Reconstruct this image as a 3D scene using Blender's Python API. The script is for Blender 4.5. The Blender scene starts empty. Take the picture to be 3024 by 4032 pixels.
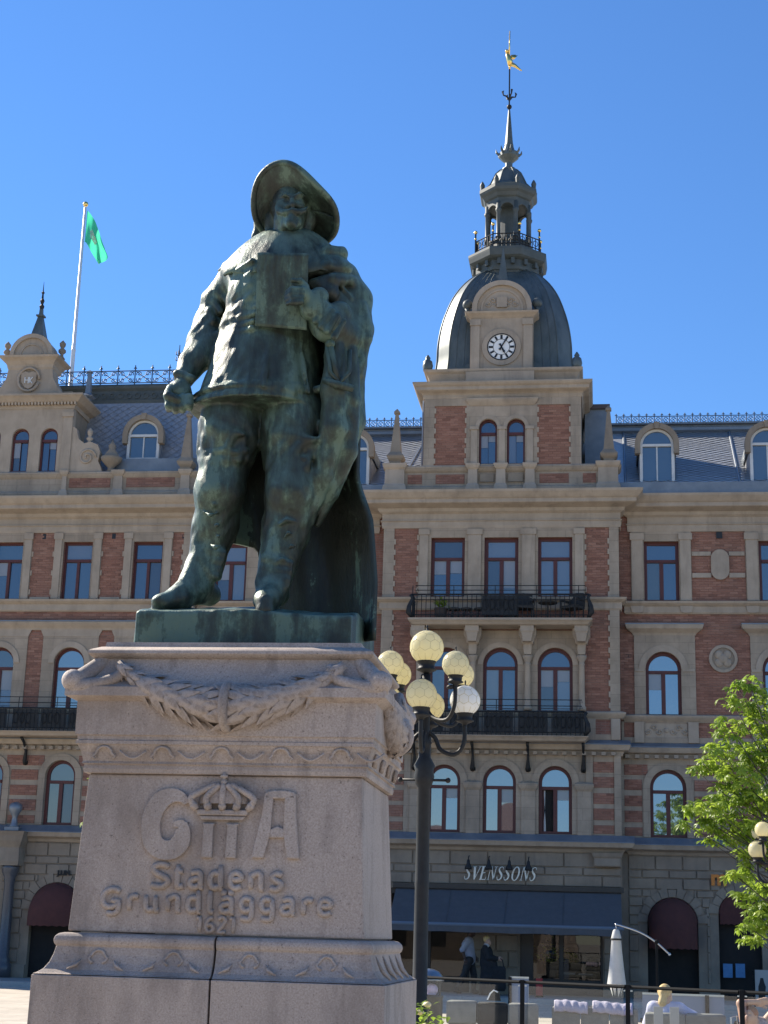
import bpy, math, random
import numpy as np
from mathutils import Vector, Matrix
R = math.radians
random.seed(7); np.random.seed(7)
scene = bpy.context.scene
COL = scene.collection

# ------------------------------------------------------------------ camera
PSI, PITCH, ROLL, FPX = R(7.977), R(14.907), R(1.636), 6270.0
CAMZ = 1.62
_F = Vector((-math.sin(PSI)*math.cos(PITCH), math.cos(PSI)*math.cos(PITCH), math.sin(PITCH)))
_R0 = Vector((math.cos(PSI), math.sin(PSI), 0)); _U0 = _R0.cross(_F)
_R = math.cos(ROLL)*_R0 + math.sin(ROLL)*_U0
_U = -math.sin(ROLL)*_R0 + math.cos(ROLL)*_U0
cam = bpy.data.cameras.new('camera'); cam.sensor_fit = 'VERTICAL'; cam.sensor_height = 36.0; cam.sensor_width = 27.0
cam.lens = FPX/4032*36.0; cam.clip_start = 0.1; cam.clip_end = 3000
co = bpy.data.objects.new('camera', cam); COL.objects.link(co)
m = Matrix((_R, _U, -_F)).transposed().to_4x4(); m.translation = Vector((0, 0, CAMZ)); co.matrix_world = m
scene.camera = co

def at(px, py, Y):
    """photo pixel (3024x4032) -> point on the plane y = Y"""
    d = _F + _R*((px-1512)/FPX) - _U*((py-2016)/FPX)
    return Vector((d.x*Y/d.y, Y, CAMZ + d.z*Y/d.y))
def sh(Y, Y2, X, Z):
    """the same line of sight, measured on plane Y, met at plane Y2"""
    k = Y2/Y
    return X*k, CAMZ + (Z-CAMZ)*k

# ------------------------------------------------------------------ sky and sun
SUN = Vector((-0.705, 0.395, 0.59)).normalized()
w = bpy.data.worlds.new('World'); scene.world = w; w.use_nodes = True
nt = w.node_tree; nt.nodes.clear()
sky = nt.nodes.new('ShaderNodeTexSky'); sky.sky_type = 'NISHITA'; sky.sun_disc = False
sky.sun_elevation = math.asin(SUN.z); sky.sun_rotation = math.atan2(SUN.x, SUN.y)
sky.air_density = 1.1; sky.dust_density = 0.0; sky.ozone_density = 8.5; sky.altitude = 0
bg = nt.nodes.new('ShaderNodeBackground'); bg.inputs[1].default_value = 0.097
wo = nt.nodes.new('ShaderNodeOutputWorld')
hs = nt.nodes.new('ShaderNodeHueSaturation'); hs.inputs['Saturation'].default_value = 1.07; hs.inputs['Hue'].default_value = .503
nt.links.new(sky.outputs[0], hs.inputs['Color']); nt.links.new(hs.outputs[0], bg.inputs[0]); nt.links.new(bg.outputs[0], wo.inputs[0])
sl = bpy.data.lights.new('sun', 'SUN'); sl.energy = 5.0; sl.angle = R(0.53); sl.color = (1.0, 0.91, 0.77)
so = bpy.data.objects.new('sun', sl); COL.objects.link(so)
so.rotation_euler = (-SUN).to_track_quat('-Z', 'Y').to_euler()
scene.view_settings.view_transform = 'Standard'; scene.view_settings.look = 'None'
scene.view_settings.gamma = 1.0; scene.view_settings.use_curve_mapping = False
scene.view_settings.exposure = 0.95
scene.cycles.max_bounces = 8; scene.cycles.transparent_max_bounces = 12
scene.cycles.caustics_reflective = False; scene.cycles.caustics_refractive = False
scene.cycles.sample_clamp_indirect = 6.0

# ------------------------------------------------------------------ helpers
class MB:
    def __init__(s): s.v = []; s.f = []
    def add(s, vs, fs):
        o = len(s.v); s.v += [tuple(p) for p in vs]; s.f += [tuple(i+o for i in q) for q in fs]; return s
    def box(s, x0, x1, y0, y1, z0, z1):
        return s.add([(x0,y0,z0),(x1,y0,z0),(x1,y1,z0),(x0,y1,z0),(x0,y0,z1),(x1,y0,z1),(x1,y1,z1),(x0,y1,z1)],
                     [(3,2,1,0),(4,5,6,7),(0,1,5,4),(1,2,6,5),(2,3,7,6),(3,0,4,7)])
    def prism(s, poly, y0, y1):
        """polygon in x,z (counter-clockwise seen from the front) extruded from y0 (front) to y1"""
        n = len(poly)
        vs = [(x,y0,z) for x,z in poly] + [(x,y1,z) for x,z in poly]
        fs = [tuple(range(n)), tuple(range(2*n-1, n-1, -1))]
        fs += [(i, i+n, (i+1)%n+n, (i+1)%n) for i in range(n)]
        return s.add(vs, fs)
    def strip(s, a, b, y0, y1):
        """solid band between two outlines a (outer) and b (inner) of x,z points, open ended"""
        n = len(a)
        vs = [(x,y0,z) for x,z in a]+[(x,y0,z) for x,z in b]+[(x,y1,z) for x,z in a]+[(x,y1,z) for x,z in b]
        fs = []
        for i in range(n-1):
            fs += [(i,n+i,n+i+1,i+1), (2*n+i,2*n+i+1,3*n+i+1,3*n+i), (i,i+1,2*n+i+1,2*n+i), (n+i,3*n+i,3*n+i+1,n+i+1)]
        fs += [(0,2*n,3*n,n), (n-1,2*n-1,4*n-1,3*n-1)]
        return s.add(vs, fs)
    def rail(s, prof, x0, x1):
        """profile of (y,z) points run along x"""
        n = len(prof)
        vs = [(x0,y,z) for y,z in prof]+[(x1,y,z) for y,z in prof]
        fs = [tuple(range(n)), tuple(range(2*n-1,n-1,-1))]+[(i,(i+1)%n,(i+1)%n+n,i+n) for i in range(n)]
        return s.add(vs, fs)
    def ring(s, x0, x1, y0, y1, prof, cap=True):
        """rectangular plan grown by each (out,z) of the profile"""
        o = len(s.v); n = len(prof)
        for d, z in prof:
            s.v += [(x0-d,y0-d,z),(x1+d,y0-d,z),(x1+d,y1+d,z),(x0-d,y1+d,z)]
        for k in range(n-1):
            for j in range(4):
                a = o+4*k+j; b = o+4*k+(j+1)%4
                s.f.append((a,b,b+4,a+4))
        if cap:
            s.f.append((o+3,o+2,o+1,o)); e = o+4*(n-1); s.f.append((e,e+1,e+2,e+3))
        return s
    def lathe(s, cx, cy, prof, n=16, ph=0.0, sx=1.0, sy=1.0):
        o = len(s.v)
        for r, z in prof:
            for j in range(n):
                a = ph+2*math.pi*j/n
                s.v.append((cx+sx*r*math.cos(a), cy+sy*r*math.sin(a), z))
        for k in range(len(prof)-1):
            for j in range(n):
                a = o+k*n+j; b = o+k*n+(j+1)%n
                s.f.append((a,b,b+n,a+n))
        s.f.append(tuple(o+j for j in range(n-1,-1,-1))); e = o+(len(prof)-1)*n
        s.f.append(tuple(e+j for j in range(n)))
        return s
    def tube(s, pts, r, n=6, closed=False):
        pts = [Vector(p) for p in pts]; m_ = len(pts); o = len(s.v)
        rs = r if isinstance(r, (list, tuple)) else [r]*m_
        up = None
        for i, p in enumerate(pts):
            if closed: t = pts[(i+1)%m_]-pts[i-1]
            else: t = pts[min(i+1,m_-1)]-pts[max(i-1,0)]
            if t.length < 1e-9: t = Vector((0,0,1))
            t.normalize()
            if up is None: up = Vector((0,0,1)) if abs(t.z) < .9 else Vector((1,0,0))
            a = t.cross(up)
            if a.length < 1e-6: a = t.orthogonal()
            a.normalize(); b = a.cross(t); up = b
            for j in range(n):
                q = 2*math.pi*j/n
                s.v.append(tuple(p+(a*math.cos(q)+b*math.sin(q))*rs[i]))
        for i in range(m_ if closed else m_-1):
            for j in range(n):
                k = (i+1)%m_
                s.f.append((o+i*n+j, o+i*n+(j+1)%n, o+k*n+(j+1)%n, o+k*n+j))
        if not closed:
            s.f.append(tuple(o+j for j in range(n-1,-1,-1))); s.f.append(tuple(o+(m_-1)*n+j for j in range(n)))
        return s
    def ball(s, c, r, n=16, m_=10, sc=(1,1,1), z0=-1.0, z1=1.0):
        o = len(s.v); a0 = math.asin(z0); a1 = math.asin(z1)
        for k in range(m_+1):
            a = a0+(a1-a0)*k/m_
            for j in range(n):
                q = 2*math.pi*j/n
                s.v.append((c[0]+sc[0]*r*math.cos(a)*math.cos(q), c[1]+sc[1]*r*math.cos(a)*math.sin(q), c[2]+sc[2]*r*math.sin(a)))
        for k in range(m_):
            for j in range(n):
                a = o+k*n+j; b = o+k*n+(j+1)%n
                s.f.append((a,b,b+n,a+n))
        return s
    def wall(s, x0, x1, z0, z1, holes, y, d):
        """front sheet with real openings and reveals; holes = (hx0,hx1,hz0,hz1,arched)"""
        xs = sorted({x0,x1}|{h[0] for h in holes}|{h[1] for h in holes}); zs = sorted({z0,z1}|{h[2] for h in holes}|{h[3] for h in holes})
        xs = [x for x in xs if x0 <= x <= x1]; zs = [z for z in zs if z0 <= z <= z1]
        for i in range(len(xs)-1):
            for j in range(len(zs)-1):
                cx = (xs[i]+xs[i+1])/2; cz = (zs[j]+zs[j+1])/2
                if any(h[0] < cx < h[1] and h[2] < cz < h[3] for h in holes): continue
                s.add([(xs[i],y,zs[j]),(xs[i+1],y,zs[j]),(xs[i+1],y,zs[j+1]),(xs[i],y,zs[j+1])], [(0,1,2,3)])
        for h in holes:
            if h[4]:
                r = (h[1]-h[0])/2; cx = (h[0]+h[1])/2; sp = h[3]-r; N = 14
                arc = [(cx-r*math.cos(math.pi*k/N), sp+r*math.sin(math.pi*k/N)) for k in range(N+1)]
                L = arc[:N//2+1]; Rr = arc[N//2:]
                s.add([(h[0],y,h[3])]+[(x,y,z) for x,z in L], [(0,)+tuple(k for k in range(1,len(L)+1))])
                s.add([(h[1],y,h[3])]+[(x,y,z) for x,z in Rr], [(0,)+tuple(k for k in range(1,len(Rr)+1))])
                out = [(h[0],h[2])]+arc+[(h[1],h[2])]
            else: out = [(h[0],h[2]),(h[0],h[3]),(h[1],h[3]),(h[1],h[2])]
            n = len(out)
            s.add([(x,y,z) for x,z in out]+[(x,y+d,z) for x,z in out], [(k,(k+1)%n,(k+1)%n+n,k+n) for k in range(n)])
        # outer edge
        s.add([(x0,y,z0),(x1,y,z0),(x1,y,z1),(x0,y,z1),(x0,y+d,z0),(x1,y+d,z0),(x1,y+d,z1),(x0,y+d,z1)],
              [(0,4,5,1),(1,5,6,2),(2,6,7,3),(3,7,4,0)])
        return s
    def mesh(s, name, smooth=False):
        me = bpy.data.meshes.new(name); me.from_pydata(s.v, [], s.f); me.update()
        if smooth: me.polygons.foreach_set('use_smooth', [True]*len(me.polygons))
        return me
    def build(s, name, mat, parent=None, smooth=False, **kw):
        return obj(name, s.mesh(name, smooth), mat, parent, **kw)

def obj(name, me, mat, parent=None, label=None, cat=None, group=None, kind=None, loc=None, rot=None):
    o = bpy.data.objects.new(name, me); COL.objects.link(o)
    if me is not None and mat is not None and len(me.materials) == 0: me.materials.append(mat)
    if parent: o.parent = parent
    if loc is not None: o.location = loc
    if rot is not None: o.rotation_euler = rot
    if label: o['label'] = label
    if cat: o['category'] = cat
    if group: o['group'] = group
    if kind: o['kind'] = kind
    return o
def thing(name, label, cat, loc=(0,0,0), rz=0.0, group=None):
    return obj(name, None, None, None, label, cat, group, None, loc, (0,0,rz))
def autosmooth(o, ang=40):
    me = o.data
    me.polygons.foreach_set('use_smooth', [True]*len(me.polygons))
    try: me.set_sharp_from_angle(angle=R(ang))
    except Exception: pass
    return o
def arcpts(cx, cz, r, a0, a1, n):
    return [(cx+r*math.cos(R(a0+(a1-a0)*k/n)), cz+r*math.sin(R(a0+(a1-a0)*k/n))) for k in range(n+1)]
def text_mesh(txt, size, depth, shear=0.0, bevel=0.0, bold=.018):
    cu = bpy.data.curves.new('lettering', 'FONT'); cu.body = txt; cu.size = size; cu.extrude = depth; cu.shear = shear; cu.bevel_depth = bevel; cu.offset = bold*size*2
    o = bpy.data.objects.new('lettering', cu); COL.objects.link(o)
    dg = bpy.context.evaluated_depsgraph_get(); me = bpy.data.meshes.new_from_object(o.evaluated_get(dg))
    bpy.data.objects.remove(o); return me

# ------------------------------------------------------------------ materials
def nodes(name):
    mt = bpy.data.materials.new(name); mt.use_nodes = True
    t = mt.node_tree; b = t.nodes['Principled BSDF']; return mt, t, b
def mat(name, c1, c2=None, scale=3.0, rough=0.7, bump=0.0, bscale=None, metal=0.0, detail=6, spec=0.5, stretch=None, coord='Object', lo=.35, hi=.65):
    mt, t, b = nodes(name); N = t.nodes; L = t.links
    b.inputs['Roughness'].default_value = rough; b.inputs['Metallic'].default_value = metal
    b.inputs['Specular IOR Level'].default_value = spec
    b.inputs['Base Color'].default_value = (*c1, 1)
    tc = N.new('ShaderNodeTexCoord'); mp = N.new('ShaderNodeMapping'); L.new(tc.outputs[coord], mp.inputs[0])
    if stretch: mp.inputs['Scale'].default_value = stretch
    if c2:
        n = N.new('ShaderNodeTexNoise'); n.inputs['Scale'].default_value = scale; n.inputs['Detail'].default_value = detail; n.inputs['Roughness'].default_value = .65
        L.new(mp.outputs[0], n.inputs[0])
        r = N.new('ShaderNodeValToRGB'); r.color_ramp.elements[0].position = lo; r.color_ramp.elements[1].position = hi
        r.color_ramp.elements[0].color = (*c1,1); r.color_ramp.elements[1].color = (*c2,1)
        L.new(n.outputs[0], r.inputs[0]); L.new(r.outputs[0], b.inputs['Base Color'])
    if bump:
        n2 = N.new('ShaderNodeTexNoise'); n2.inputs['Scale'].default_value = bscale or scale*4; n2.inputs['Detail'].default_value = 5
        L.new(mp.outputs[0], n2.inputs[0])
        bp = N.new('ShaderNodeBump'); bp.inputs['Strength'].default_value = bump; bp.inputs['Distance'].default_value = .02
        L.new(n2.outputs[0], bp.inputs['Height']); L.new(bp.outputs[0], b.inputs['Normal'])
    return mt
def brick_mat(name, c1, c2, mortar, bw, bh, ms, noise_amt=.5, rough=.85, bump=.4, dist=.01):
    mt, t, b = nodes(name); N = t.nodes; L = t.links
    b.inputs['Roughness'].default_value = rough; b.inputs['Specular IOR Level'].default_value = .25
    tc = N.new('ShaderNodeTexCoord'); sp = N.new('ShaderNodeSeparateXYZ'); cb = N.new('ShaderNodeCombineXYZ')
    L.new(tc.outputs['Object'], sp.inputs[0])
    ad = N.new('ShaderNodeMath'); ad.operation = 'ADD'; L.new(sp.outputs[0], ad.inputs[0]); L.new(sp.outputs[1], ad.inputs[1])
    L.new(ad.outputs[0], cb.inputs[0]); L.new(sp.outputs[2], cb.inputs[1])
    k = N.new('ShaderNodeTexBrick'); k.inputs['Scale'].default_value = 1.0
    k.inputs['Color1'].default_value = (*c1,1); k.inputs['Color2'].default_value = (*c2,1); k.inputs['Mortar'].default_value = (*mortar,1)
    k.inputs['Mortar Size'].default_value = ms; k.inputs['Brick Width'].default_value = bw; k.inputs['Row Height'].default_value = bh
    k.inputs['Mortar Smooth'].default_value = .3
    L.new(cb.outputs[0], k.inputs['Vector'])
    n = N.new('ShaderNodeTexNoise'); n.inputs['Scale'].default_value = 1.1; n.inputs['Detail'].default_value = 8; n.inputs['Roughness'].default_value = .7
    L.new(tc.outputs['Object'], n.inputs[0])
    rp = N.new('ShaderNodeValToRGB'); rp.color_ramp.elements[0].position = .3; rp.color_ramp.elements[1].position = .7
    a = 1-noise_amt; rp.color_ramp.elements[0].color = (a,a,a*.97,1); rp.color_ramp.elements[1].color = (1.12,1.1,1.08,1)
    L.new(n.outputs[0], rp.inputs[0])
    mx = N.new('ShaderNodeMixRGB'); mx.blend_type = 'MULTIPLY'; mx.inputs[0].default_value = 1.0
    L.new(k.outputs['Color'], mx.inputs[1]); L.new(rp.outputs[0], mx.inputs[2]); L.new(mx.outputs[0], b.inputs['Base Color'])
    bp = N.new('ShaderNodeBump'); bp.inputs['Strength'].default_value = bump; bp.inputs['Distance'].default_value = dist
    iv = N.new('ShaderNodeMath'); iv.operation = 'SUBTRACT'; iv.inputs[0].default_value = 1.0; L.new(k.outputs['Fac'], iv.inputs[1])
    n3 = N.new('ShaderNodeTexNoise'); n3.inputs['Scale'].default_value = 18; L.new(tc.outputs['Object'], n3.inputs[0])
    a2 = N.new('ShaderNodeMath'); a2.operation = 'MULTIPLY_ADD'; a2.inputs[1].default_value = .5; L.new(n3.outputs[0], a2.inputs[0]); L.new(iv.outputs[0], a2.inputs[2])
    L.new(a2.outputs[0], bp.inputs['Height']); L.new(bp.outputs[0], b.inputs['Normal'])
    return mt
def glass_mat(name, mirror, dark=(.012,.016,.022), rough=.015, tint=(.86,.93,1)):
    mt, t, b = nodes(name); N = t.nodes; L = t.links
    b.inputs['Base Color'].default_value = (*dark,1); b.inputs['Roughness'].default_value = .4
    g = N.new('ShaderNodeBsdfGlossy'); g.inputs['Roughness'].default_value = rough; g.inputs['Color'].default_value = (*tint,1)
    fr = N.new('ShaderNodeFresnel'); fr.inputs[0].default_value = mirror
    n = N.new('ShaderNodeTexNoise'); n.inputs['Scale'].default_value = .9; tc = N.new('ShaderNodeTexCoord'); L.new(tc.outputs['Object'], n.inputs[0])
    bp = N.new('ShaderNodeBump'); bp.inputs['Strength'].default_value = .06; bp.inputs['Distance'].default_value = .03; L.new(n.outputs[0], bp.inputs['Height']); L.new(bp.outputs[0], g.inputs['Normal'])
    mx = N.new('ShaderNodeMixShader'); L.new(fr.outputs[0], mx.inputs[0]); L.new(b.outputs[0], mx.inputs[1]); L.new(g.outputs[0], mx.inputs[2])
    L.new(mx.outputs[0], N['Material Output'].inputs[0]); return mt
def clear_glass(name, refl=.12, tint=(.93,.96,.95)):
    mt, t, b = nodes(name); N = t.nodes; L = t.links
    tr = N.new('ShaderNodeBsdfTransparent'); tr.inputs[0].default_value = (*tint,1)
    g = N.new('ShaderNodeBsdfGlossy'); g.inputs['Roughness'].default_value = .01
    mx = N.new('ShaderNodeMixShader'); mx.inputs[0].default_value = refl
    L.new(tr.outputs[0], mx.inputs[1]); L.new(g.outputs[0], mx.inputs[2]); L.new(mx.outputs[0], N['Material Output'].inputs[0]); return mt
def thin_mat(name, c1, c2, trans=.5, rough=.6, scale=4, spec=.3):
    """leaves, cloth and opal glass: part diffuse, part translucent"""
    mt, t, b = nodes(name); N = t.nodes; L = t.links
    tc = N.new('ShaderNodeTexCoord'); n = N.new('ShaderNodeTexNoise'); n.inputs['Scale'].default_value = scale; n.inputs['Detail'].default_value = 4; L.new(tc.outputs['Object'], n.inputs[0])
    r = N.new('ShaderNodeValToRGB'); r.color_ramp.elements[0].position = .35; r.color_ramp.elements[1].position = .65
    r.color_ramp.elements[0].color = (*c1,1); r.color_ramp.elements[1].color = (*c2,1); L.new(n.outputs[0], r.inputs[0])
    b.inputs['Roughness'].default_value = rough; b.inputs['Specular IOR Level'].default_value = spec
    L.new(r.outputs[0], b.inputs['Base Color'])
    tl = N.new('ShaderNodeBsdfTranslucent'); L.new(r.outputs[0], tl.inputs[0])
    mx = N.new('ShaderNodeMixShader'); mx.inputs[0].default_value = trans
    L.new(b.outputs[0], mx.inputs[1]); L.new(tl.outputs[0], mx.inputs[2]); L.new(mx.outputs[0], N['Material Output'].inputs[0]); return mt

def soot(mt, amt=.5):
    """rain streaks and grime in irregular patches"""
    t = mt.node_tree; N = t.nodes; L = t.links; b_ = N['Principled BSDF']; src = b_.inputs['Base Color'].links[0].from_socket
    tc = N.new('ShaderNodeTexCoord')
    for sc_,st_,lo_,hi_,c_,k_ in ((1.6,(1,1,.22),.5,.75,(.12,.10,.085),amt),(6.0,(1,1,.12),.55,.75,(.10,.088,.075),amt*.7),(.35,(1,1,1),.45,.7,(.22,.185,.15),amt*.6)):
        mp = N.new('ShaderNodeMapping'); mp.inputs['Scale'].default_value = st_; L.new(tc.outputs['Object'], mp.inputs[0])
        n = N.new('ShaderNodeTexNoise'); n.inputs['Scale'].default_value = sc_; n.inputs['Detail'].default_value = 8; n.inputs['Roughness'].default_value = .62; L.new(mp.outputs[0], n.inputs[0])
        r = N.new('ShaderNodeMapRange'); r.inputs[1].default_value = lo_; r.inputs[2].default_value = hi_; r.inputs[4].default_value = k_; L.new(n.outputs[0], r.inputs[0])
        mx = N.new('ShaderNodeMixRGB'); mx.inputs[2].default_value = (*c_,1); L.new(r.outputs[0], mx.inputs[0]); L.new(src, mx.inputs[1]); src = mx.outputs[0]
    L.new(src, b_.inputs['Base Color']); return mt
STONE = brick_mat('sandstone', (.40,.33,.255), (.36,.298,.23), (.26,.215,.165), .85, .335, .006, .28, .9, .25, .008)
TRIM = mat('sandstone_trim', (.35,.288,.22), (.43,.355,.275), 1.6, .88, .15, 14, spec=.25)
ASHLAR = mat('grey_ashlar', (.23,.19,.145), (.30,.25,.19), 1.8, .9, .35, 12, spec=.25)
BRICK = brick_mat('red_brick', (.33,.155,.115), (.25,.112,.083), (.30,.21,.165), .24, .075, .008, .35, .88, .6, .01)
for m_ in (STONE, TRIM, ASHLAR, BRICK): soot(m_, .42 if m_ is not BRICK else .28)
WOODRED = mat('dark_red_paint', (.095,.022,.018), (.075,.018,.016), 6, .5)
PANE3 = glass_mat('sky_mirroring_pane', 2.3, (.012,.018,.03))
PANE3B = glass_mat('curtained_pane', 2.1, (.10,.11,.125))
PANE3C = glass_mat('dim_pane', 1.9, (.03,.04,.055))
BLIND = glass_mat('blind_behind_glass', 1.6, (.24,.245,.25))
PANE1 = glass_mat('bright_mirroring_pane', 3.4)
PANED = glass_mat('dormer_pane', 2.2, (.03,.045,.06))
WHITEWOOD = mat('pale_painted_wood', (.62,.62,.60), (.52,.53,.52), 5, .5)
SLATE = mat('slate', (.20,.21,.23), (.29,.30,.32), 7, .38, .12, 30, spec=.7)
SHINGLE = mat('pale_shingles', (.30,.31,.32), (.42,.43,.44), 7, .36, .12, 30, spec=.7)
ZINC = mat('zinc_sheet', (.16,.185,.215), (.22,.245,.27), 2.2, .45, .06, 3, metal=.35)
DOMEMAT = mat('weathered_copper_sheet', (.075,.092,.088), (.13,.148,.142), 2.5, .46, .06, 4, metal=.3, stretch=(1,1,.35))
LANTERN = mat('grey_green_paint', (.05,.064,.064), (.078,.092,.09), 3, .6)
IRON = mat('black_iron', (.013,.014,.015), (.022,.023,.024), 8, .55, spec=.3)
BLUEIRON = mat('blue_grey_iron', (.05,.075,.12), (.07,.095,.14), 8, .5)
GOLD = mat('gilding', (.95,.66,.22), None, rough=.25, metal=1.0)
WHITE = mat('white_enamel', (.8,.8,.77), None, rough=.4)
BLACK = mat('black_paint', (.012,.012,.013), None, rough=.5)
DARK = mat('dark_interior', (.012,.012,.012), (.022,.02,.018), 2, .9)
# ================================================================== setting
GROUND = brick_mat('pale_granite_paving', (.55,.49,.41), (.49,.44,.37), (.36,.32,.27), .9, .6, .012, .25, .85, .2, .004)
# the paving pattern needs flat coordinates
for n_ in GROUND.node_tree.nodes:
    if n_.type == 'COMBXYZ':
        t_ = GROUND.node_tree; s_ = [q for q in t_.nodes if q.type == 'SEPXYZ'][0]
        t_.links.new(s_.outputs[0], n_.inputs[0]); t_.links.new(s_.outputs[1], n_.inputs[1])
g = MB(); g.add([(-900,-900,0),(900,-900,0),(900,1500,0),(-900,1500,0)], [(0,1,2,3)])
g.build('ground', GROUND, kind='structure')
PAVE = mat('pavement_flags', (.30,.28,.255), (.36,.335,.30), 1.5, .85, .2, 10)
g = MB(); g.box(-60,60,44.2,47.9,-.05,.12); g.build('pavement', PAVE, kind='structure')
KERB = mat('kerb_granite', (.33,.32,.31), (.42,.41,.39), 6, .8)
kb = MB(); kb.box(0,1.45,44.0,44.19,-.05,.13); kbm = kb.mesh('kerb_stone'); kerb = thing('kerb','grey granite kerb along the pavement in front of the brick building','kerb'); kerb['kind']='structure'
for k in range(40): obj('kerb_stone', kbm, KERB, kerb, loc=(-30+1.46*k,0,0))

# ================================================================== the building
YC, YR, YL = 47.4, 48.0, 47.7
BLD = thing('brick_building', 'long red brick and sandstone building with domed clock tower behind the statue', 'building', (-3, 48, 0))
BLD.location = (0,0,0)
B = BLD
body = MB()
body.box(-6.6,.55,YC+.24,56,3.05,14.9); body.box(-6.6,.55,YC+2.6,56,0,3.05); body.box(.5,13,YR+.24,58,0,14.9); body.box(-13,-6.5,YR+.24,58,0,14.9); body.box(-26,-12.75,YL+.24,58,0,14.9)
body.build('wall_core', DARK, B)

def window(cx, z0, z1, w, y, arch, tz, glass, frame=WOODRED, fr=.095, mw=.06, lab=None, openleaf=False):
    x0, x1 = cx-w/2, cx+w/2; b_ = MB(); d = .09
    b_.box(x0,x1,y-.004,y+d,z0,z0+fr*.9)
    if arch:
        r = w/2; sp = z1-r; a = arcpts(cx,sp,r,180,0,18); i_ = arcpts(cx,sp,r-fr,180,0,18)
        b_.strip(a, i_, y, y+d); top = sp
    else:
        b_.box(x0,x1,y,y+d,z1-fr,z1); top = z1-fr
    b_.box(x0,x0+fr,y+.002,y+d,z0+fr*.9,top); b_.box(x1-fr,x1,y+.002,y+d,z0+fr*.9,top)
    b_.box(x0+fr,x1-fr,y-.03,y+d,tz-.045,tz+.045)
    b_.box(cx-mw,cx+mw,y-.012,y+d,z0+fr*.9,tz-.045)
    wn = b_.build('window', frame, B)
    if lab: wn['label'] = lab
    zb = z0+fr*.9; gy = y+.045
    def pane(poly):
        m_ = MB(); m_.prism(poly, gy, gy+.012)
        cxp = sum(p[0] for p in poly)/len(poly); czp = sum(p[1] for p in poly)/len(poly)
        a_ = random.gauss(0,.009); c_ = random.gauss(0,.009)
        m_.v = [(X,Y+a_*(X-cxp)+c_*(Z-czp),Z) for X,Y,Z in m_.v]
        m_.build('pane', random.choice((glass,glass,PANE3B,PANE3C)) if glass is PANE3 else glass, wn)
        zs_ = [p[1] for p in poly]; xs_ = [p[0] for p in poly]
        if len(poly) == 4 and random.random() < .38 and max(zs_)-min(zs_) > .8:
            k_ = random.uniform(.2,.55); zt_ = max(zs_); q_ = MB(); q_.prism([(min(xs_)+.004,zt_-k_*(zt_-min(zs_))),(max(xs_)-.004,zt_-k_*(zt_-min(zs_))),(max(xs_)-.004,zt_-.002),(min(xs_)+.004,zt_-.002)],gy-.016,gy-.012); q_.build('blind',BLIND,wn)
    if not openleaf: pane([(x0+fr,zb),(cx-mw,zb),(cx-mw,tz-.045),(x0+fr,tz-.045)])
    else:
        lf = MB(); lw = cx-mw-x0-fr
        X0 = x0+fr+.01
        for (u0,u1,q0,q1) in ((0,.06,zb,tz-.05),(lw-.06,lw,zb,tz-.05),(.06,lw-.06,zb,zb+.06),(.06,lw-.06,tz-.11,tz-.05)):
            lf.box(X0,X0+.04,y+.1+u0,y+.1+u1,q0,q1)
        lf.build('open_leaf', frame, wn)
        cu = MB(); cu.tube([(X0+.06,y+.14,zb),(X0+.07,y+.16,zb+.6),(X0+.06,y+.15,tz-.06)],.05,8); cu.build('curtain', WHITEWOOD, wn)
    pane([(cx+mw,zb),(x1-fr,zb),(x1-fr,tz-.045),(cx+mw,tz-.045)])
    if arch:
        r = w/2; sp = z1-r
        pane([(x0+fr,tz+.045)]+([(x1-fr,tz+.045)])+[(X,Z) for X,Z in arcpts(cx,sp,r-fr,0,180,16) if Z > tz+.05])
    else: pane([(x0+fr,tz+.045),(x1-fr,tz+.045),(x1-fr,z1-fr),(x0+fr,z1-fr)])
    s_ = MB(); s_.box(x0-.02,x1+.02,y-.12,y-.005,z0-.05,z0-.004); s_.build('window_sill', ZINC, wn)
    return wn

tooth = MB(); tooth.box(0,.05,0,.035,0,.165); TOOTH = tooth.mesh('quoin')
def teeth(x, side, z0, z1, y, per=.33, off=0.0):
    z = z0+off
    while z+.165 < z1:
        obj('quoin', TOOTH, TRIM, B, loc=(x if side > 0 else x-.05, y, z)); z += per
def slab(name, x0, x1, z0, z1, holes, y, d=.05, m_=None):
    b_ = MB(); b_.wall(x0,x1,z0,z1,holes,y,d); return b_.build(name, m_ or STONE, B)
def blk(name, x0, x1, y0, y1, z0, z1, m_=None):
    b_ = MB(); b_.box(x0,x1,y0,y1,z0,z1); return b_.build(name, m_ or TRIM, B)
def archring(name, cx, sp, r0, r1, y, d=.05, m_=None, zb=None):
    b_ = MB(); a = arcpts(cx,sp,r1,180,0,22); i_ = arcpts(cx,sp,r0,180,0,22)
    if zb is not None: a = [(cx-r1,zb)]+a+[(cx+r1,zb)]; i_ = [(cx-r0,zb)]+i_+[(cx+r0,zb)]
    b_.strip(a,i_,y-d,y+.01); return b_.build(name, m_ or TRIM, B)
def relief(name, cx, cz, w_, h_, y, m_=None, seed=0):
    """scrollwork in low relief"""
    rn = random.Random(seed); b_ = MB()
    for sx in (-1,1):
        for k in range(3):
            c = (cx+sx*w_*(.16+.28*k/2*1.0), cz+h_*(.14 if k%2 else -.12)); r0 = h_*.24
            pts = [(c[0]+sx*r0*(1-t/14)*math.cos(t*.62), y-.012, c[1]+r0*(1-t/14)*math.sin(t*.62)*(1 if k%2 else -1)) for t in range(12)]
            b_.tube(pts, .022, 5)
    b_.ball((cx,y-.005,cz), h_*.2, 10, 6, (1,.35,1)); return b_.build(name, m_ or TRIM, B, smooth=True)
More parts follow.
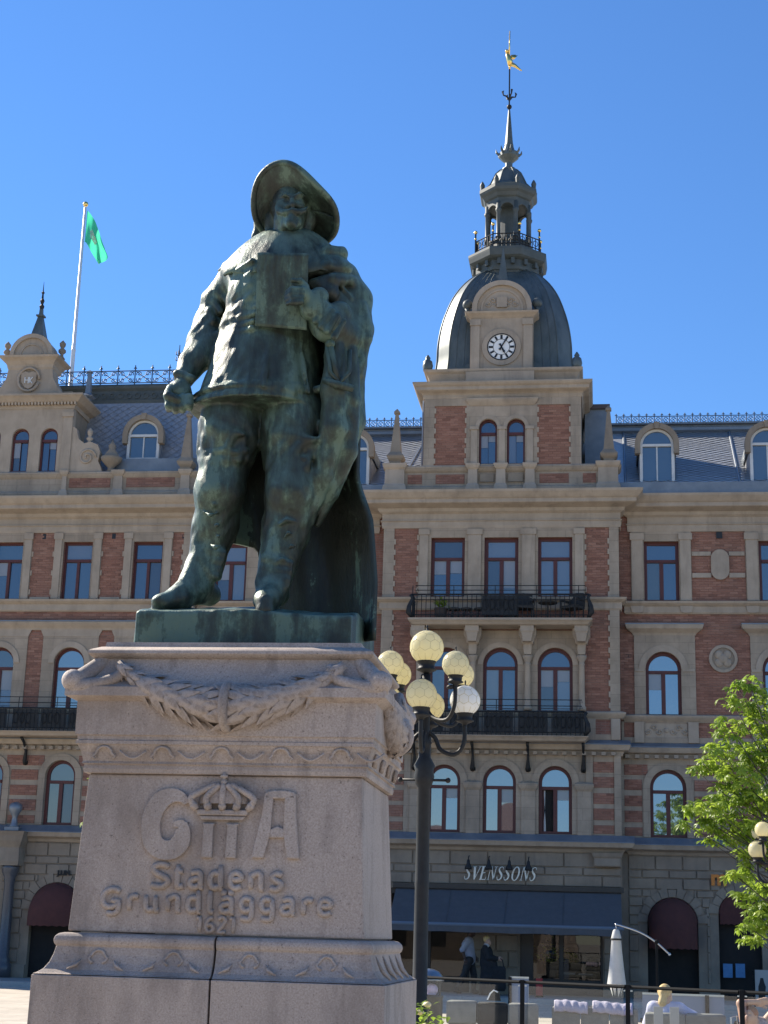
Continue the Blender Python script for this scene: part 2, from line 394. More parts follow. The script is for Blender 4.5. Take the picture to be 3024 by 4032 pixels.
def cornice(name, x0, x1, y, prof, m_=None, y1=None):
    """prof: (out, z) from bottom to top, mitred at both ends"""
    b_ = MB(); b_.ring(x0,x1,y,y1 or y+1.0,prof); return b_.build(name, m_ or TRIM, B)

# ---- storey walls (brick sheets with openings)
cw = (-4.62,-2.98,-1.345)                       # centre bay windows
rw = (1.86,5.29,8.72)                           # right wing
lw = tuple(-16.50+2.305*k for k in (-2,-1,0,1)) # left wing
ww = (-11.57,-9.2)                              # recess between
F3 = (11.64,13.52); F2 = (8.16,10.1); F1 = (4.62,6.59)
def holes(cs, w_, z, arch): return [(c-w_/2,c+w_/2,z[0],z[1],arch) for c in cs]
hC = holes((cw[0],cw[2]),1.04,F3,False)+[(cw[1]-.52,cw[1]+.52,10.95,F3[1],False)]
hC2 = holes(cw,1.04,F2,True); hC1 = holes(cw,.97,F1,True)
slab('brick_wall',-6.62,.57,7.2,14.9,hC+hC2,YC,.25,BRICK)
slab('brick_wall',.572,12,7.2,14.9,holes(rw,1.05,F3,False)+holes(rw,1.05,F2,True),YR,.25,BRICK)
slab('brick_wall',-25,-12.7,7.2,14.9,holes(lw,.96,F3,False)+holes(lw,.98,F2,True),YL,.25,BRICK)
slab('brick_wall',-12.698,-6.622,7.2,14.9,holes(ww,1.05,F3,False)+holes(ww,1.05,F2,True),YR,.25,BRICK)
slab('stone_wall',-6.62,.57,4.2,7.2,hC1,YC,.25)
slab('stone_wall',.572,12,4.2,7.2,holes((1.94,5.37,8.8),1.05,F1,True),YR,.25)
slab('stone_wall',-25,-12.7,4.2,7.2,holes(lw,.96,F1,True),YL,.25)
slab('stone_wall',-12.698,-6.622,4.2,7.2,holes(ww,1.05,F1,True),YR,.25)

# ---- windows
for i,c in enumerate(cw):
    if i == 1: window(c,10.95,F3[1],1.04,YC+.13,False,12.87,PANE3,fr=.11)
    else: window(c,F3[0],F3[1],1.04,YC+.13,False,12.87,PANE3)
    window(c,F2[0],F2[1],1.04,YC+.13,True,9.5,PANE3)
    window(c,F1[0],F1[1],.97,YC+.13,True,5.95,PANE1,openleaf=(i==2),lab='arched window with its left leaf standing open' if i==2 else None)
for c in rw[:2]:
    window(c,F3[0],F3[1],1.05,YR+.13,False,12.92,PANE3)
    window(c,F2[0],F2[1],1.05,YR+.13,True,9.5,PANE1)
    window(c+.08,F1[0],F1[1],1.05,YR+.13,True,5.95,PANE1)
for c in lw[:3]+lw[3:]:
    window(c,F3[0],F3[1],.96,YL+.13,False,12.93,PANE3,fr=.07,mw=.045)
    window(c,F2[0],F2[1],.98,YL+.13,True,9.45,PANE1 if c>-18 else PANE3,fr=.07)
    window(c,F1[0],F1[1],.96,YL+.13,True,5.93,PANE3)
for c in ww:
    window(c,F3[0],F3[1],1.05,YR+.13,False,12.92,PANE3)
    window(c,F2[0],F2[1],1.05,YR+.13,True,9.5,PANE3); window(c,F1[0],F1[1],1.05,YR+.13,True,5.95,PANE3)

# ---- third floor stone dressings
y = YC-.045
slab('pilaster',-6.62,-6.29,11.62,13.82,[],y); slab('pilaster',.28,.57,11.62,13.82,[],y)
teeth(-6.29,1,11.66,13.75,y); teeth(.28,-1,11.66,13.75,y); teeth(-5.53,-1,11.7,13.75,y,.33,.1); teeth(-.455,1,11.7,13.75,y,.33,.1)
slab('window_surround',-5.53,-.455,11.62,13.82,hC,y)
for x in (-5.36,-3.8,-2.16,-.62):
    hw = .2 if x in (-3.8,-2.16) else .13
    blk('pilaster',x-hw,x+hw,y-.05,y-.004,11.66,13.6); blk('pilaster_cap',x-hw-.04,x+hw+.04,y-.075,y-.004,13.602,13.78)
y = YR-.045
for c in rw:
    slab('window_surround',c-.92,c+.90,11.62,13.82,[(c-.525,c+.525,F3[0],F3[1],False)],y)
    blk('pilaster',c+.56,c+.88,y-.05,y-.004,11.66,13.55); blk('pilaster_cap',c+.52,c+.93,y-.075,y-.004,13.552,13.76)
    blk('pilaster',c-.90,c-.56,y-.05,y-.004,11.66,13.55); blk('pilaster_cap',c-.95,c-.52,y-.075,y-.004,13.552,13.76)
    x0, x1 = c+.91, c+2.49
    if c < 8:
        b_ = MB(); cx = c+1.75
        ov = arcpts(cx,12.98,.27,0,180,12)+arcpts(cx,12.58,.27,180,360,12); b_.prism(ov,y-.035,y+.02); b_.build('oval_panel',TRIM,B)
        for z0_,z1_ in ((13.06,13.19),(12.38,12.52)):
            blk('stone_band',x0,cx-.268,y,y+.02,z0_,z1_); blk('stone_band',cx+.268,x1,y,y+.02,z0_,z1_)
        blk('vent_grille',cx-.09,cx+.09,y,y+.02,13.6,13.8,BLACK)
y = YL-.045
for c in lw:
    slab('window_surround',c-.78,c+.78,11.62,13.82,[(c-.48,c+.48,F3[0],F3[1],False)],y)
    for s_ in (-1,1):
        x = c+s_*.655
        blk('pilaster',x-.115,x+.115,y-.04,y-.004,11.66,13.6); blk('pilaster_cap',x-.15,x+.15,y-.06,y-.004,13.602,13.8)
        teeth(c+s_*.78,s_,11.8,13.7,y,.62,.0)
    blk('brick_foot',c+.83,c+1.475,y,y+.02,11.625,11.72)
    blk('vent_grille',c+1.08,c+1.2,YL-.01,YL+.02,13.62,13.8,BLACK)
slab('pilaster',-13.05,-12.7,8.2,13.82,[],y); teeth(-13.05,-1,8.3,13.7,y,.33)
y = YR-.045
for c in ww: slab('window_surround',c-.92,c+.90,11.62,13.82,[(c-.525,c+.525,F3[0],F3[1],False)],y)

# ---- main entablature, cornice and string course
ENT = [(.05,13.82),(.07,13.9),(.07,14.02),(.11,14.04),(.11,14.06),(.06,14.07),(.06,14.27),(.16,14.33),(.2,14.42),(.52,14.5),(.54,14.52),(.54,14.62),(.6,14.66),(.72,14.8),(.74,14.86),(.74,14.88),(.3,14.93)]
cornice('cornice',-6.62,.57,YC,ENT,y1=50); cornice('cornice',.9,13,YR,[(o*.93,z) for o,z in ENT],y1=50)
cornice('cornice',-26,-12.7,YL,ENT,y1=50); cornice('cornice',-12.4,-6.9,YR,[(o*.93,z) for o,z in ENT],y1=50)
STR = [(.045,11.25),(.08,11.3),(.08,11.48),(.12,11.5),(.2,11.56),(.22,11.62),(.05,11.66)]
for x0,x1,y in ((-6.62,.57,YC),(.8,13,YR),(-26,-12.7,YL),(-12.5,-6.7,YR)): cornice('string_course',x0,x1,y,STR,y1=y+.24)
for c in rw[:2]:
    for x in (c-.75,c+.72):
        b_ = MB(); b_.prism([(x-.16,11.3),(x-.08,11.28),(x+.08,11.28),(x+.16,11.3),(x+.2,11.49),(x-.2,11.49)],YR-.13,YR-.07); b_.build('bracket',TRIM,B)

# ---- second floor dressings
y = YR-.05
for c in rw:
    slab('window_surround',c-.86,c+.95,8.2,10.6,[(c-.525,c+.525,F2[0]-.001,F2[1],True)],y)
    archring('archivolt',c,F2[1]-.525,.53,.72,y,.035)
    cornice('window_hood',c-.86,c+.95,y+.03,[(.02,10.6),(.05,10.66),(.1,10.7),(.22,10.78),(.25,10.86),(.25,10.9)],y1=y+.2)
    blk('hood_flashing',c-1.12,c+1.21,y-.23,y+.05,10.902,10.935,ZINC)
    blk('impost',c-.84,c-.56,y-.03,y-.002,9.5,9.58); blk('impost',c+.56,c+.93,y-.03,y-.002,9.5,9.58)
    if c < 8:
        cx, cz = c+1.77, 9.9
        b_ = MB(); b_.strip(arcpts(cx,cz,.42,180,-180,36),arcpts(cx,cz,.33,180,-180,36),YR-.06,YR+.01); md = b_.build('medallion',TRIM,B)
        b_ = MB(); b_.prism(arcpts(cx,cz,.33,0,342,19),YR-.025,YR+.01); b_.build('medallion_field',ASHLAR,md)
        b_ = MB()
        for q in range(4): b_.ball((cx+.17*math.cos(R(45+90*q)),YR-.03,cz+.17*math.sin(R(45+90*q))),.13,12,6,(1,.3,1))
        b_.ball((cx,YR-.04,cz),.15,12,6,(1,.35,1)); b_.build('medallion_carving',TRIM,md,smooth=True)
    blk('vent_grille',c-1.1,c-.95,YR-.005,YR+.01,9.9,10.08,BLACK) if c < 3 else None
y = YC-.045
slab('pilaster',-6.62,-6.29,8.21,11.25,[],y); slab('pilaster',.28,.57,8.21,11.25,[],y)
teeth(-6.29,1,8.3,11.2,y); teeth(.28,-1,8.3,11.2,y)
slab('window_surround',-5.5,-.5,8.2,10.62,hC2,y)
for c in cw: archring('archivolt',c,F2[1]-.52,.525,.68,y,.03)
colm = MB(); colm.lathe(0,0,[(.13,8.2),(.13,8.3),(.1,8.34),(.095,8.4),(.085,9.55),(.1,9.58),(.085,9.6),(.085,9.66),(.14,9.76),(.15,9.8),(.15,9.84),(.1,9.85)],14); CM = colm.mesh('column',True)
for x in (-5.42,-3.8,-2.16,-.56): obj('column',CM,TRIM,B,loc=(x,YC-.16,0))
for x in (-5.42,-3.8,-2.16,-.56):
    b_ = MB(); b_.ring(x-.1,x+.1,YC-.3,YC,[(0,9.86),(.02,10.0),(.02,10.15),(.08,10.2),(.1,10.3),(.16,10.42),(.16,10.64)]); b_.build('console',TRIM,B)
y = YL-.045
for c in lw:
    slab('window_surround',c-.9,c+.9,8.2,10.66,[(c-.49,c+.49,F2[0],F2[1],True)],y)
    archring('archivolt',c,F2[1]-.49,.5,.68,y,.03)
    b_ = MB(); z_ = 10.66
    b_.prism([(c-1.13,10.9),(c-1.0,10.66),(c-.9,10.45),(c+.9,10.45),(c+1.0,10.66),(c+1.13,10.9)],y-.012,y+.03); b_.build('window_head',TRIM,B)
cornice('window_hood',-26,-12.72,YL,[(.05,10.66),(.08,10.72),(.14,10.78),(.2,10.86),(.2,10.9)],y1=YL+.24)
blk('hood_flashing',-26,-12.6,YL-.22,YL+.02,10.902,10.94,ZINC)
y = YR-.05
for c in ww: slab('window_surround',c-.86,c+.9,8.2,10.6,[(c-.525,c+.525,F2[0],F2[1],True)],y)

# ---- sill band, parapet panels and dentil cornice below the second floor
SIL = [(.05,8.0),(.09,8.04),(.14,8.1),(.16,8.14),(.16,8.17),(.05,8.21)]
DEN = [(.04,6.9),(.06,6.95),(.08,7.02),(.22,7.06),(.26,7.14),(.28,7.2)]
for x0,x1,y in ((-6.62,.57,YC),(.75,13,YR),(-26,-12.7,YL),(-12.5,-6.7,YR)):
    cornice('sill_band',x0,x1,y,SIL,y1=y+.24); cornice('dentil_cornice',x0,x1,y,DEN,y1=y+.24)
    b_ = MB(); b_.rail([(y-.30,7.202),(y-.30,7.225),(y-.04,7.36),(y+.0,7.36),(y+.0,7.202)],x0-.28,x1+.28); b_.build('cornice_flashing',ZINC,B)
dn = MB(); dn.box(0,.12,-.19,-.01,6.9,7.0); DM = dn.mesh('dentil')
for x0,x1,y in ((-6.55,.5,YC),(.7,5.6,YR),(-20,-16,YL)):
    k = x0
    while k < x1: obj('dentil',DM,TRIM,B,loc=(k,y-.04,0)); k += .285
def parapet_row(x0,x1,y,bricks):
    hs = [(a,b,7.53,7.97,False) for a,b in bricks]
    slab('parapet_wall',x0,x1,7.362,8.0,hs,y-.04)
parapet_row(-6.6,.55,YC,[(-6.3,-5.85),(-.16,.28)])
parapet_row(.6,12,YR,[(.68,1.0),(1.3,2.54),(2.86,4.42),(4.75,5.97),(6.29,7.85)])
parapet_row(-25.9,-12.75,YL,[])
for c in rw[:2]:
    blk('panel_ground',c-.56,c+.67,YR-.012,YR+.02,7.535,7.965,TRIM); relief('carved_panel',c+.06,7.75,1.2,.4,YR-.014,seed=int(c))
    blk('pilaster',c-.88,c-.6,YR-.09,YR-.042,7.37,7.99); blk('pilaster',c+.7,c+1.0,YR-.09,YR-.042,7.37,7.99)
for x in (.3,-6.6): blk('pilaster',x,x+.26,YC-.09,YC-.042,7.37,7.99)

# ---- first floor: stone with brick courses
rows = ((6.42,6.73),(5.98,6.29),(5.51,5.82),(5.05,5.38),(4.66,4.90))
def bricks_in(x0,x1,y,cut=None):
    for z0_,z1_ in rows:
        a,b_ = x0,x1
        if cut and z1_ > 6.3: a,b_ = cut
        m_ = MB(); m_.wall(a,b_,z0_,z1_,[],y-.012,.03); m_.build('brick_course',BRICK,B)
bricks_in(-.24,.36,YC); bricks_in(-6.42,-5.82,YC)
bricks_in(.67,1.18,YR,(.67,1.35)); bricks_in(2.7,4.62,YR,(2.5,4.8)); bricks_in(6.1,8.0,YR,(5.95,8.2))
for c in lw: bricks_in(c+.72,c+1.585,YL,(c+.55,c+1.75))
for c,y,r_ in [(1.94,YR,.53),(5.37,YR,.53)]+[(c,YL,.485) for c in lw]+[(c,YC,.49) for c in cw]:
    archring('archivolt',c,F1[1]-r_,r_,r_+.2,y,.05,STONE,zb=F1[0])
for x in (-3.76,-2.13,-5.42,-.5):
    b_ = MB(); b_.ring(x-.2,x+.2,YC-.1,YC-.002,[(0,4.6),(0,5.85),(.05,5.92),(.08,6.0),(.08,6.06),(-.02,6.12)]); b_.build('pilaster',STONE,B)
slab('pilaster',.37,.57,4.6,6.9,[],YC-.05); slab('pilaster',-.45,-.25,4.6,6.9,[],YC-.05); slab('pilaster',-6.62,-6.43,4.6,6.9,[],YC-.05); slab('pilaster',-5.81,-5.62,4.6,6.9,[],YC-.05)

# ---- ground floor
GFC = [(.03,4.12),(.06,4.16),(.1,4.2),(.3,4.26),(.34,4.34),(.36,4.38)]
for x0,x1,y in ((-6.62,.57,YC),(.8,13,YR),(-26,-12.7,YL),(-12.5,-6.7,YR)):
    cornice('ground_floor_cornice',x0,x1,y,GFC,y1=y+.24)
    b_ = MB(); b_.rail([(y-.38,4.382),(y-.38,4.40),(y-.1,4.6),(y-.002,4.6),(y-.002,4.382)],x0-.36,x1+.36); b_.build('cornice_flashing',ZINC,B)
shopC = [(-6.2,-3.8,0.13,3.0,False),(-2.35,0.0,.13,3.0,False)]
slab('ground_floor_wall',-6.62,.57,0,4.2,shopC,YC+.02,.3,ASHLAR)
aR = [(1.28,2.72,.13,2.93,True),(3.3,4.5,.13,3.1,True)]
slab('ground_floor_wall',.572,12,0,4.2,aR,YR+.02,.3,ASHLAR)
aL = [(-17.12,-15.5,.13,2.92,True),(-20.0,-18.1,.13,2.92,True),(-14.8,-13.2,.13,2.92,True)]
slab('ground_floor_wall',-25,-12.7,0,4.2,aL,YL+.02,.3,ASHLAR)
slab('ground_floor_wall',-12.698,-6.622,0,4.2,[],YR+.02,.3,ASHLAR)
def ashlar(x0,x1,zs,y,skip,wd=.78):
    """chamfered stones laid in courses, leaving the openings free"""
    for i in range(len(zs)-1):
        z0_,z1_ = zs[i],zs[i+1]; x = x0-(wd/2 if i%2 else 0)
        while x < x1:
            a,b_ = max(x,x0)+.008, min(x+wd,x1)-.008
            x += wd
            if b_-a < .08: continue
            segs = [(a,b_)]
            for (hx0,hx1,hz0,hz1,ar) in skip:
                r_ = (hx1-hx0)/2; cx = (hx0+hx1)/2; sp = hz1-r_
                if ar:
                    zz = z0_+.02
                    if zz > hz1+.22: continue
                    rr = r_+.24
                    hw = rr if zz < sp else math.sqrt(max(0,rr*rr-(zz-sp)**2))
                    A,Bq = cx-hw, cx+hw
                else:
                    if z0_ > hz1-.01: continue
                    A,Bq = hx0-.03,hx1+.03
                ns = []
                for s0,s1 in segs:
                    if s1 <= A or s0 >= Bq: ns.append((s0,s1)); continue
                    if s0 < A-.08: ns.append((s0,A-.008))
                    if s1 > Bq+.08: ns.append((Bq+.008,s1))
                segs = ns
            for s0,s1 in segs:
                if s1-s0 < .07: continue
                m_ = MB(); jt = random.uniform(0,.012)
                m_.ring(s0+.02,s1-.02,y-.04-jt,y+.05,[(0.018,z0_+.008),(0.018,z0_+.01)],cap=False)
                m_.v.clear(); m_.f.clear()
                f_ = y-.04-jt; e = .018
                m_.add([(s0,y+.015,z0_+.007),(s1,y+.015,z0_+.007),(s1,y+.015,z1_-.007),(s0,y+.015,z1_-.007),
                        (s0+e,f_,z0_+.007+e),(s1-e,f_,z0_+.007+e),(s1-e,f_,z1_-.007-e),(s0+e,f_,z1_-.007-e)],
                       [(4,5,6,7),(0,1,5,4),(1,2,6,5),(2,3,7,6),(3,0,4,7)])
                m_.build('ashlar_block',ASHLAR,B)
def voussoirs(cx,sp,r_,y,n=11,rr=.22):
    for k in range(n):
        a0 = 180-180*k/n-.6; a1 = 180-180*(k+1)/n+.6
        m_ = MB(); L_ = rr+(.06 if k%2 == 0 else 0)
        p_ = arcpts(cx,sp,r_+.005,a0,a1,3)+arcpts(cx,sp,r_+L_,a1,a0,3)
        m_.prism(p_[::-1],y-.06,y+.015); m_.build('voussoir',ASHLAR,B)
zs = [.55,.95,1.4,1.85,2.13,2.40,2.66,2.93,3.14,3.46,3.69,4.1]
ashlar(.75,5.6,zs,YR+.02,aR); ashlar(-6.6,.55,[3.14,3.46,3.69,4.1],YC+.02,shopC,1.1); ashlar(-18.1,-15.4,zs,YL+.02,aL,.7)
ashlar(-3.76,-2.40,[.35,.85,1.3,1.75,2.2,2.6,3.05],YC+.02,[],.72); ashlar(.02,.55,[.35,.85,1.3,1.75,2.2,2.6,3.05],YC+.02,[],.72); ashlar(-6.6,-6.22,[.35,.85,1.3,1.75,2.2,2.6,3.05],YC+.02,[],.72)
voussoirs(2.0,2.21,.72,YR+.02); voussoirs(3.9,2.5,.6,YR+.02,9); voussoirs(-16.31,2.11,.81,YL+.02)
blk('wall_plinth',.58,1.27,YR-.1,YR+.01,.1,.5,ASHLAR); blk('wall_plinth',-18.0,-17.13,YL-.1,YL+.01,.1,.5,ASHLAR); blk('wall_plinth',-15.5,-14.9,YL-.1,YL+.01,.1,.5,ASHLAR)
# console of the right corner pier and the dark column on the left
b_ = MB(); b_.ring(-.2,.5,YC-.22,YC,[(0,3.72),(.02,3.75),(.02,3.95),(.06,4.0),(.1,4.1)]); b_.build('console',ASHLAR,B)
b_ = MB(); b_.lathe(-17.75,YL-.25,[(.26,.1),(.26,.5),(.2,.56),(.22,.62),(.17,.7),(.15,2.9),(.17,2.95),(.16,3.0),(.24,3.15),(.26,3.3),(.26,3.36)],18); b_.build('column',mat('dark_granite',(.06,.065,.075),(.085,.09,.10),20,.3),B,smooth=True)
b_ = MB(); b_.ring(-18.05,-17.45,YL-.5,YL,[(0,3.37),(.02,3.5),(0,3.9),(.05,4.0),(.1,4.1),(.14,4.25),(.2,4.38)]); b_.build('column_entablature',ASHLAR,B)
b_ = MB(); b_.lathe(-17.72,YL-.35,[(.16,4.5),(.14,4.56),(.1,4.62),(.075,4.8),(.1,4.86),(.13,4.92),(.2,5.02),(.21,5.12),(.17,5.2),(.09,5.25),(.03,5.27)],16); b_.build('urn',ZINC,B,smooth=True)
blk('urn_base',-17.95,-17.5,YL-.55,YL-.1,4.40,4.505,ZINC)

# ---- shop windows
SHOPGLASS = clear_glass('shop_glass',.06,(.75,.78,.78))
FRAME = mat('dark_bronze_frame',(.022,.02,.018),(.03,.028,.025),4,.4)
INTER = mat('shop_interior',(.10,.075,.05),(.04,.032,.025),1.2,.9)
for i,(x0,x1) in enumerate(((-6.2,-3.8),(-2.35,0.0))):
    b_ = MB(); y = YC+.16
    b_.box(x0,x1,y,y+.1,.13,.55); b_.box(x0,x1,y,y+.1,2.85,3.0)
    n = 2
    for k in range(n+1):
        x = x0+(x1-x0)*k/n; hw = .17 if (i == 1 and k == 0) else .06
        b_.box(max(x0,x-hw),min(x1,x+hw*(2.2 if (i==1 and k==0) else 1)),y-.01,y+.1,.55,2.85)
    sw = b_.build('shop_window',FRAME,B)
    for k in range(n):
        a = x0+(x1-x0)*k/n+.07; c_ = x0+(x1-x0)*(k+1)/n-.07
        m_ = MB(); m_.add([(a,y+.05,.56),(c_,y+.05,.56),(c_,y+.05,2.84),(a,y+.05,2.84)],[(0,1,2,3)]); m_.build('pane',SHOPGLASS,sw)
    m_ = MB(); m_.box(x0-.1,x1+.1,YC+.24,YC+.242,.0,3.1)
# lower the core behind the shop so that the display has depth

# ---- brickwork: every brick with its own edges
def brick_single():
    mt, t, b = nodes('single_bricks'); N = t.nodes; L = t.links
    b.inputs['Roughness'].default_value = .88; b.inputs['Specular IOR Level'].default_value = .25
    g_ = N.new('ShaderNodeNewGeometry'); oi = N.new('ShaderNodeObjectInfo'); ad = N.new('ShaderNodeMath'); ad.operation = 'ADD'; L.new(g_.outputs['Random Per Island'], ad.inputs[0]); L.new(oi.outputs['Random'], ad.inputs[1])
    fr = N.new('ShaderNodeMath'); fr.operation = 'FRACT'; L.new(ad.outputs[0], fr.inputs[0])
    r = N.new('ShaderNodeValToRGB'); e = r.color_ramp.elements; e[0].color = (.20,.10,.072,1); e[1].color = (.35,.19,.135,1)
    for p_, c_ in ((.2,(.255,.128,.09,1)),(.6,(.285,.146,.103,1)),(.85,(.315,.165,.117,1))): q = e.new(p_); q.color = c_
    L.new(fr.outputs[0], r.inputs[0])
    tc = N.new('ShaderNodeTexCoord'); n = N.new('ShaderNodeTexNoise'); n.inputs['Scale'].default_value = 30; n.inputs['Detail'].default_value = 4; L.new(tc.outputs['Object'], n.inputs[0])
    mr = N.new('ShaderNodeMapRange'); mr.inputs[3].default_value = .8; mr.inputs[4].default_value = 1.15; L.new(n.outputs[0], mr.inputs[0])
    mx = N.new('ShaderNodeMixRGB'); mx.blend_type = 'MULTIPLY'; mx.inputs[0].default_value = 1; L.new(r.outputs[0], mx.inputs[1]); L.new(mr.outputs[0], mx.inputs[2]); L.new(mx.outputs[0], b.inputs['Base Color'])
    return soot(mt, .25)
BRICK1 = brick_single()
def brick_shape(m_, x0, x1, z0, z1, y, rn):
    e = .006; d = .006+rn.uniform(0,.004); t1 = rn.uniform(-.003,.003)
    m_.add([(x0,y,z0),(x1,y,z0),(x1,y,z1),(x0,y,z1),(x0+e,y-d+t1,z0+e),(x1-e,y-d-t1,z0+e),(x1-e,y-d-t1,z1-e),(x0+e,y-d+t1,z1-e)],[(4,5,6,7),(0,1,5,4),(1,2,6,5),(2,3,7,6),(3,0,4,7)])
BW, BH, BJ = .25, .079, .010
def brickwork(rects, y, parent=None, single=False, seed=1):
    rn = random.Random(seed); m_ = MB(); shared = {}
    for (x0,x1,z0,z1) in rects:
        nr = max(1,round((z1-z0)/BH)); rh = (z1-z0)/nr
        for i in range(nr):
            x = x0-(BW/2 if i%2 else 0)
            while x < x1-.01:
                a, b_ = max(x,x0), min(x+BW,x1); x += BW
                if b_-a < .03: continue
                if not single: brick_shape(m_,a+BJ/2,b_-BJ/2,z0+i*rh+BJ/2,z0+(i+1)*rh-BJ/2,y,rn)
                else:
                    key = (round(b_-a,3),rn.randrange(4))
                    if key not in shared:
                        q = MB(); brick_shape(q,BJ/2,b_-a-BJ/2,BJ/2,rh-BJ/2,0,rn); shared[key] = q.mesh('brick')
                    obj('brick',shared[key],BRICK1,parent,loc=(a,y,z0+i*rh))
    if not single: return m_.build('brickwork',BRICK1,B,kind='stuff')
brickwork([(-6.29,-5.5,11.64,13.82),(-.48,.28,11.64,13.82),(-6.29,-5.48,8.21,11.27),(-.52,.28,8.21,11.27)],YC-.001,seed=2)
brickwork([(.575,.95,11.64,13.82),(2.75,4.38,11.64,13.82),(6.18,7.81,11.64,13.82),(.575,1.0,8.21,11.27),(2.8,4.44,8.21,11.27),(6.23,7.87,8.21,11.27),(1.0,2.8,10.94,11.27),(4.44,6.23,10.94,11.27),(.68,1.0,7.53,7.97),(2.86,4.42,7.53,7.97)],YR-.001,seed=3)
brickwork([(c+.77,c+1.535,11.72,13.82) for c in lw]+[(-20.5,-13.1,10.945,11.27)]+[(c+.89,c+1.415,8.21,10.5) for c in lw],YL-.001,seed=4)
rws = rows
brickwork([(a,b_,z0_,z1_) for a,b_ in ((-.24,.36),(-6.42,-5.82)) for z0_,z1_ in rws],YC-.0125,seed=5)
brickwork([(a,b_,z0_,z1_) for a,b_ in ((.67,1.18),(2.7,4.62)) for z0_,z1_ in rws],YR-.0125,seed=6)
brickwork([(c+.72,c+1.585,z0_,z1_) for c in lw for z0_,z1_ in rws],YL-.0125,seed=7)
# ---- balconies
def balcony(x0,x1,yw,yf,zt,zb,rail_top,hi,panels,brk,slabm=TRIM,bulge=.1):
    b_ = MB(); b_.ring(x0+.12,x1-.12,yf+.12,yw,[(-.05,zb),(0,zb+.02),(.04,zb+.07),(.1,zb+.12),(.12,zb+.13),(.12,zt)])
    bal = b_.build('balcony',slabm,B)
    r = MB(); rt = rail_top
    for zz,rr in ((rt,.028),(zt+.1,.018),(rt-.16,.014)):
        r.tube([(x0+.12,yw,zz),(x0+.12,yf+.1,zz),(x1-.12,yf+.1,zz),(x1-.12,yw,zz)],rr,5)
    for zz in (hi,(hi+rt)/2): r.tube([(x0+.2,yw,zz),(x0+.2,yf+.14,zz),(x1-.2,yf+.14,zz),(x1-.2,yw,zz)],.013,5)
    n = int((x1-x0-.24)/.135)
    for k in range(n+1):
        x = x0+.12+(x1-x0-.24)*k/n
        if k%9 == 0: r.tube([(x,yf+.12,rt),(x,yf+.14,hi)],.012,4)
        r.tube([(x,yf+.1,zt),(x,yf+.1-bulge*.2,zt+.12),(x,yf+.1,rt)],.011,4)
    for sx in (x0+.12,x1-.12):
        for k in range(6):
            yy = yf+.1+(yw-yf-.1)*k/6
            r.tube([(sx,yy,zt),(sx,yy,rt)],.011,4)
    r.build('railing',IRON,bal,kind='stuff')
    for sx,sg in ((x0+.12,-1),(x1-.12,1)):
        m_ = MB(); m_.tube([(sx,yf+.1,zt+.02),(sx+sg*.1,yf+.02,zt+.16),(sx+sg*.09,yf+.03,zt+.34),(sx,yf+.08,rt-.12),(sx+sg*.05,yf+.05,rt)],[.05,.09,.07,.045,.06],7); m_.build('corner_scroll',IRON,bal,smooth=True)
    for (a,c) in panels:
        m_ = MB(); m_.box(a,c,yf+.105,yf+.125,zt+.1,rt-.03); pn = m_.build('iron_panel',IRON,bal)
        m_ = MB(); k = a+.1
        while k < c-.1:
            cz = (zt+.1+rt)/2
            m_.tube([(k+.075*math.cos(t*.7),yf+.09,cz+.17*math.sin(t*.7)) for t in range(10)],.016,4); k += .2
        m_.build('panel_scrollwork',IRON,pn)
    for x in brk:
        m_ = MB(); m_.tube([(x,yw,zb-.75),(x,yw-.12,zb-.7),(x,yw-.1,zb-.4),(x,yw-.3,zb-.15),(x,yf+.35,zb-.03)],[.09,.07,.035,.04,.05],7)
        m_.tube([(x,yw-.02,zb-.8),(x,yw-.02,zb-.02)],.03,6); m_.build('iron_bracket',IRON,bal,smooth=True)
    return bal
balcony(-5.71,-.235,YC,46.5,10.85,10.66,11.57,11.85,[(-3.5,-2.46)],[])
for x in (-5.42,-3.8,-2.16,-.56):
    b_ = MB(); b_.ring(x-.14,x+.14,46.75,YC,[(-.02,10.2),(.0,10.3),(.03,10.45),(.06,10.5),(.06,10.655)]); b_.build('console',TRIM,B)
balcony(-5.6,-.35,YC,46.5,7.37,7.22,8.07,8.43,[(-5.4,-4.6),(-4.4,-3.55),(-3.4,-2.55),(-2.4,-1.55),(-1.4,-.5)],[-5.5,-3.77,-2.14,-.52])
balcony(-24,-14.9,YL,46.8,7.38,7.24,8.08,8.43,[(-19.9,-19.0),(-18.9,-18.1),(-17.9,-17.1),(-17.0,-16.2),(-16.1,-15.2)],[-17.65,-19.9,-15.5])

# ---- parapet over the main cornice, centre
y = YC-.06
b_ = MB(); b_.ring(-6.62,.6,YC,YC+.5,[(.05,14.9),(.05,15.14),(.02,15.16),(-.03,15.2),(-.03,15.62),(.02,15.66),(.06,15.72),(.08,15.78),(.05,15.84)]); b_.build('parapet',STONE,B)
for a,c in ((-5.93,-5.48),(-5.05,-4.15),(-1.83,-.93),(-.5,-.1)):
    m_ = MB(); m_.wall(a,c,15.26,15.56,[],YC+.02,.03); m_.build('brick_panel',BRICK,B)
def baluster(x,w0,z0,z1,y0,y1):
    b_ = MB(); h = z1-z0
    b_.ring(x-w0,x+w0,y0,y1,[(.05,z0),(.05,z0+h*.1),(.02,z0+h*.25),(-.02,z0+h*.32),(-.03,z0+h*.8),(.02,z0+h*.86),(.05,z0+h*.94),(.05,z1)]); return b_.build('pedestal',TRIM,B)
for x in (-3.89,-3.02,-2.12): baluster(x,.17,14.93,15.86,YC-.16,YC+.2)
for x in (-6.33,.27): baluster(x,.33,14.93,15.9,YC-.14,YC+.5)
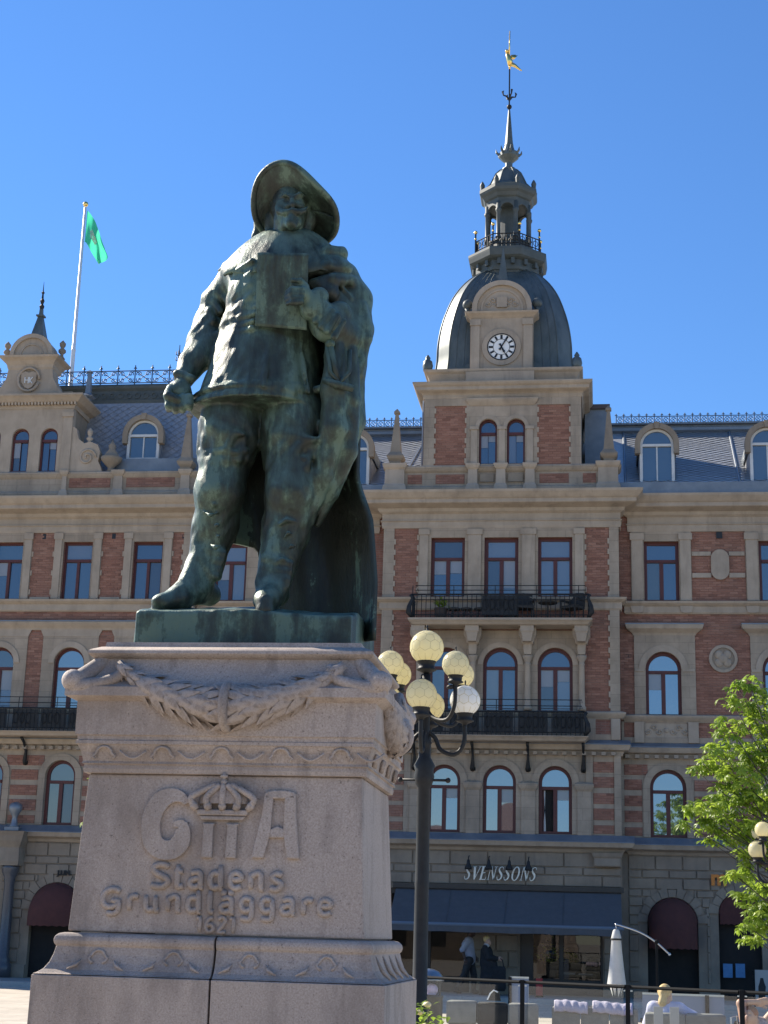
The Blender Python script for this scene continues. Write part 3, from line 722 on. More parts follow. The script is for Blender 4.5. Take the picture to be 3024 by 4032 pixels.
for a,c in ((-3.67,-3.24),(-2.8,-2.34)): blk('carved_panel',a,c,YC-.03,YC+.04,15.3,15.56,ASHLAR)
def obelisk(x,y,z0,z1,w_,m_=ASHLAR):
    b_ = MB(); h = z1-z0
    b_.ring(x-w_,x+w_,y-w_,y+w_,[(-.12*1,z0),(-.10,z0+h*.06),(-.03,z0+h*.1),(.0,z0+h*.14),(-.02,z0+h*.16),(-.1,z0+h*.22),(-.11,z0+h*.25),(-w_+.05,z0+h*.9),(-w_+.09,z0+h*.91),(-w_+.09,z0+h*.94),(-w_+.01,z1)])
    return b_.build('obelisk',m_,B)
obelisk(-6.33,YC+.15,15.9,17.78,.27); obelisk(.3,YC+.15,15.9,17.78,.27)

# ---- tower
TX0,TX1,TY0,TY1 = -5.445,-.545,47.4,53.2
tw1 = (-3.43,-2.56)
b_ = MB(); b_.box(TX0,TX1,TY0+.2,TY1,14.9,18.02); b_.build('tower_core',ASHLAR,B)
slab('tower_wall',TX0,TX1,15.84,18.02,[(c-.29,c+.29,15.87,17.35,True) for c in tw1],TY0,.3,BRICK)
brickwork([(-5.12,-4.1,15.86,17.79),(-1.92,-.87,15.86,17.79)],TY0-.001,B,True,seed=8)
y = TY0-.04
slab('pilaster',TX0-.002,-5.12,15.84,17.79,[],y,.06); slab('pilaster',-.87,TX1+.002,15.84,17.79,[],y,.06)
slab('tower_frieze',TX0-.002,TX1+.002,17.79,18.03,[],y,.06)
slab('window_surround',-4.11,-1.9,15.84,17.79,[(c-.28,c+.28,15.87,17.34,True) for c in tw1],y,.06)
teeth(-5.12,1,15.9,17.75,y,.33); teeth(-.87,-1,15.9,17.75,y,.33); teeth(-4.11,-1,15.9,17.75,y,.33); teeth(-1.9,1,15.9,17.75,y,.33)
for c in tw1:
    window(c,15.87,17.34,.56,TY0+.1,True,16.88,PANE3,fr=.06,mw=.001)
    archring('archivolt',c,17.06,.285,.4,y,.03,TRIM)
for x in (-3.86,-2.995,-2.13): blk('pilaster',x-.1,x+.1,y-.05,y-.002,15.86,16.98); blk('pilaster_cap',x-.14,x+.14,y-.08,y-.002,16.982,17.08)
cornice('window_hood',-4.0,-2.0,y,[(.02,17.79),(.05,17.83),(.1,17.9),(.13,17.96),(.13,18.0)],y1=y+.1)
cornice('tower_cornice',TX0,TX1,TY0,[(.03,18.03),(.05,18.08),(.05,18.16),(.1,18.2),(.24,18.25),(.26,18.27),(.26,18.36),(.32,18.4),(.36,18.46),(.36,18.5),(.1,18.55)],y1=TY1)
cornice('tower_attic',TX0+.12,TX1-.12,TY0+.12,[(0,18.54),(0,18.7),(.02,18.76),(.08,18.88),(.16,18.94),(.18,18.99),(.18,19.02),(-.1,19.06)],y1=TY1-.12)
blk('attic_break',-4.15,-2.0,TY0-.11,TY0+.3,18.56,18.9,TRIM)
# drainpipe and dark side of the tower
b_ = MB(); b_.tube([(TX0-.06,TY0+.35,18.1),(TX0-.06,TY0+.3,17.7),(TX0-.06,TY0+.3,15.9)],.05,6); b_.build('drainpipe',ZINC,B)
# dome: square with broad chamfers
DC = (-3.03,50.35)
def dplan(h, ch=.2):
    k = h*ch; return [(-h,-h+k),(-h+k,-h),(h-k,-h),(h,-h+k),(h,h-k),(h-k,h),(-h+k,h),(-h,h-k)]
prof = [(2.36,19.05),(2.36,19.25),(2.31,19.7),(2.29,20.2),(2.2,20.8),(2.05,21.35),(1.82,21.95),(1.52,22.45),(1.2,22.82),(.98,23.0),(.85,23.1)]
def cat(p,n=6):
    out = []
    for i in range(len(p)-1):
        p0,p1,p2,p3 = p[max(i-1,0)],p[i],p[i+1],p[min(i+2,len(p)-1)]
        for k in range(n):
            t = k/n; out.append(tuple(.5*((2*p1[j])+(-p0[j]+p2[j])*t+(2*p0[j]-5*p1[j]+4*p2[j]-p3[j])*t*t+(-p0[j]+3*p1[j]-3*p2[j]+p3[j])*t**3) for j in range(len(p1))))
    out.append(tuple(p[-1])); return out
prof = [(h_*.945,19.05+(z_-19.05)*1.05) for h_,z_ in prof]; pf = cat(prof,3)
b_ = MB()
for h,z in pf: b_.v += [(DC[0]+x,DC[1]+y_,z) for x,y_ in dplan(h)]
for k in range(len(pf)-1):
    for j in range(8): b_.f.append((8*k+j,8*k+(j+1)%8,8*k+8+(j+1)%8,8*k+8+j))
dome = b_.build('dome',DOMEMAT,B); autosmooth(dome,30)
for j in range(8):
    b_ = MB(); b_.tube([(DC[0]+dplan(h)[j][0],DC[1]+dplan(h)[j][1],z) for h,z in pf],.026,6); b_.build('dome_rib',DOMEMAT,dome,smooth=True)
for k in range(-6,7):
    if abs(k) < 3: continue
    b_ = MB(); u = k/7.0
    b_.tube([(DC[0]+u*h*.8,DC[1]-h-.004,z) for h,z in pf],.008,4); b_.build('dome_seam',DOMEMAT,dome)
for sx in (-1,1):
    b_ = MB(); b_.lathe(DC[0]+sx*2.36,TY0+.15,[(.14,19.03),(.15,19.1),(.17,19.2),(.14,19.36),(.07,19.42),(.09,19.47),(.02,19.58)],10); b_.build('corner_finial',DOMEMAT,B,smooth=True)
# clock gable
GY = 47.75; gx = -3.06
b_ = MB(); b_.box(gx-1.0,gx+1.0,GY,GY+1.6,19.03,20.88); b_.build('clock_gable',TRIM,B)
b_ = MB(); b_.ring(gx-1.0,gx+1.0,GY,GY+1.2,[(.0,20.86),(.04,20.9),(.08,20.94),(.16,21.0),(.18,21.05),(.02,21.06)]); b_.build('gable_cornice',TRIM,B)
for s_ in (-1,1):
    blk('gable_pilaster',gx+s_*.84-.14,gx+s_*.84+.14,GY-.07,GY-.002,19.1,20.6); blk('pilaster_cap',gx+s_*.84-.17,gx+s_*.84+.17,GY-.1,GY-.002,20.602,20.8)
    b_ = MB(); b_.ball((gx+s_*1.12,GY+.25,21.45),.17,12,8); b_.lathe(gx+s_*1.12,GY+.25,[(.12,21.06),(.06,21.12),(.05,21.2),(.1,21.3)],10); b_.build('gable_ball',LANTERN,B,smooth=True)
    b_ = MB(); b_.prism([(gx+s_*1.0,19.06)]+[(gx+s_*(1.0+.38*math.cos(R(a))),19.06+.38*math.sin(R(a))) for a in (range(0,91,15) if s_ > 0 else range(0,91,15))],GY+.3,GY+.5); b_.build('gable_volute',DOMEMAT,B)
b_ = MB(); b_.prism([(gx+.93,21.06),(gx+.93,21.2)]+arcpts(gx,21.2,.93,0,180,20)[1:-1]+[(gx-.93,21.2),(gx-.93,21.06)],GY+.05,GY+1.3); b_.build('gable_pediment',TRIM,B)
archring('pediment_arch',gx,21.2,.8,.96,GY+.05,.1,TRIM,zb=21.07)
archring('pediment_arch',gx,21.2,.62,.68,GY+.05,.03,TRIM,zb=21.12)
relief('pediment_crest',gx,21.42,.95,.42,GY+.045,seed=3)
b_ = MB(); b_.box(gx-.16,gx+.16,GY-.02,GY+.045,21.24,21.6); b_.build('pediment_shield',TRIM,B)
archring('clock_surround',gx,19.87,.46,.62,GY,.05,TRIM); 
b_ = MB(); b_.strip(arcpts(gx,19.87,.62,0,-180,20),arcpts(gx,19.87,.46,0,-180,20),GY-.05,GY+.01); b_.build('clock_surround',TRIM,B)
ck = MB(); ck.prism(arcpts(gx,19.87,.425,0,352,44),GY-.03,GY+.01); clock = ck.build('clock',WHITE,B)
b_ = MB(); b_.strip(arcpts(gx,19.87,.45,180,-180,48),arcpts(gx,19.87,.425,180,-180,48),GY-.06,GY-.001); b_.build('clock_bezel',BLACK,clock)
b_ = MB(); b_.strip(arcpts(gx,19.87,.268,180,-180,48),arcpts(gx,19.87,.255,180,-180,48),GY-.04,GY-.031); b_.build('minute_track',BLACK,clock)
for h in range(12):
    a = R(90-30*h); ca,sa = math.cos(a),math.sin(a); wd = .062 if h%3 else .07
    b_ = MB(); q = [(.275,-wd/2),(.405,-wd/2),(.405,wd/2),(.275,wd/2)]
    b_.prism([(gx+u*ca-v*sa,19.87+u*sa+v*ca) for u,v in q],GY-.042,GY-.031); b_.build('hour_mark',BLACK,clock)
for ang,ln,wd in ((90-30.5,.38,.05),(90-152.5,.25,.075)):
    a = R(ang); ca,sa = math.cos(a),math.sin(a); q = [(-.12,-.04),(-.02,-.018),(ln*.75,-wd/2),(ln,0),(ln*.75,wd/2),(-.02,.018),(-.12,.04)]
    b_ = MB(); b_.prism([(gx+u*ca-v*sa,19.87+u*sa+v*ca) for u,v in q],GY-.062,GY-.05); b_.build('clock_hand',BLACK,clock)
# small spire over the clock gable
b_ = MB(); b_.ring(gx-.17,gx+.17,GY+.3,GY+.64,[(0,22.1),(.03,22.2),(0,22.3),(-.02,22.35),(-.155,23.5)]); b_.build('gable_spirelet',DOMEMAT,B)
# gallery, lantern, cupola and spire
_before = set(bpy.data.objects)
ph = math.pi/8
def oct(name,prof,m_=LANTERN,n=8,parent=B): b_ = MB(); b_.lathe(DC[0],DC[1],prof,n,ph); return b_.build(name,m_,parent)
k8 = 1/math.cos(math.pi/8)
gal = oct('gallery',[(.95*k8,22.85),(1.0*k8,23.0),(1.04*k8,23.02),(1.06*k8,23.1),(1.06*k8,23.35),(1.2*k8,23.4),(1.27*k8,23.45),(1.3*k8,23.6),(1.31*k8,23.66),(1.31*k8,23.74),(.9*k8,23.8)])
for j in range(16):
    a = 2*math.pi*(j+.5)/16
    b_ = MB(); c_ = 1.1; x_,y_ = DC[0]+c_*math.cos(a),DC[1]+c_*math.sin(a)
    b_.box(-.06,.06,-.06,.1,23.18,23.38); b_.v = [(x_+u*math.sin(a)+v*math.cos(a), y_-u*math.cos(a)+v*math.sin(a), z) for u,v,z in b_.v]; b_.build('bracket',LANTERN,gal)
b_ = MB()
for j in range(8):
    a0 = ph+j*math.pi/4; a1 = a0+math.pi/4; p0 = (DC[0]+1.06*k8*math.cos(a0),DC[1]+1.06*k8*math.sin(a0)); p1 = (DC[0]+1.06*k8*math.cos(a1),DC[1]+1.06*k8*math.sin(a1))
    for zz in (23.95,24.3): b_.tube([(*p0,zz),(*p1,zz)],.02,5)
    for q in range(7):
        t = q/6; b_.tube([(p0[0]+(p1[0]-p0[0])*t,p0[1]+(p1[1]-p0[1])*t,23.75),(p0[0]+(p1[0]-p0[0])*t,p0[1]+(p1[1]-p0[1])*t,24.3)],.014,4)
    for q in range(3):
        t = (q+.5)/3; cxq,cyq = p0[0]+(p1[0]-p0[0])*t,p0[1]+(p1[1]-p0[1])*t
        b_.tube([(cxq+.1*math.cos(w_)*(p1[0]-p0[0])/.8,cyq+.1*math.cos(w_)*(p1[1]-p0[1])/.8,24.12+.1*math.sin(w_)) for w_ in [i*.9 for i in range(8)]],.014,4)
b_.build('gallery_railing',IRON,gal,kind='stuff')
for j in range(8):
    a0 = ph+j*math.pi/4; x_,y_ = DC[0]+1.08*k8*math.cos(a0),DC[1]+1.08*k8*math.sin(a0)
    b_ = MB(); b_.tube([(x_,y_,23.75),(x_,y_,24.62)],.03,6); b_.build('railing_post',IRON,gal)
    b_ = MB(); b_.ball((x_,y_,24.64),.065,10,6); b_.ball((x_,y_,24.4),.045,8,5); b_.build('gilt_ball',GOLD,gal,smooth=True)
oct('lantern_base',[(.72*k8,23.78),(.72*k8,24.2),(.76*k8,24.24),(.76*k8,24.3),(.5,24.32)])
lan = oct('lantern_arcade',[(.7*k8,25.62),(.72*k8,25.63),(.74*k8,25.8),(.8*k8,25.84),(.86*k8,25.95),(.94*k8,26.02),(.97*k8,26.1),(.97*k8,26.22),(.9*k8,26.26),(.74*k8,26.3)])
for j in range(8):
    a0 = ph+j*math.pi/4; x_,y_ = DC[0]+.7*k8*math.cos(a0),DC[1]+.7*k8*math.sin(a0)
    b_ = MB(); b_.lathe(x_,y_,[(.1,24.3),(.1,24.36),(.075,24.4),(.07,25.25),(.1,25.3),(.11,25.38),(.08,25.4),(.08,25.65)],10); b_.build('lantern_column',LANTERN,lan,smooth=True)
    a1 = a0+math.pi/4; p0 = Vector((DC[0]+.7*k8*math.cos(a0),DC[1]+.7*k8*math.sin(a0),0)); p1 = Vector((DC[0]+.7*k8*math.cos(a1),DC[1]+.7*k8*math.sin(a1),0))
    # arch panel between columns
    N = 10; L_ = (p1-p0).length; d_ = (p1-p0)/L_; nrm = Vector((d_.y,-d_.x,0)); b_ = MB()
    hw = L_/2-.07
    o_ = [(-L_/2,25.66),(L_/2,25.66)]; arc = [(hw*math.cos(math.pi*k/N),25.38+hw*math.sin(math.pi*k/N)*.95) for k in range(N+1)]
    outl = [(-L_/2+.03,25.38)]+[( -L_/2+.03+(L_-.06)*k/(N), 25.66) for k in range(N+1)][0:0]
    up_ = [(L_/2*(1-2*k/N),25.68) for k in range(N+1)]
    M_ = (p0+p1)/2; vs = []
    for off in (.05,-.05):
        for u,z in arc+up_: vs.append(tuple(M_+d_*u+nrm*off)[:2]+(z,))
    n2 = 2*(N+1); fs = []
    for k in range(N):
        a_,b2,c_,e_ = k,k+1,N+1+k+1,N+1+k
        fs += [(a_,b2,c_,e_),(n2+a_,n2+e_,n2+c_,n2+b2),(a_,n2+a_,n2+b2,b2)]
    b_.add(vs,fs); b_.build('lantern_arch',LANTERN,lan)
b_ = MB(); b_.lathe(DC[0],DC[1],[(.34,24.3),(.3,24.35),(.3,25.3),(.34,25.7)],10); b_.build('lantern_core',LANTERN,lan)
cup = [(.74*k8,26.28),(.74*k8,26.36),(.62*k8,26.5),(.53*k8,26.72),(.43*k8,26.95),(.3*k8,27.1),(.22*k8,27.16),(.22,27.22),(.15,27.26)]
cu_ = oct('cupola',cup,DOMEMAT)
for j in range(8):
    a0 = ph+j*math.pi/4
    b_ = MB(); b_.tube([(DC[0]+r_*math.cos(a0),DC[1]+r_*math.sin(a0),z) for r_,z in cup[1:7]],.025,5); b_.build('cupola_rib',DOMEMAT,cu_)
    x_,y_ = DC[0]+.88*k8*math.cos(a0),DC[1]+.88*k8*math.sin(a0)
    b_ = MB(); b_.lathe(x_,y_,[(.07,26.24),(.08,26.34),(.09,26.42),(.05,26.52),(.01,26.58)],6); b_.build('antefix',LANTERN,cu_)
sp = oct('spire_bulb',[(.13,27.24),(.13,27.42),(.16,27.46),(.26,27.55),(.35,27.64),(.36,27.75),(.33,27.8),(.22,27.86),(.19,27.95),(.16,28.05)],DOMEMAT,12)
for j in range(8):
    a0 = j*math.pi/4+.2
    b_ = MB(); b_.tube([(DC[0]+.34*math.cos(a0),DC[1]+.34*math.sin(a0),27.72),(DC[0]+.43*math.cos(a0),DC[1]+.43*math.sin(a0),27.8),(DC[0]+.45*math.cos(a0),DC[1]+.45*math.sin(a0),27.92)],[.05,.04,.008],5); b_.build('crown_leaf',DOMEMAT,sp)
oct('spire',[(.165,28.04),(.17,28.1),(.15,28.16),(.04,29.45),(.02,29.5)],DOMEMAT,8)
rod = MB(); rod.ball((DC[0],DC[1],29.6),.09,12,8); rod.tube([(DC[0],DC[1],29.4),(DC[0],DC[1],31.1)],.028,6)
for j in range(4):
    a0 = j*math.pi/2+.4
    rod.tube([(DC[0],DC[1],29.85),(DC[0]+.1*math.cos(a0),DC[1]+.1*math.sin(a0),30.0),(DC[0]+.22*math.cos(a0),DC[1]+.22*math.sin(a0),30.02),(DC[0]+.25*math.cos(a0),DC[1]+.25*math.sin(a0),30.15),(DC[0]+.2*math.cos(a0),DC[1]+.2*math.sin(a0),30.2)],[.03,.035,.025,.04,.01],5)
rod = rod.build('spire_rod',IRON,B)
v = MB(); cx_,cy_ = DC
v.tube([(cx_,cy_,31.08),(cx_,cy_,31.3)],.035,6); v.tube([(cx_+.02,cy_,31.2),(cx_,cy_-.02,31.4),(cx_-.06,cy_-.02,31.6),(cx_-.09,cy_,31.72)],[.07,.11,.08,.055],8)
v.ball((cx_-.1,cy_,31.8),.07,8,6); v.tube([(cx_+.03,cy_,31.3),(cx_+.2,cy_,31.2),(cx_+.35,cy_,31.06),(cx_+.43,cy_,31.0)],[.08,.06,.035,.02],6)
v.prism([(cx_,31.55),(cx_+.15,31.45),(cx_+.28,31.62),(cx_+.24,31.6),(cx_+.2,31.64),(cx_+.06,31.64)],cy_-.012,cy_+.012)
v.tube([(cx_-.02,cy_,31.6),(cx_+.0,cy_,32.6)],[.032,.018],5); v.build('gilded_weathervane',GOLD,rod,smooth=True)

for o_ in set(bpy.data.objects)-_before:
    if o_.type == 'MESH': o_.data.transform(Matrix.Translation((0,0,.23)))
# ---- roofs
def slates(name,x0,x1,A,C_,parent,s_=.24,m_=SLATE):
    """lozenge slates laid on the slope from A=(y,z) to C_"""
    Ly = math.hypot(C_[0]-A[0],C_[1]-A[1]); dy,dz = (C_[0]-A[0])/Ly,(C_[1]-A[1])/Ly; ny,nz = -dz,dy
    b_ = MB(); hx = s_*.62; hv = s_*.5; r_ = 0; vq = 0.0
    while vq < Ly:
        x = x0+(hx if r_%2 else 0)
        while x < x1:
            pts = []
            for u,vv,o_ in ((0,-hv,.028),(hx,0,.014),(0,hv,.001),(-hx,0,.014)):
                a = min(max(x+u*.985,x0),x1); q = min(max(vq+vv*.985,0),Ly); oo = o_+random.uniform(0,.004)
                pts.append((a,A[0]+dy*q+ny*oo,A[1]+dz*q+nz*oo))
            b_.add(pts,[(0,1,2,3)]); x += 2*hx
        vq += hv; r_ += 1
    return b_.build(name,m_,parent,kind='stuff')
RA,RC = (47.72,15.28),(53.5,18.8)
b_ = MB(); b_.add([(-12.7,RA[0],RA[1]),(13,RA[0],RA[1]),(13,RC[0],RC[1]),(-12.7,RC[0],RC[1]),(-12.7,57,RC[1]),(13,57,RC[1])],[(0,1,2,3),(3,2,5,4)]); roof = b_.build('roof',SHINGLE,B)
slates('roof_slates',.8,8.5,RA,RC,roof,.3,SHINGLE); slates('roof_slates',-12.6,-5.6,RA,RC,roof,.3,SHINGLE)
for x0,x1 in ((.5,13),(-12.7,-6.6)):
    b_ = MB(); b_.box(x0,x1,47.5,47.74,14.9,15.27); b_.build('gutter_band',ZINC,roof)
b_ = MB(); b_.rail([(53.42,18.7),(53.28,18.8),(53.28,18.9),(53.35,18.94),(53.35,18.98),(53.2,19.0),(53.2,19.06),(53.9,19.06),(53.9,18.7)],-12.7,13); b_.build('ridge_moulding',ZINC,roof)
for xt,xb in ((4.45,4.25),(-6.0,-6.25),(.85,.8),(7.9,7.7)):
    b_ = MB(); b_.tube([(xt,RC[0]-.03,RC[1]),(xb,RA[0]-.03,RA[1])],.04,6); b_.build('roof_seam',ZINC,roof)
def crest(x0,x1,y,z,h,step,parent,m_,fancy=False):
    b_ = MB(); r_ = .016 if not fancy else .02
    b_.tube([(0,0,0),(0,0,h)],r_*1.2,5); b_.tube([(-.05,0,h*.94),(0,0,h*1.06),(.05,0,h*.94)],r_*.8,4); b_.tube([(0,0,h),(0,0,h*1.14)],r_,4)
    b_.tube([(0,0,h*.12),(step,0,h*.12)],r_,4); b_.tube([(0,0,h*.82),(step,0,h*.82)],r_,4)
    if fancy:
        for sx,c0 in ((1,.25),(-1,.75)):
            for zc,sg in ((.3,1),(.64,-1)):
                b_.tube([(step*c0+sx*h*.17*(1-t*.07)*math.cos(t*.75+2.6),0,h*zc+sg*h*.15*(1-t*.07)*math.sin(t*.75+2.6)) for t in range(10)],r_*.75,4)
        b_.tube([(step*.05,0,h*.15),(step*.5,0,h*.47),(step*.95,0,h*.8)],r_*.7,4); b_.tube([(step*.95,0,h*.15),(step*.5,0,h*.47),(step*.05,0,h*.8)],r_*.7,4)
    else:
        b_.tube([(step*.5+step*.34*math.cos(t),0,h*.47+step*.34*math.sin(t)) for t in [i*.63 for i in range(10)]],r_*.75,4,closed=True)
        for q in range(4): b_.tube([(step*.5,0,h*.47),(step*.5+step*.3*math.cos(R(45+90*q)),0,h*.47+step*.3*math.sin(R(45+90*q)))],r_*.6,4)
    me = b_.mesh('crest_panel'); x = x0
    while x < x1-.01: obj('crest_panel',me,m_,parent,loc=(x,y,z)); x += step
crest(.6,8.5,53.4,19.05,.36,.262,roof,BLUEIRON); crest(-11.5,-5.8,53.4,19.05,.36,.262,roof,BLUEIRON)
# chimney-like roof housing beside the tower
b_ = MB(); b_.box(-.45,.27,49.6,51,16.2,18.35); rh = b_.build('roof_housing',ZINC,B)
b_ = MB(); b_.box(-.5,.36,49.5,51.1,18.352,18.5); b_.build('housing_cap',mat('brown_sheet',(.07,.05,.045),(.1,.07,.06),3,.5),rh)
def dormer(cx,y,z0,sp,r,hood_m,back,keystone=True):
    b_ = MB(); R1 = r+.17
    a = [(cx-R1,sp-.3)]+arcpts(cx,sp,R1,180,0,18)+[(cx+R1,sp-.3)]; i_ = [(cx-r,sp-.3)]+arcpts(cx,sp,r,180,0,18)+[(cx+r,sp-.3)]
    b_.strip(a,i_,y-.14,y+.12); dm = b_.build('dormer',hood_m,B)
    m_ = MB(); R2 = r+.1
    aa = [(cx-R2,sp-.2)]+arcpts(cx,sp,R2,180,0,18)+[(cx+R2,sp-.2)]; m_.strip(aa,[(cx+(X-cx)*.96,Z-.03) for X,Z in aa],y+.12,y+back); m_.build('dormer_vault',ZINC,dm,smooth=True)
    m_ = MB(); m_.box(cx-r-.04,cx-r,y+.1,y+back,z0-.1,sp-.05); m_.box(cx+r,cx+r+.04,y+.1,y+back,z0-.1,sp-.05); m_.build('dormer_cheek',SLATE,dm)
    m_ = MB(); f = .07
    m_.strip(arcpts(cx,sp,r,180,0,18),arcpts(cx,sp,r-f,180,0,18),y,y+.08)
    m_.box(cx-r-.02,cx-r+f,y-.03,y+.08,z0,sp); m_.box(cx+r-f,cx+r+.02,y-.03,y+.08,z0,sp); m_.box(cx-r+f,cx+r-f,y,y+.08,z0,z0+.07); m_.box(cx-r+f,cx+r-f,y-.02,y+.08,sp-.05,sp+.03); m_.box(cx-.02,cx+.02,y+.02,y+.08,z0+.07,sp-.05)
    fr_ = m_.build('dormer_frame',WHITEWOOD,dm)
    for poly in ([(cx-r+f,z0+.07),(cx-.02,z0+.07),(cx-.02,sp-.05),(cx-r+f,sp-.05)],[(cx+.02,z0+.07),(cx+r-f,z0+.07),(cx+r-f,sp-.05),(cx+.02,sp-.05)],[(cx-r+f,sp+.03),(cx+r-f,sp+.03)]+[p for p in arcpts(cx,sp,r-f,0,180,14) if p[1] > sp+.04]):
        q = MB(); q.prism(poly,y+.05,y+.06); q.build('pane',PANED,fr_)
    m_ = MB(); m_.box(cx-r-.05,cx+r+.05,y-.1,y+.0,z0-.06,z0-.002); m_.build('dormer_sill',ZINC,dm)
    if keystone: m_ = MB(); m_.prism([(cx-.06,sp+r-.02),(cx+.06,sp+r-.02),(cx+.09,sp+r+.2),(cx-.09,sp+r+.2)],y-.18,y-.141); m_.build('keystone',hood_m,dm)
    return dm
for c in (1.78,5.13,-7.76,-11.0): dormer(c,47.95,15.36,16.6,.51,ASHLAR,3.3)

brickwork([(-5.93,-5.48,15.26,15.56),(-5.05,-4.15,15.26,15.56),(-1.83,-.93,15.26,15.56),(-.5,-.1,15.26,15.56)],YC+.019,seed=9)
# ---- left wing: parapet, mansard, dormer, gable, crest
b_ = MB(); b_.ring(-26,-12.75,YL-.12,YL+.35,[(.05,14.9),(.05,15.12),(.02,15.16),(-.02,15.2),(-.02,15.6),(.03,15.66),(.07,15.74),(.07,15.8),(.02,15.83)]); b_.build('parapet',STONE,B)
for a,c in ((-16.95,-15.58),(-15.05,-13.45)):
    m_ = MB(); m_.wall(a,c,15.3,15.62,[],YL-.115,.03); m_.build('brick_panel',BRICK,B)
brickwork([(-16.95,-15.58,15.3,15.62),(-15.05,-13.45,15.3,15.62)],YL-.116,seed=10)
for x in (-17.1,-15.31,-13.1): baluster(x,.17 if x > -17 else .1,14.93,15.85,YL-.22,YL+.2)
blk('zinc_kerb',-15.6,-12.9,48.0,48.3,15.7,16.38,ZINC)
MA,MC = (48.3,15.7),(49.35,18.75)
b_ = MB(); xr0,xr1 = -13.0,-13.75
b_.add([(-26,*MA),(xr0,*MA),(xr1,*MC),(-26,*MC),(xr0,56,MA[1]),(xr1,55,MC[1])],[(0,1,2,3),(1,4,5,2)]); mr = b_.build('mansard_roof',SLATE,B)
slates('roof_slates',-17.3,-13.4,MA,MC,mr,.26)
b_ = MB(); b_.ring(-26,-14.0,49.45,54,[(.0,18.7),(.1,18.74),(.12,18.86),(.02,18.88),(.02,19.22),(.08,19.3),(.1,19.38),(.05,19.45)]); fz = b_.build('roof_frieze',LANTERN,mr)
for k in range(12):
    x = -17.2+.29*k*1.0
    m_ = MB(); m_.strip(arcpts(x,19.05,.11,180,-180,14),arcpts(x,19.05,.07,180,-180,14),49.4,49.44); m_.build('rosette',LANTERN,fz)
crest(-21,-14.2,49.45,19.44,.62,.60,mr,BLUEIRON,True)
b_ = MB(); b_.tube([(-14.1,49.45,19.4),(-14.1,49.45,20.85)],[.035,.015],5)
for z_ in (20.25,20.45):
    for q in range(4): b_.tube([(-14.1,49.45,z_),(-14.1+.11*math.cos(q*1.57),49.45+.11*math.sin(q*1.57),z_+.06),(-14.1+.1*math.cos(q*1.57),49.45+.1*math.sin(q*1.57),z_+.16)],.018,4)
b_.build('crest_finial',BLUEIRON,mr)
dormer(-14.8,48.35,16.45,17.28,.52,ASHLAR,1.2)
obelisk(-13.15,YL+.1,15.85,17.9,.27)
b_ = MB(); b_.lathe(-15.65,YL+.05,[(.14,15.85),(.1,15.95),(.1,16.0),(.2,16.1),(.33,16.25),(.35,16.34),(.25,16.38),(.22,16.46),(.1,16.62),(.13,16.74),(.05,16.86),(.01,16.95)],14); b_.build('urn',ASHLAR,B,smooth=True)
# gable
gc = -18.62; GYY = YL-.1
gw = (-19.69,-18.72,-17.75)
b_ = MB(); b_.box(-20.2,-17.0,GYY+.2,GYY+2.5,15.7,18.05); b_.build('gable_core',ASHLAR,B)
slab('gable_wall',-20.25,-16.98,15.83,18.02,[(c-.29,c+.29,15.86,17.34,True) for c in gw],GYY,.22,TRIM)
for c in gw: window(c,15.86,17.34,.58,GYY+.1,True,16.92,PANE3,fr=.06,mw=.001)
cornice('gable_cornice',-20.25,-16.98,GYY,[(.02,18.0),(.04,18.1),(.04,18.14),(.18,18.2),(.28,18.3),(.36,18.36),(.36,18.42)],y1=GYY+2.4)
dn = MB(); dn.box(0,.06,-.14,-.01,18.1,18.19); DM2 = dn.mesh('dentil')
for k in range(30): obj('dentil',DM2,TRIM,B,loc=(-20.2+.112*k,GYY-.03,0))
blk('pilaster',-17.3,-16.99,GYY-.05,GYY-.002,15.85,17.95); blk('pilaster_cap',-17.34,-16.95,GYY-.09,GYY-.002,17.7,17.86)
b_ = MB(); b_.prism([(-16.98,15.84),(-15.9,15.84),(-15.95,16.0),(-16.05,16.2),(-16.0,16.5),(-16.1,16.75),(-16.35,16.85),(-16.55,16.8),(-16.75,16.95),(-16.85,17.3),(-16.98,17.4)],GYY,GYY+.25); vol = b_.build('gable_volute',TRIM,B)
b_ = MB(); b_.tube([(-16.42+.3*(1-t/26)*math.cos(t*.45),GYY-.02,16.32+.3*(1-t/26)*math.sin(t*.45)) for t in range(24)],.035,6); b_.build('volute_scroll',TRIM,vol,smooth=True)
b_ = MB(); b_.lathe(-16.42,GYY+.12,[(.09,16.83),(.05,16.9),(.12,16.98),(.05,17.06),(.08,17.14),(.1,17.22),(.05,17.32),(.01,17.36)],8); b_.build('volute_finial',TRIM,vol,smooth=True)
b_ = MB(); b_.prism([(gc-1.45,18.42),(gc+1.45,18.42),(gc+1.25,18.5),(gc+1.0,18.75),(gc+.8,19.1),(gc+.75,19.5),(gc+.75,19.72),(gc-.75,19.72),(gc-.75,19.5),(gc-.8,19.1),(gc-1.0,18.75),(gc-1.25,18.5)],GYY+.05,GYY+.6); b_.build('gable_crown',TRIM,B)
b_ = MB(); b_.ring(gc-.75,gc+.75,GYY+.05,GYY+.8,[(0,19.4),(.03,19.45),(.05,19.55),(.14,19.68),(.26,19.76),(.28,19.82),(0,19.84)]); b_.build('gable_cornice',TRIM,B)
b_ = MB(); b_.prism([(gc+.72,19.84),(gc+.72,19.9)]+arcpts(gc,19.9,.72,0,180,18)[1:-1]+[(gc-.72,19.9),(gc-.72,19.84)],GYY+.05,GYY+.7); b_.build('gable_pediment',TRIM,B)
archring('pediment_arch',gc,19.9,.6,.74,GYY+.05,.08,TRIM); archring('pediment_arch',gc,19.9,.36,.4,GYY+.05,.03,TRIM)
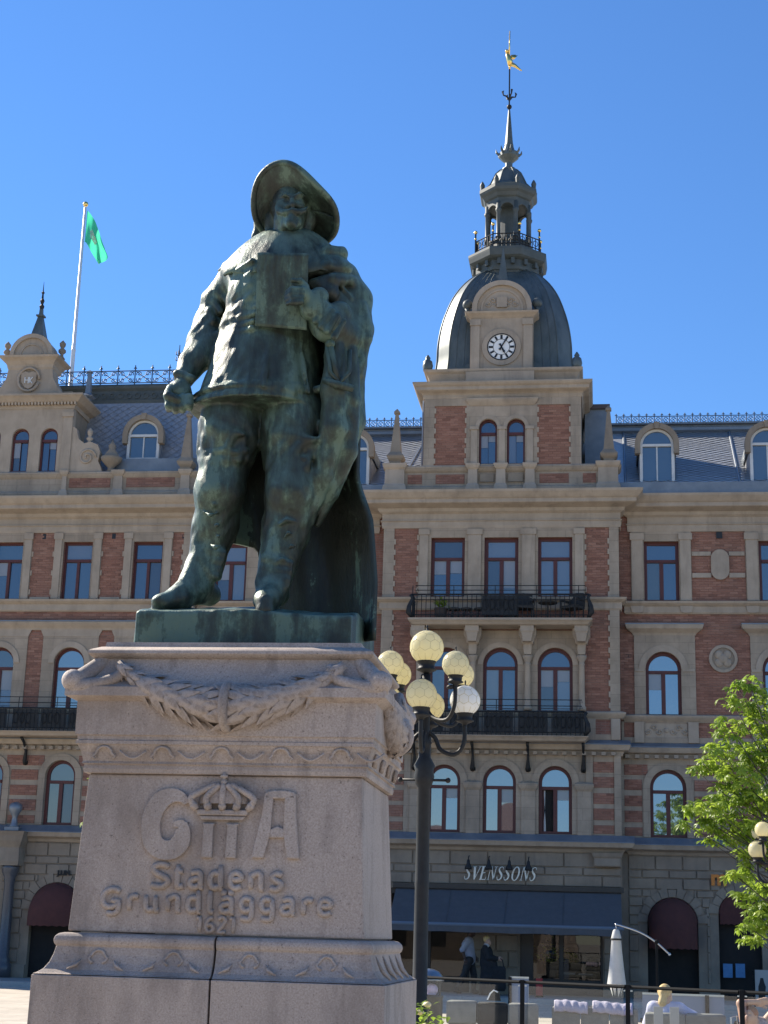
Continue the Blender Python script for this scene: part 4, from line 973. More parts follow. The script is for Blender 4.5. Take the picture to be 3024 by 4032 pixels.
b_ = MB(); b_.prism([(gc-.27,19.25),(gc-.25,18.95),(gc-.12,18.76),(gc,18.7),(gc+.12,18.76),(gc+.25,18.95),(gc+.27,19.25),(gc+.14,19.31),(gc,19.26),(gc-.14,19.31)],GYY-.03,GYY+.04); shd = b_.build('shield',TRIM,B)
b_ = MB()
for px_ in ((-.12,19.1,-.12,18.9),(-.12,19.0,0,19.0),(0,19.1,0,18.88),(.04,19.1,.04,18.9),(.14,19.1,.04,18.98),(.05,18.99,.14,18.88)):
    b_.tube([(gc+px_[0],GYY-.04,px_[1]),(gc+px_[2],GYY-.04,px_[3])],.02,5)
b_.build('monogram',WHITEWOOD,shd)
b_ = MB(); b_.tube([(gc+.36*math.cos(t),GYY-.02,19.03+.4*math.sin(t)) for t in [i*.3 for i in range(21)]],.045,6); b_.build('shield_wreath',TRIM,shd,smooth=True)
for s_ in (-1,1):
    b_ = MB(); b_.lathe(gc+s_*.95,GYY+.3,[(.12,19.84),(.06,19.92),(.05,20.0),(.13,20.08),(.13,20.14),(.05,20.22),(.1,20.3),(.11,20.38),(.04,20.46),(.01,20.5)],10); b_.build('gable_finial',ASHLAR,B,smooth=True)
b_ = MB(); b_.ring(gc-.23,gc+.23,GYY+.35,GYY+.81,[(0,20.4),(0,20.7),(.01,20.72),(-.02,20.78),(-.15,21.45),(-.1,21.47),(-.1,21.52),(-.17,21.55),(-.18,21.75)]); spk = b_.build('gable_spire',DOMEMAT,B)
b_ = MB(); b_.lathe(gc,GYY+.58,[(.05,21.7),(.09,21.85),(.04,21.93),(.08,22.05),(.04,22.13),(.03,22.3),(.06,22.35),(.02,22.4),(.005,22.75)],8); b_.build('spire_finial',IRON,spk)
b_ = MB(); b_.box(-18.0,-17.2,GYY+.3,GYY+.8,18.42,18.7); b_.build('gable_block',ASHLAR,B); obelisk(-16.72,YL+.4,18.42,19.5,.2,ZINC)

# ---- flagpole and flag
fp = thing('flagpole','tall white flagpole on the left roof, gold ball at its top','flagpole',(-18.4,51,19.3))
b_ = MB(); b_.lathe(0,0,[(.11,0),(.11,.1),(.08,.12),(.075,2.0),(.082,2.02),(.082,2.08),(.065,2.1),(.045,7.55)],12); b_.build('pole',mat('white_paint',(.72,.73,.75),None,rough=.4),fp,smooth=True)
b_ = MB(); b_.ball((0,0,7.68),.1,12,8); b_.build('finial_ball',GOLD,fp,smooth=True)
b_ = MB(); b_.box(-.3,.3,-.3,.3,-.3,.02); b_.build('base',ZINC,fp)
def flagmesh():
    nu,nv = 30,22; vs = []; fs = []
    for i in range(nu+1):
        u = i/nu
        for j in range(nv+1):
            v_ = j/nv
            # hangs down from the hoist, fly end drooping
            x = .06+.95*u*(1-.18*u)*(.45+.55*v_)+.14*u*(1-v_)*1.2; z = 26.72-1.25*v_*(1-.1*u) - 1.55*u**1.15*(.93-.08*v_)
            x = .05+ u*(.62+.2*(1-v_)) ; z = 26.72-1.24*v_*(1-.35*u)-1.5*u**1.25
            yy = 50.98+.2*math.sin(6.5*u+3.2*v_+.4)*u**.6+.1*math.sin(11*u-7*v_)*u
            vs.append((-18.36+x+.06*math.sin(9*v_+5*u)*u,yy,z))
    for i in range(nu):
        for j in range(nv):
            a = i*(nv+1)+j; fs.append((a,a+1,a+nv+2,a+nv+1))
    return vs,fs
GREEN = thin_mat('green_flag_cloth',(.05,.50,.30),(.08,.58,.36),.7,.7,2)
vs,fs = flagmesh(); nv = 22
fl = MB(); fl.add(vs,fs); flag = fl.build('flag',GREEN,None,True,label='green flag with a white emblem drooping from the rooftop flagpole',cat='flag')
em = MB(); sel = [q for k,q in enumerate(fs) if 8 <= k//nv <= 17 and 6 <= k%nv <= 15 and ((k//nv-12.5)**2/22+(k%nv-10.5)**2/20 < 1) and not ((k//nv)%3 == 0 and (k%nv)%4 == 0)]
for off in (-.006,.006):
    em.add([(x,y_+off,z) for x,y_,z in vs],sel)
em.build('emblem',thin_mat('white_flag_print',(.7,.75,.7),(.75,.8,.75),.5,.7),flag,True)
# ================================================================== signed-distance sculpting
class Sculpt:
    def __init__(s, lo, hi, h):
        s.lo = np.array(lo,float); s.h = h; s.n = np.ceil((np.array(hi)-s.lo)/h).astype(int)+1
        s.F = np.full(s.n, 1.0, np.float32)
    def box(s, lo, hi, pad):
        a = np.clip(np.floor((np.array(lo)-pad-s.lo)/s.h).astype(int),0,s.n-1); b = np.clip(np.ceil((np.array(hi)+pad-s.lo)/s.h).astype(int)+1,1,s.n)
        sl = tuple(slice(a[i],max(b[i],a[i]+1)) for i in range(3))
        ax = [s.lo[i]+s.h*np.arange(sl[i].start,sl[i].stop) for i in range(3)]
        return sl, np.meshgrid(*[q.astype(np.float32) for q in ax], indexing='ij', sparse=True)
    def put(s, sl, d, k, cut=False):
        F = s.F[sl]
        if cut:
            e = -d; h = np.maximum(k-np.abs(F-e),0)/k; s.F[sl] = np.maximum(F,e)+h*h*k*.25
        else:
            h = np.maximum(k-np.abs(F-d),0)/k; s.F[sl] = np.minimum(F,d)-h*h*k*.25
    def cap(s, a, b, ra, rb, k=.04, cut=False, flat=None):
        a = np.array(a,float); b = np.array(b,float); r = max(ra,rb)
        sl,(X,Y,Z) = s.box(np.minimum(a,b)-r,np.maximum(a,b)+r,k+3*s.h)
        d = b-a; L = float(d@d)+1e-12
        t = np.clip(((X-a[0])*d[0]+(Y-a[1])*d[1]+(Z-a[2])*d[2])/L,0,1)
        q = np.sqrt((X-a[0]-t*d[0])**2+((Y-a[1]-t*d[1])*(flat or 1))**2+(Z-a[2]-t*d[2])**2)-(ra+(rb-ra)*t)
        s.put(sl,q.astype(np.float32),k,cut); return s
    def chain(s, pts, rs, k=.04, **kw):
        for i in range(len(pts)-1): s.cap(pts[i],pts[i+1],rs[i],rs[i+1],k,**kw)
        return s
    def ell(s, c, r, k=.04, rot=None, cut=False):
        c = np.array(c,float); r = np.array(r,float); m_ = max(r)
        sl,(X,Y,Z) = s.box(c-m_,c+m_,k+3*s.h)
        P = [X-c[0],Y-c[1],Z-c[2]]
        if rot is not None:
            Rm = np.array(Matrix.Rotation(rot[1],3,rot[0]).transposed())
            P = [Rm[i,0]*P[0]+Rm[i,1]*P[1]+Rm[i,2]*P[2] for i in range(3)]
        k0 = np.sqrt(sum((P[i]/r[i])**2 for i in range(3))); k1 = np.sqrt(sum((P[i]/r[i]**2)**2 for i in range(3)))+1e-9
        s.put(sl,(k0*(k0-1)/k1).astype(np.float32),k,cut); return s
    def cone(s, c0, c1, r0, r1, k=.05):
        """elliptic frustum between (x,y,z) levels; r = (rx,ry)"""
        lo = np.minimum(np.array(c0)-[r0[0],r0[1],0],np.array(c1)-[r1[0],r1[1],0]); hi = np.maximum(np.array(c0)+[r0[0],r0[1],0],np.array(c1)+[r1[0],r1[1],0])
        sl,(X,Y,Z) = s.box(lo,hi,k+3*s.h)
        t = np.clip((Z-c0[2])/(c1[2]-c0[2]),0,1)
        rx = r0[0]+(r1[0]-r0[0])*t; ry = r0[1]+(r1[1]-r0[1])*t
        px = (X-c0[0]-(c1[0]-c0[0])*t)/rx; py = (Y-c0[1]-(c1[1]-c0[1])*t)/ry
        d = (np.sqrt(px*px+py*py)-1)*np.minimum(rx,ry); zl,zh = min(c0[2],c1[2]),max(c0[2],c1[2])
        d = np.maximum(d,np.maximum(zl-Z,Z-zh)); s.put(sl,d.astype(np.float32),k); return s
    def noise(s, amp, fx, fy, fz, ph=0.0, zr=None):
        ax = [s.lo[i]+s.h*np.arange(s.n[i]) for i in range(3)]; X,Y,Z = np.meshgrid(*[q.astype(np.float32) for q in ax],indexing='ij',sparse=True)
        w_ = 1.0 if zr is None else np.clip((Z-zr[0])/.1,0,1)*np.clip((zr[1]-Z)/.1,0,1)
        s.F += (amp*w_*np.sin(fx*X+1.7*np.sin(fz*.37*Z+ph)+ph)*np.sin(fy*Y+ph*1.3+.8*np.sin(fx*.3*X))*np.sin(fz*Z+1.3*np.sin(fx*.41*X)+ph*.7)).astype(np.float32); return s
    def mesh(s, name):
        F = s.F; S = F < 0; nx,ny,nz = [q-1 for q in F.shape]
        c = np.zeros((nx,ny,nz),np.int8)
        for i in (0,1):
            for j in (0,1):
                for k in (0,1): c += S[i:i+nx,j:j+ny,k:k+nz]
        act = (c > 0)&(c < 8); idx = np.full(act.shape,-1,np.int64); I,J,K = np.nonzero(act); idx[I,J,K] = np.arange(len(I))
        P = np.zeros((len(I),3)); W = np.zeros(len(I))
        for ax in range(3):
            for u in (0,1):
                for v_ in (0,1):
                    o = [0,0,0]; o[(ax+1)%3] = u; o[(ax+2)%3] = v_; e = list(o); e[ax] += 1
                    fa = F[I+o[0],J+o[1],K+o[2]].astype(float); fb = F[I+e[0],J+e[1],K+e[2]].astype(float)
                    m_ = (fa < 0) != (fb < 0); t = np.where(m_,fa/(fa-fb+1e-12),0)
                    q = np.tile(np.array(o,float),(len(I),1)); q[:,ax] += t
                    P += q*m_[:,None]; W += m_
        P /= W[:,None]; V = s.lo+s.h*(np.stack([I,J,K],1)+P)
        faces = []
        for ax in range(3):
            a1,a2 = (ax+1)%3,(ax+2)%3
            A = [slice(None)]*3; Bq = [slice(None)]*3; A[ax] = slice(0,-1); Bq[ax] = slice(1,None)
            m_ = S[tuple(A)] != S[tuple(Bq)]; E_ = np.stack(np.nonzero(m_),1); ok = (E_[:,a1] > 0)&(E_[:,a2] > 0)&(E_[:,a1] < F.shape[a1]-1)&(E_[:,a2] < F.shape[a2]-1); E_ = E_[ok]
            def g(d1,d2):
                q = E_.copy(); q[:,a1] -= d1; q[:,a2] -= d2; return idx[q[:,0],q[:,1],q[:,2]]
            quad = np.stack([g(1,1),g(0,1),g(0,0),g(1,0)],1); ins = S[E_[:,0],E_[:,1],E_[:,2]]
            quad[~ins] = quad[~ins][:,::-1]; faces.append(quad)
        Q = np.concatenate(faces); Q = Q[(Q >= 0).all(1)]
        me = bpy.data.meshes.new(name); me.from_pydata(V.tolist(),[],Q.tolist()); me.update()
        me.polygons.foreach_set('use_smooth',[True]*len(me.polygons)); return me

def sheet(rows, thick, name, closed=False):
    """thick cloth from a grid of points (rows of equal length)"""
    nr,nc = len(rows),len(rows[0]); P = np.array([[list(p) for p in r] for r in rows],float)
    du = np.gradient(P,axis=1); dv = np.gradient(P,axis=0); N = np.cross(du,dv); N /= np.linalg.norm(N,axis=2,keepdims=True)+1e-9
    A = (P+N*thick/2).reshape(-1,3); Bq = (P-N*thick/2).reshape(-1,3); n = nr*nc; f = []
    for i in range(nr-1):
        for j in range(nc-1):
            a = i*nc+j; f += [(a,a+1,a+nc+1,a+nc),(n+a,n+a+nc,n+a+nc+1,n+a+1)]
    for j in range(nc-1):
        f += [(j,n+j,n+j+1,j+1),((nr-1)*nc+j,(nr-1)*nc+j+1,n+(nr-1)*nc+j+1,n+(nr-1)*nc+j)]
    for i in range(nr-1):
        f += [(i*nc,(i+1)*nc,n+(i+1)*nc,n+i*nc),(i*nc+nc-1,n+i*nc+nc-1,n+(i+1)*nc+nc-1,(i+1)*nc+nc-1)]
    me = bpy.data.meshes.new(name); me.from_pydata(np.concatenate([A,Bq]).tolist(),[],f); me.update()
    me.polygons.foreach_set('use_smooth',[True]*len(me.polygons)); return me

# ================================================================== plinth
PX0,PX1,PY0,PY1 = -3.15,-1.37,9.45,10.75
GR = mat('pink_granite',(.365,.29,.24),(.51,.425,.36),90,.74,.3,220,detail=6,lo=.36,hi=.64)
def stain(mt,c,scale,lo,hi,amt,stretch=(1,1,1)):
    t = mt.node_tree; N = t.nodes; L = t.links; b_ = N['Principled BSDF']; src = b_.inputs['Base Color'].links[0].from_socket
    tc = N.new('ShaderNodeTexCoord'); mp = N.new('ShaderNodeMapping'); mp.inputs['Scale'].default_value = stretch; n = N.new('ShaderNodeTexNoise'); n.inputs['Scale'].default_value = scale; n.inputs['Detail'].default_value = 7; n.inputs['Roughness'].default_value = .6
    L.new(tc.outputs['Object'],mp.inputs[0]); L.new(mp.outputs[0],n.inputs[0])
    r = N.new('ShaderNodeMapRange'); r.inputs[1].default_value = lo; r.inputs[2].default_value = hi; r.inputs[4].default_value = amt; L.new(n.outputs[0],r.inputs[0])
    mx = N.new('ShaderNodeMixRGB'); mx.inputs[2].default_value = (*c,1); L.new(r.outputs[0],mx.inputs[0]); L.new(src,mx.inputs[1]); L.new(mx.outputs[0],b_.inputs['Base Color']); return mt
stain(GR,(.15,.115,.092),2.6,.47,.72,.7,(1,1,.45)); stain(GR,(.09,.075,.065),9,.56,.74,.45,(1,1,.15)); stain(GR,(.12,.09,.075),60,.6,.7,.8); stain(GR,(.36,.27,.20),1.3,.5,.8,.5)
PL = thing('plinth','carved pink granite plinth with crown, garlands and raised inscription under the bronze statue','plinth',(-2.26,10.1,0)); PL.location = (0,0,0)
XM = -2.237
def half(name,prof,side):
    b_ = MB(); b_.ring(PX0,PX1,PY0,PY1,prof)
    n = len(prof)
    for k in range(n):
        for j in ((1,2) if side < 0 else (0,3)):
            x,y_,z = b_.v[4*k+j]; jx = XM-.02*(z-1.6)*.6-(.006 if side < 0 else -.006); b_.v[4*k+j] = (jx,y_,z)
    o = b_.build(name,GR,PL); bv = o.modifiers.new('b','BEVEL'); bv.width = .008; bv.segments = 2; bv.limit_method = 'ANGLE'; return o
BASE = [(.16,0),(.15,1.2),(.15,1.345),(.148,1.35)]
MOUL = [(.148,1.354),(.128,1.362),(.1,1.382),(.075,1.42),(.058,1.468),(.05,1.505),(.046,1.512),(.058,1.525),(.064,1.545),(.058,1.568),(.04,1.585),(.012,1.591)]
for s_ in (-1,1):
    half('base_block',BASE,s_); half('base_moulding',MOUL,s_)
b_ = MB(); b_.ring(PX0,PX1,PY0,PY1,[(0,1.599),(-.045,2.53)]); die = b_.build('die',GR,PL); bv = die.modifiers.new('b','BEVEL'); bv.width = .01; bv.segments = 2
CAPP = [(-.045,2.532),(-.02,2.535),(-.015,2.56),(-.02,2.585),(-.005,2.59),(-.012,2.605),(.0,2.66),(.02,2.70),(.03,2.705),(.03,2.725),(.022,2.73),(.024,2.755),(.036,2.76),(.036,2.965),(.05,2.97),(.1,2.99),(.1,3.045)]
b_ = MB(); b_.ring(PX0,PX1,PY0,PY1,CAPP); c1 = b_.build('capital',GR,PL)
CAPT = [(.1,3.045),(.06,3.07),(.02,3.11),(-.015,3.16),(-.035,3.2),(-.045,3.24),(-.012,3.25),(.004,3.268),(.002,3.285),(-.01,3.295),(-.06,3.318),(-.078,3.322),(-.085,3.352),(-.12,3.354)]
b_ = MB(); b_.ring(PX0,PX1,PY0,PY1,CAPT); autosmooth(b_.build('cap_stone',GR,PL),35)
# horn-shaped corner volutes
def horn(cx,cy,dx,dy):
    p = [(cx-dx*.10,cy-dy*.10,3.26),(cx-dx*.06,cy-dy*.06,3.2),(cx-dx*.01,cy-dy*.01,3.14),(cx+dx*.025,cy+dy*.025,3.1),(cx+dx*.05,cy+dy*.05,3.085)]
    m_ = MB(); m_.tube(cat(p,4),[.05+.018*(i/16)**.8 for i in range(17)],12); q = p[-1]
    if dy < 0: m_.ball((q[0]+dx*.015,q[1]+dy*.015,q[2]-.0),.07,14,10)
    # ridge sweeping along the front and the side towards the garland hooks
    for (ax,ay) in ((-dx,0),(0,-dy)):
        L_ = .26 if ax else .22; e = .13
        r_ = [(cx+dx*.06,cy+dy*.06,3.06),(cx+dx*.06+ax*L_*.35,cy+dy*.06+ay*L_*.35,3.06),(cx+ax*L_*.75+dx*.0,cy+ay*L_*.75+dy*.0,3.10),(cx+ax*L_-dx*(0 if ax else .03),cy+ay*L_-dy*(0 if ay else .03),3.19)]
        if ax: r_ = [(r_[0][0],PY0-.06 if dy < 0 else PY1+.06,r_[0][2]),(r_[1][0],PY0-.06 if dy < 0 else PY1+.06,3.055),(r_[2][0],PY0-.05 if dy < 0 else PY1+.05,3.1),(r_[3][0],PY0-.02 if dy < 0 else PY1+.02,3.19)]
        else: r_ = [(PX0-.06 if dx < 0 else PX1+.06,r_[0][1],r_[0][2]),(PX0-.06 if dx < 0 else PX1+.06,r_[1][1],3.055),(PX0-.05 if dx < 0 else PX1+.05,r_[2][1],3.1),(PX0-.02 if dx < 0 else PX1+.02,r_[3][1],3.19)]
        m_.tube(cat(r_,4),[.06-.035*i/12 for i in range(13)],10)
    m_.build('corner_volute',GR,PL,True)
for cx_,dx in ((PX0,-1),(PX1,1)):
    for cy_,dy in ((PY0,-1),(PY1,1)): horn(cx_,cy_,dx,dy)
# laurel garlands
lf = MB(); N_ = 7
prof_ = [(-1,0,0),(-.6,.3,.10),(-.1,.42,.16),(.45,.3,.12),(1,0,.02)]
for (u,hw,ht) in prof_: lf.v += [(u,-hw,0),(u,0,ht),(u,hw,0)]
for i in range(4): lf.f += [(3*i,3*i+1,3*i+4,3*i+3),(3*i+1,3*i+2,3*i+5,3*i+4)]
LEAFM = lf.mesh('laurel_leaf',True); LEAFM.materials.append(GR)
def garland(p0,p1,sag,nrm,r_mid,seed):
    rn = random.Random(seed); p0 = Vector(p0); p1 = Vector(p1); nrm = Vector(nrm); n = 17
    def P(t):
        q = p0.lerp(p1,t); s_ = 1-(2*t-1)**2; q.z -= sag*s_**.85; return q+nrm*.02*s_
    def rad(t): return .035+(r_mid-.035)*(1-abs(2*t-1)**1.6)
    core = MB(); pts = [P(i/n) for i in range(n+1)]; core.tube(pts,[rad(i/n)*.8 for i in range(n+1)],10); g_ = core.build('garland',GR,PL,True)
    rb = MB(); pm = P(.5); rb.tube([(pm+nrm*0+Vector((0,0,1))*rad(.5)*.95*math.cos(q)+nrm*rad(.5)*.95*math.sin(q)) for q in [math.pi*(-.1+1.2*i/14) for i in range(15)]],.03,8); rb.build('ribbon',GR,g_,True)
    up = Vector((0,0,1)); k = 0
    for i in range(n*1):
        t = (i+.5)/n; T = (P(min(t+.02,1))-P(max(t-.02,0))).normalized(); Bv = T.cross(nrm).normalized(); rr = rad(t); tow = 1 if t < .5 else -1
        m_ = 5 if rr > .09 else 4
        for j in range(m_):
            a = (j/(m_-1)-.5)*2.7+(.16 if i%2 else -.16)+rn.uniform(-.15,.15)
            rd = (nrm*math.cos(a)+Bv*math.sin(a)).normalized(); c_ = P(t)+rd*rr*.82
            d_ = (T*tow+rd*rn.uniform(.05,.2)+Bv*(.45*math.sin(a)+rn.uniform(-.12,.12))).normalized(); side = d_.cross(rd).normalized(); up_ = side.cross(d_)
            L_ = .085+.02*rn.random() if rr > .07 else .055
            M_ = Matrix((d_*L_,side*L_*.98,up_*L_*1.6)).transposed().to_4x4(); M_.translation = c_
            o = obj('laurel_leaf',LEAFM,None,g_); o.matrix_local = M_
    return g_
garland((-2.945,PY0-.03,3.2),(-1.535,PY0-.03,3.2),.27,(0,-1,0),.135,1)
garland((PX1+.035,PY0+.22,3.18),(PX1+.035,PY1-.22,3.18),.33,(1,0,0),.11,2)
# tongue pattern on the capital and on the base moulding
for k in range(5):
    x = -3.0+.365*k
    m_ = MB(); yq = PY0-.022
    m_.tube([(x+.05*math.cos(a)*(1 if 0 < a < math.pi else 1.5),yq+.005*(1-math.sin(a)),2.645+.045*math.sin(a)) for a in [-.7+.38*i for i in range(13)]],.009,6)
    m_.tube([(x+.1+.165*i/8,yq,2.665-.045*math.sin(math.pi*i/8)) for i in range(9)],.008,6); m_.build('tongue_ornament',GR,PL,True)
for k in range(4):
    y_ = 9.62+.31*k; m_ = MB()
    for q in range(2): m_.tube([(PX1-.0+.02,y_+.06*q,2.68),(PX1+.0,y_+.03+.06*q,2.61)],.012,6)
    m_.build('tongue_ornament',GR,PL,True)
for k in range(4):
    x = -2.93+.452*k; m_ = MB(); pts = []
    for i in range(13):
        a = -1.0+.43*i; zz = 1.455+.04*math.sin(a); o_ = np.interp(zz,[q[1] for q in MOUL],[q[0] for q in MOUL])
        pts.append((x+.042*math.cos(a)*(1 if 0 < a < math.pi else 1.35),PY0-o_-.004,zz))
    m_.tube(pts,.009,6)
    for s_ in (-1,1): m_.tube([(x+s_*.1,PY0-.078,1.44),(x+s_*.12,PY0-.1,1.41),(x+s_*.17,PY0-.12,1.385)],[.003,.012,.003],6)
    m_.build('tongue_ornament',GR,PL,True)
for k in range(4):
    y_ = 9.6+.3*k; m_ = MB(); m_.tube([(PX1+.05,y_,1.5),(PX1+.085,y_+.05,1.42),(PX1+.13,y_+.1,1.37)],[.006,.014,.005],6); m_.build('tongue_ornament',GR,PL,True)
# inscription
def faceY(z): return PY0+.045*(z-1.6)/.93
def relief_poly(name,poly,d=.03,parent=None,bev=.008):
    z0 = sum(p[1] for p in poly)/len(poly); m_ = MB()
    n = len(poly); m_.v = [(x,faceY(z)-d,z) for x,z in poly]+[(x,faceY(z)+.01,z) for x,z in poly]
    m_.f = [tuple(range(n)),tuple(range(2*n-1,n-1,-1))]+[(i,i+n,(i+1)%n+n,(i+1)%n) for i in range(n)]
    o = m_.build(name,GR,parent or PL); bv = o.modifiers.new('b','BEVEL'); bv.width = bev; bv.segments = 2; bv.limit_method = 'ANGLE'; return o
def stroke_poly(pts,ws):
    """fat outline of a centre line; ws = half widths"""
    L_,Rr = [],[]
    for i,p in enumerate(pts):
        a = pts[max(i-1,0)]; c_ = pts[min(i+1,len(pts)-1)]; tx,tz = c_[0]-a[0],c_[1]-a[1]; l_ = math.hypot(tx,tz) or 1; nx,nz = -tz/l_,tx/l_
        L_.append((p[0]+nx*ws[i],p[1]+nz*ws[i])); Rr.append((p[0]-nx*ws[i],p[1]-nz*ws[i]))
    return L_+Rr[::-1]
# G: heavy C with an inward curl
ctr = [(-2.475,2.355),(-2.50,2.39),(-2.56,2.405),(-2.63,2.375),(-2.675,2.30),(-2.685,2.22),(-2.665,2.13),(-2.61,2.085),(-2.54,2.085),(-2.495,2.13),(-2.485,2.2),(-2.50,2.235),(-2.545,2.235)]
sm = cat(ctr,3); wsG = [.014+.044*min(1,min(i,len(sm)-1-i)/9) for i in range(len(sm))]
lettG = relief_poly('letter',stroke_poly(sm,wsG))
for xc in (-2.33,-2.185): relief_poly('letter',[(xc-.033,2.04),(xc+.033,2.04),(xc+.03,2.225),(xc+.04,2.245),(xc-.04,2.245),(xc-.03,2.225)])
# A with flat top and open counter
for poly in ([(-2.06,2.045),(-1.985,2.045),(-1.95,2.2),(-1.945,2.40),(-2.0,2.43),(-2.01,2.3)],[(-1.845,2.045),(-1.77,2.045),(-1.80,2.3),(-1.81,2.43),(-1.875,2.40),(-1.875,2.2)],[(-1.962,2.165),(-1.865,2.165),(-1.865,2.215),(-1.91,2.235),(-1.955,2.215)],[(-2.0,2.395),(-1.81,2.395),(-1.815,2.435),(-1.86,2.446),(-1.95,2.446),(-1.995,2.435)]): relief_poly('letter',poly,.03 if poly[0][0] != -1.962 else .026)
# crown
cr = relief_poly('crown',[(-2.40,2.29),(-2.10,2.29),(-2.085,2.325),(-2.415,2.325)],.04)
relief_poly('crown_base',[(-2.375,2.262),(-2.125,2.262),(-2.105,2.288),(-2.395,2.288)],.03,cr)
for px_,hw in ((-.155,.03),(-.08,.025),(0,.022),(.08,.025),(.155,.03)):
    x0 = -2.25+px_; top = 2.475-.35*px_*px_*4
    pts = [(x0,faceY(2.33)-.035,2.325),(x0+px_*.25,faceY(2.38)-.05,2.385),(-2.25+px_*.85,faceY(2.42)-.045,2.43),(-2.25+px_*.3,faceY(2.46)-.035,2.47)]
    m_ = MB(); m_.tube(cat(pts,4),[.02]*13,8); m_.build('crown_arch',GR,cr,True)
    m_ = MB(); m_.ball((x0+px_*.12,faceY(2.35)-.04,2.345),.026,10,6); m_.build('crown_pearl',GR,cr,True)
m_ = MB(); m_.ball((-2.25,faceY(2.38)-.0,2.36),.16,16,8,(1,.32,.72),z0=0.0); m_.build('crown_cap',GR,cr,True)
m_ = MB(); m_.ball((-2.25,faceY(2.49)-.03,2.485),.022,10,6); m_.box(-2.259,-2.241,faceY(2.5)-.04,faceY(2.5)-.02,2.5,2.545); m_.box(-2.272,-2.228,faceY(2.5)-.041,faceY(2.5)-.019,2.515,2.532); m_.build('crown_orb',GR,cr,True)
# lettering rows (broad-nib shapes)
GL = {'S':(.62,[[(.58,.86),(.45,.98),(.2,.98),(.06,.84),(.12,.66),(.3,.54),(.5,.42),(.58,.26),(.46,.08),(.22,.03),(0,.12)]]),
 't':(.36,[[(.12,.98),(.12,.15),(.2,.05),(.34,.1)],[(0,.68),(.3,.72)]]),'a':(.52,[[(.06,.62),(.22,.7),(.38,.62),(.4,.1),(.5,.03)],[(.4,.42),(.2,.42),(.06,.3),(.06,.14),(.18,.04),(.38,.14)]]),
 'd':(.54,[[(.38,1.0),(.42,.1),(.5,.03)],[(.4,.6),(.2,.68),(.06,.52),(.06,.2),(.18,.04),(.4,.14)]]),'e':(.48,[[(.08,.4),(.38,.44),(.38,.6),(.22,.7),(.07,.58),(.05,.22),(.2,.04),(.42,.14)]]),
 'n':(.58,[[(.08,.7),(.1,.03)],[(.1,.52),(.26,.7),(.42,.62),(.44,.1),(.54,.03)]]),'s':(.46,[[(.4,.62),(.24,.71),(.08,.58),(.2,.42),(.38,.28),(.32,.08),(.16,.03),(.02,.12)]]),
 'G':(.72,[[(.62,.84),(.42,.98),(.16,.88),(.04,.6),(.08,.3),(.26,.14),(.48,.2),(.6,.4),(.34,.44)],[(.6,.42),(.6,.02),(.44,-.16),(.2,-.12)]]),'r':(.44,[[(.08,.7),(.1,.03)],[(.1,.5),(.22,.68),(.4,.64)]]),
 'u':(.58,[[(.06,.7),(.08,.2),(.2,.04),(.4,.14)],[(.4,.7),(.42,.1),(.54,.03)]]),'l':(.28,[[(.1,1.0),(.1,.14),(.24,.03)]]),
 'g':(.54,[[(.4,.6),(.2,.7),(.06,.52),(.08,.24),(.22,.12),(.4,.22)],[(.4,.7),(.42,-.1),(.28,-.26),(.06,-.2)]]),
 '1':(.34,[[(.04,.78),(.2,.95),(.2,.03)]]),'6':(.5,[[(.4,.9),(.2,.84),(.06,.5),(.08,.16),(.24,.03),(.42,.16),(.42,.38),(.26,.5),(.1,.4)]]),'2':(.5,[[(.06,.78),(.22,.96),(.42,.82),(.36,.55),(.06,.05),(.46,.05)]])}
def inscription(txt,x0,x1,z0,h,st):
    tot = 0
    for ch in txt: tot += GL['a' if ch == 'ä' else ch][0]+.16
    k = (x1-x0)/(tot*h-.16*h); x = x0
    for ch in txt:
        w_,strokes = GL['a' if ch == 'ä' else ch]; m_ = MB()
        for s_ in strokes:
            p = cat([(q[0],q[1]) for q in s_],3)
            m_.tube([(x+q[0]*h*k,faceY(z0+q[1]*h)-.006,z0+q[1]*h) for q in p],[st*(1.0 if (i not in (0,len(p)-1)) else .7) for i in range(len(p))],7)
        if ch == 'ä':
            for u in (.12,.36): m_.ball((x+u*h*k,faceY(z0+h)-.004,z0+h*.92),st*1.2,8,5)
        m_.build('letter',GR,PL,True); x += (w_+.16)*h*k
inscription('Stadens',-2.66,-1.86,1.862,.135,.020); inscription('Grundläggare',-2.955,-1.56,1.725,.125,.0185); inscription('1621',-2.37,-2.13,1.612,.092,.0135)
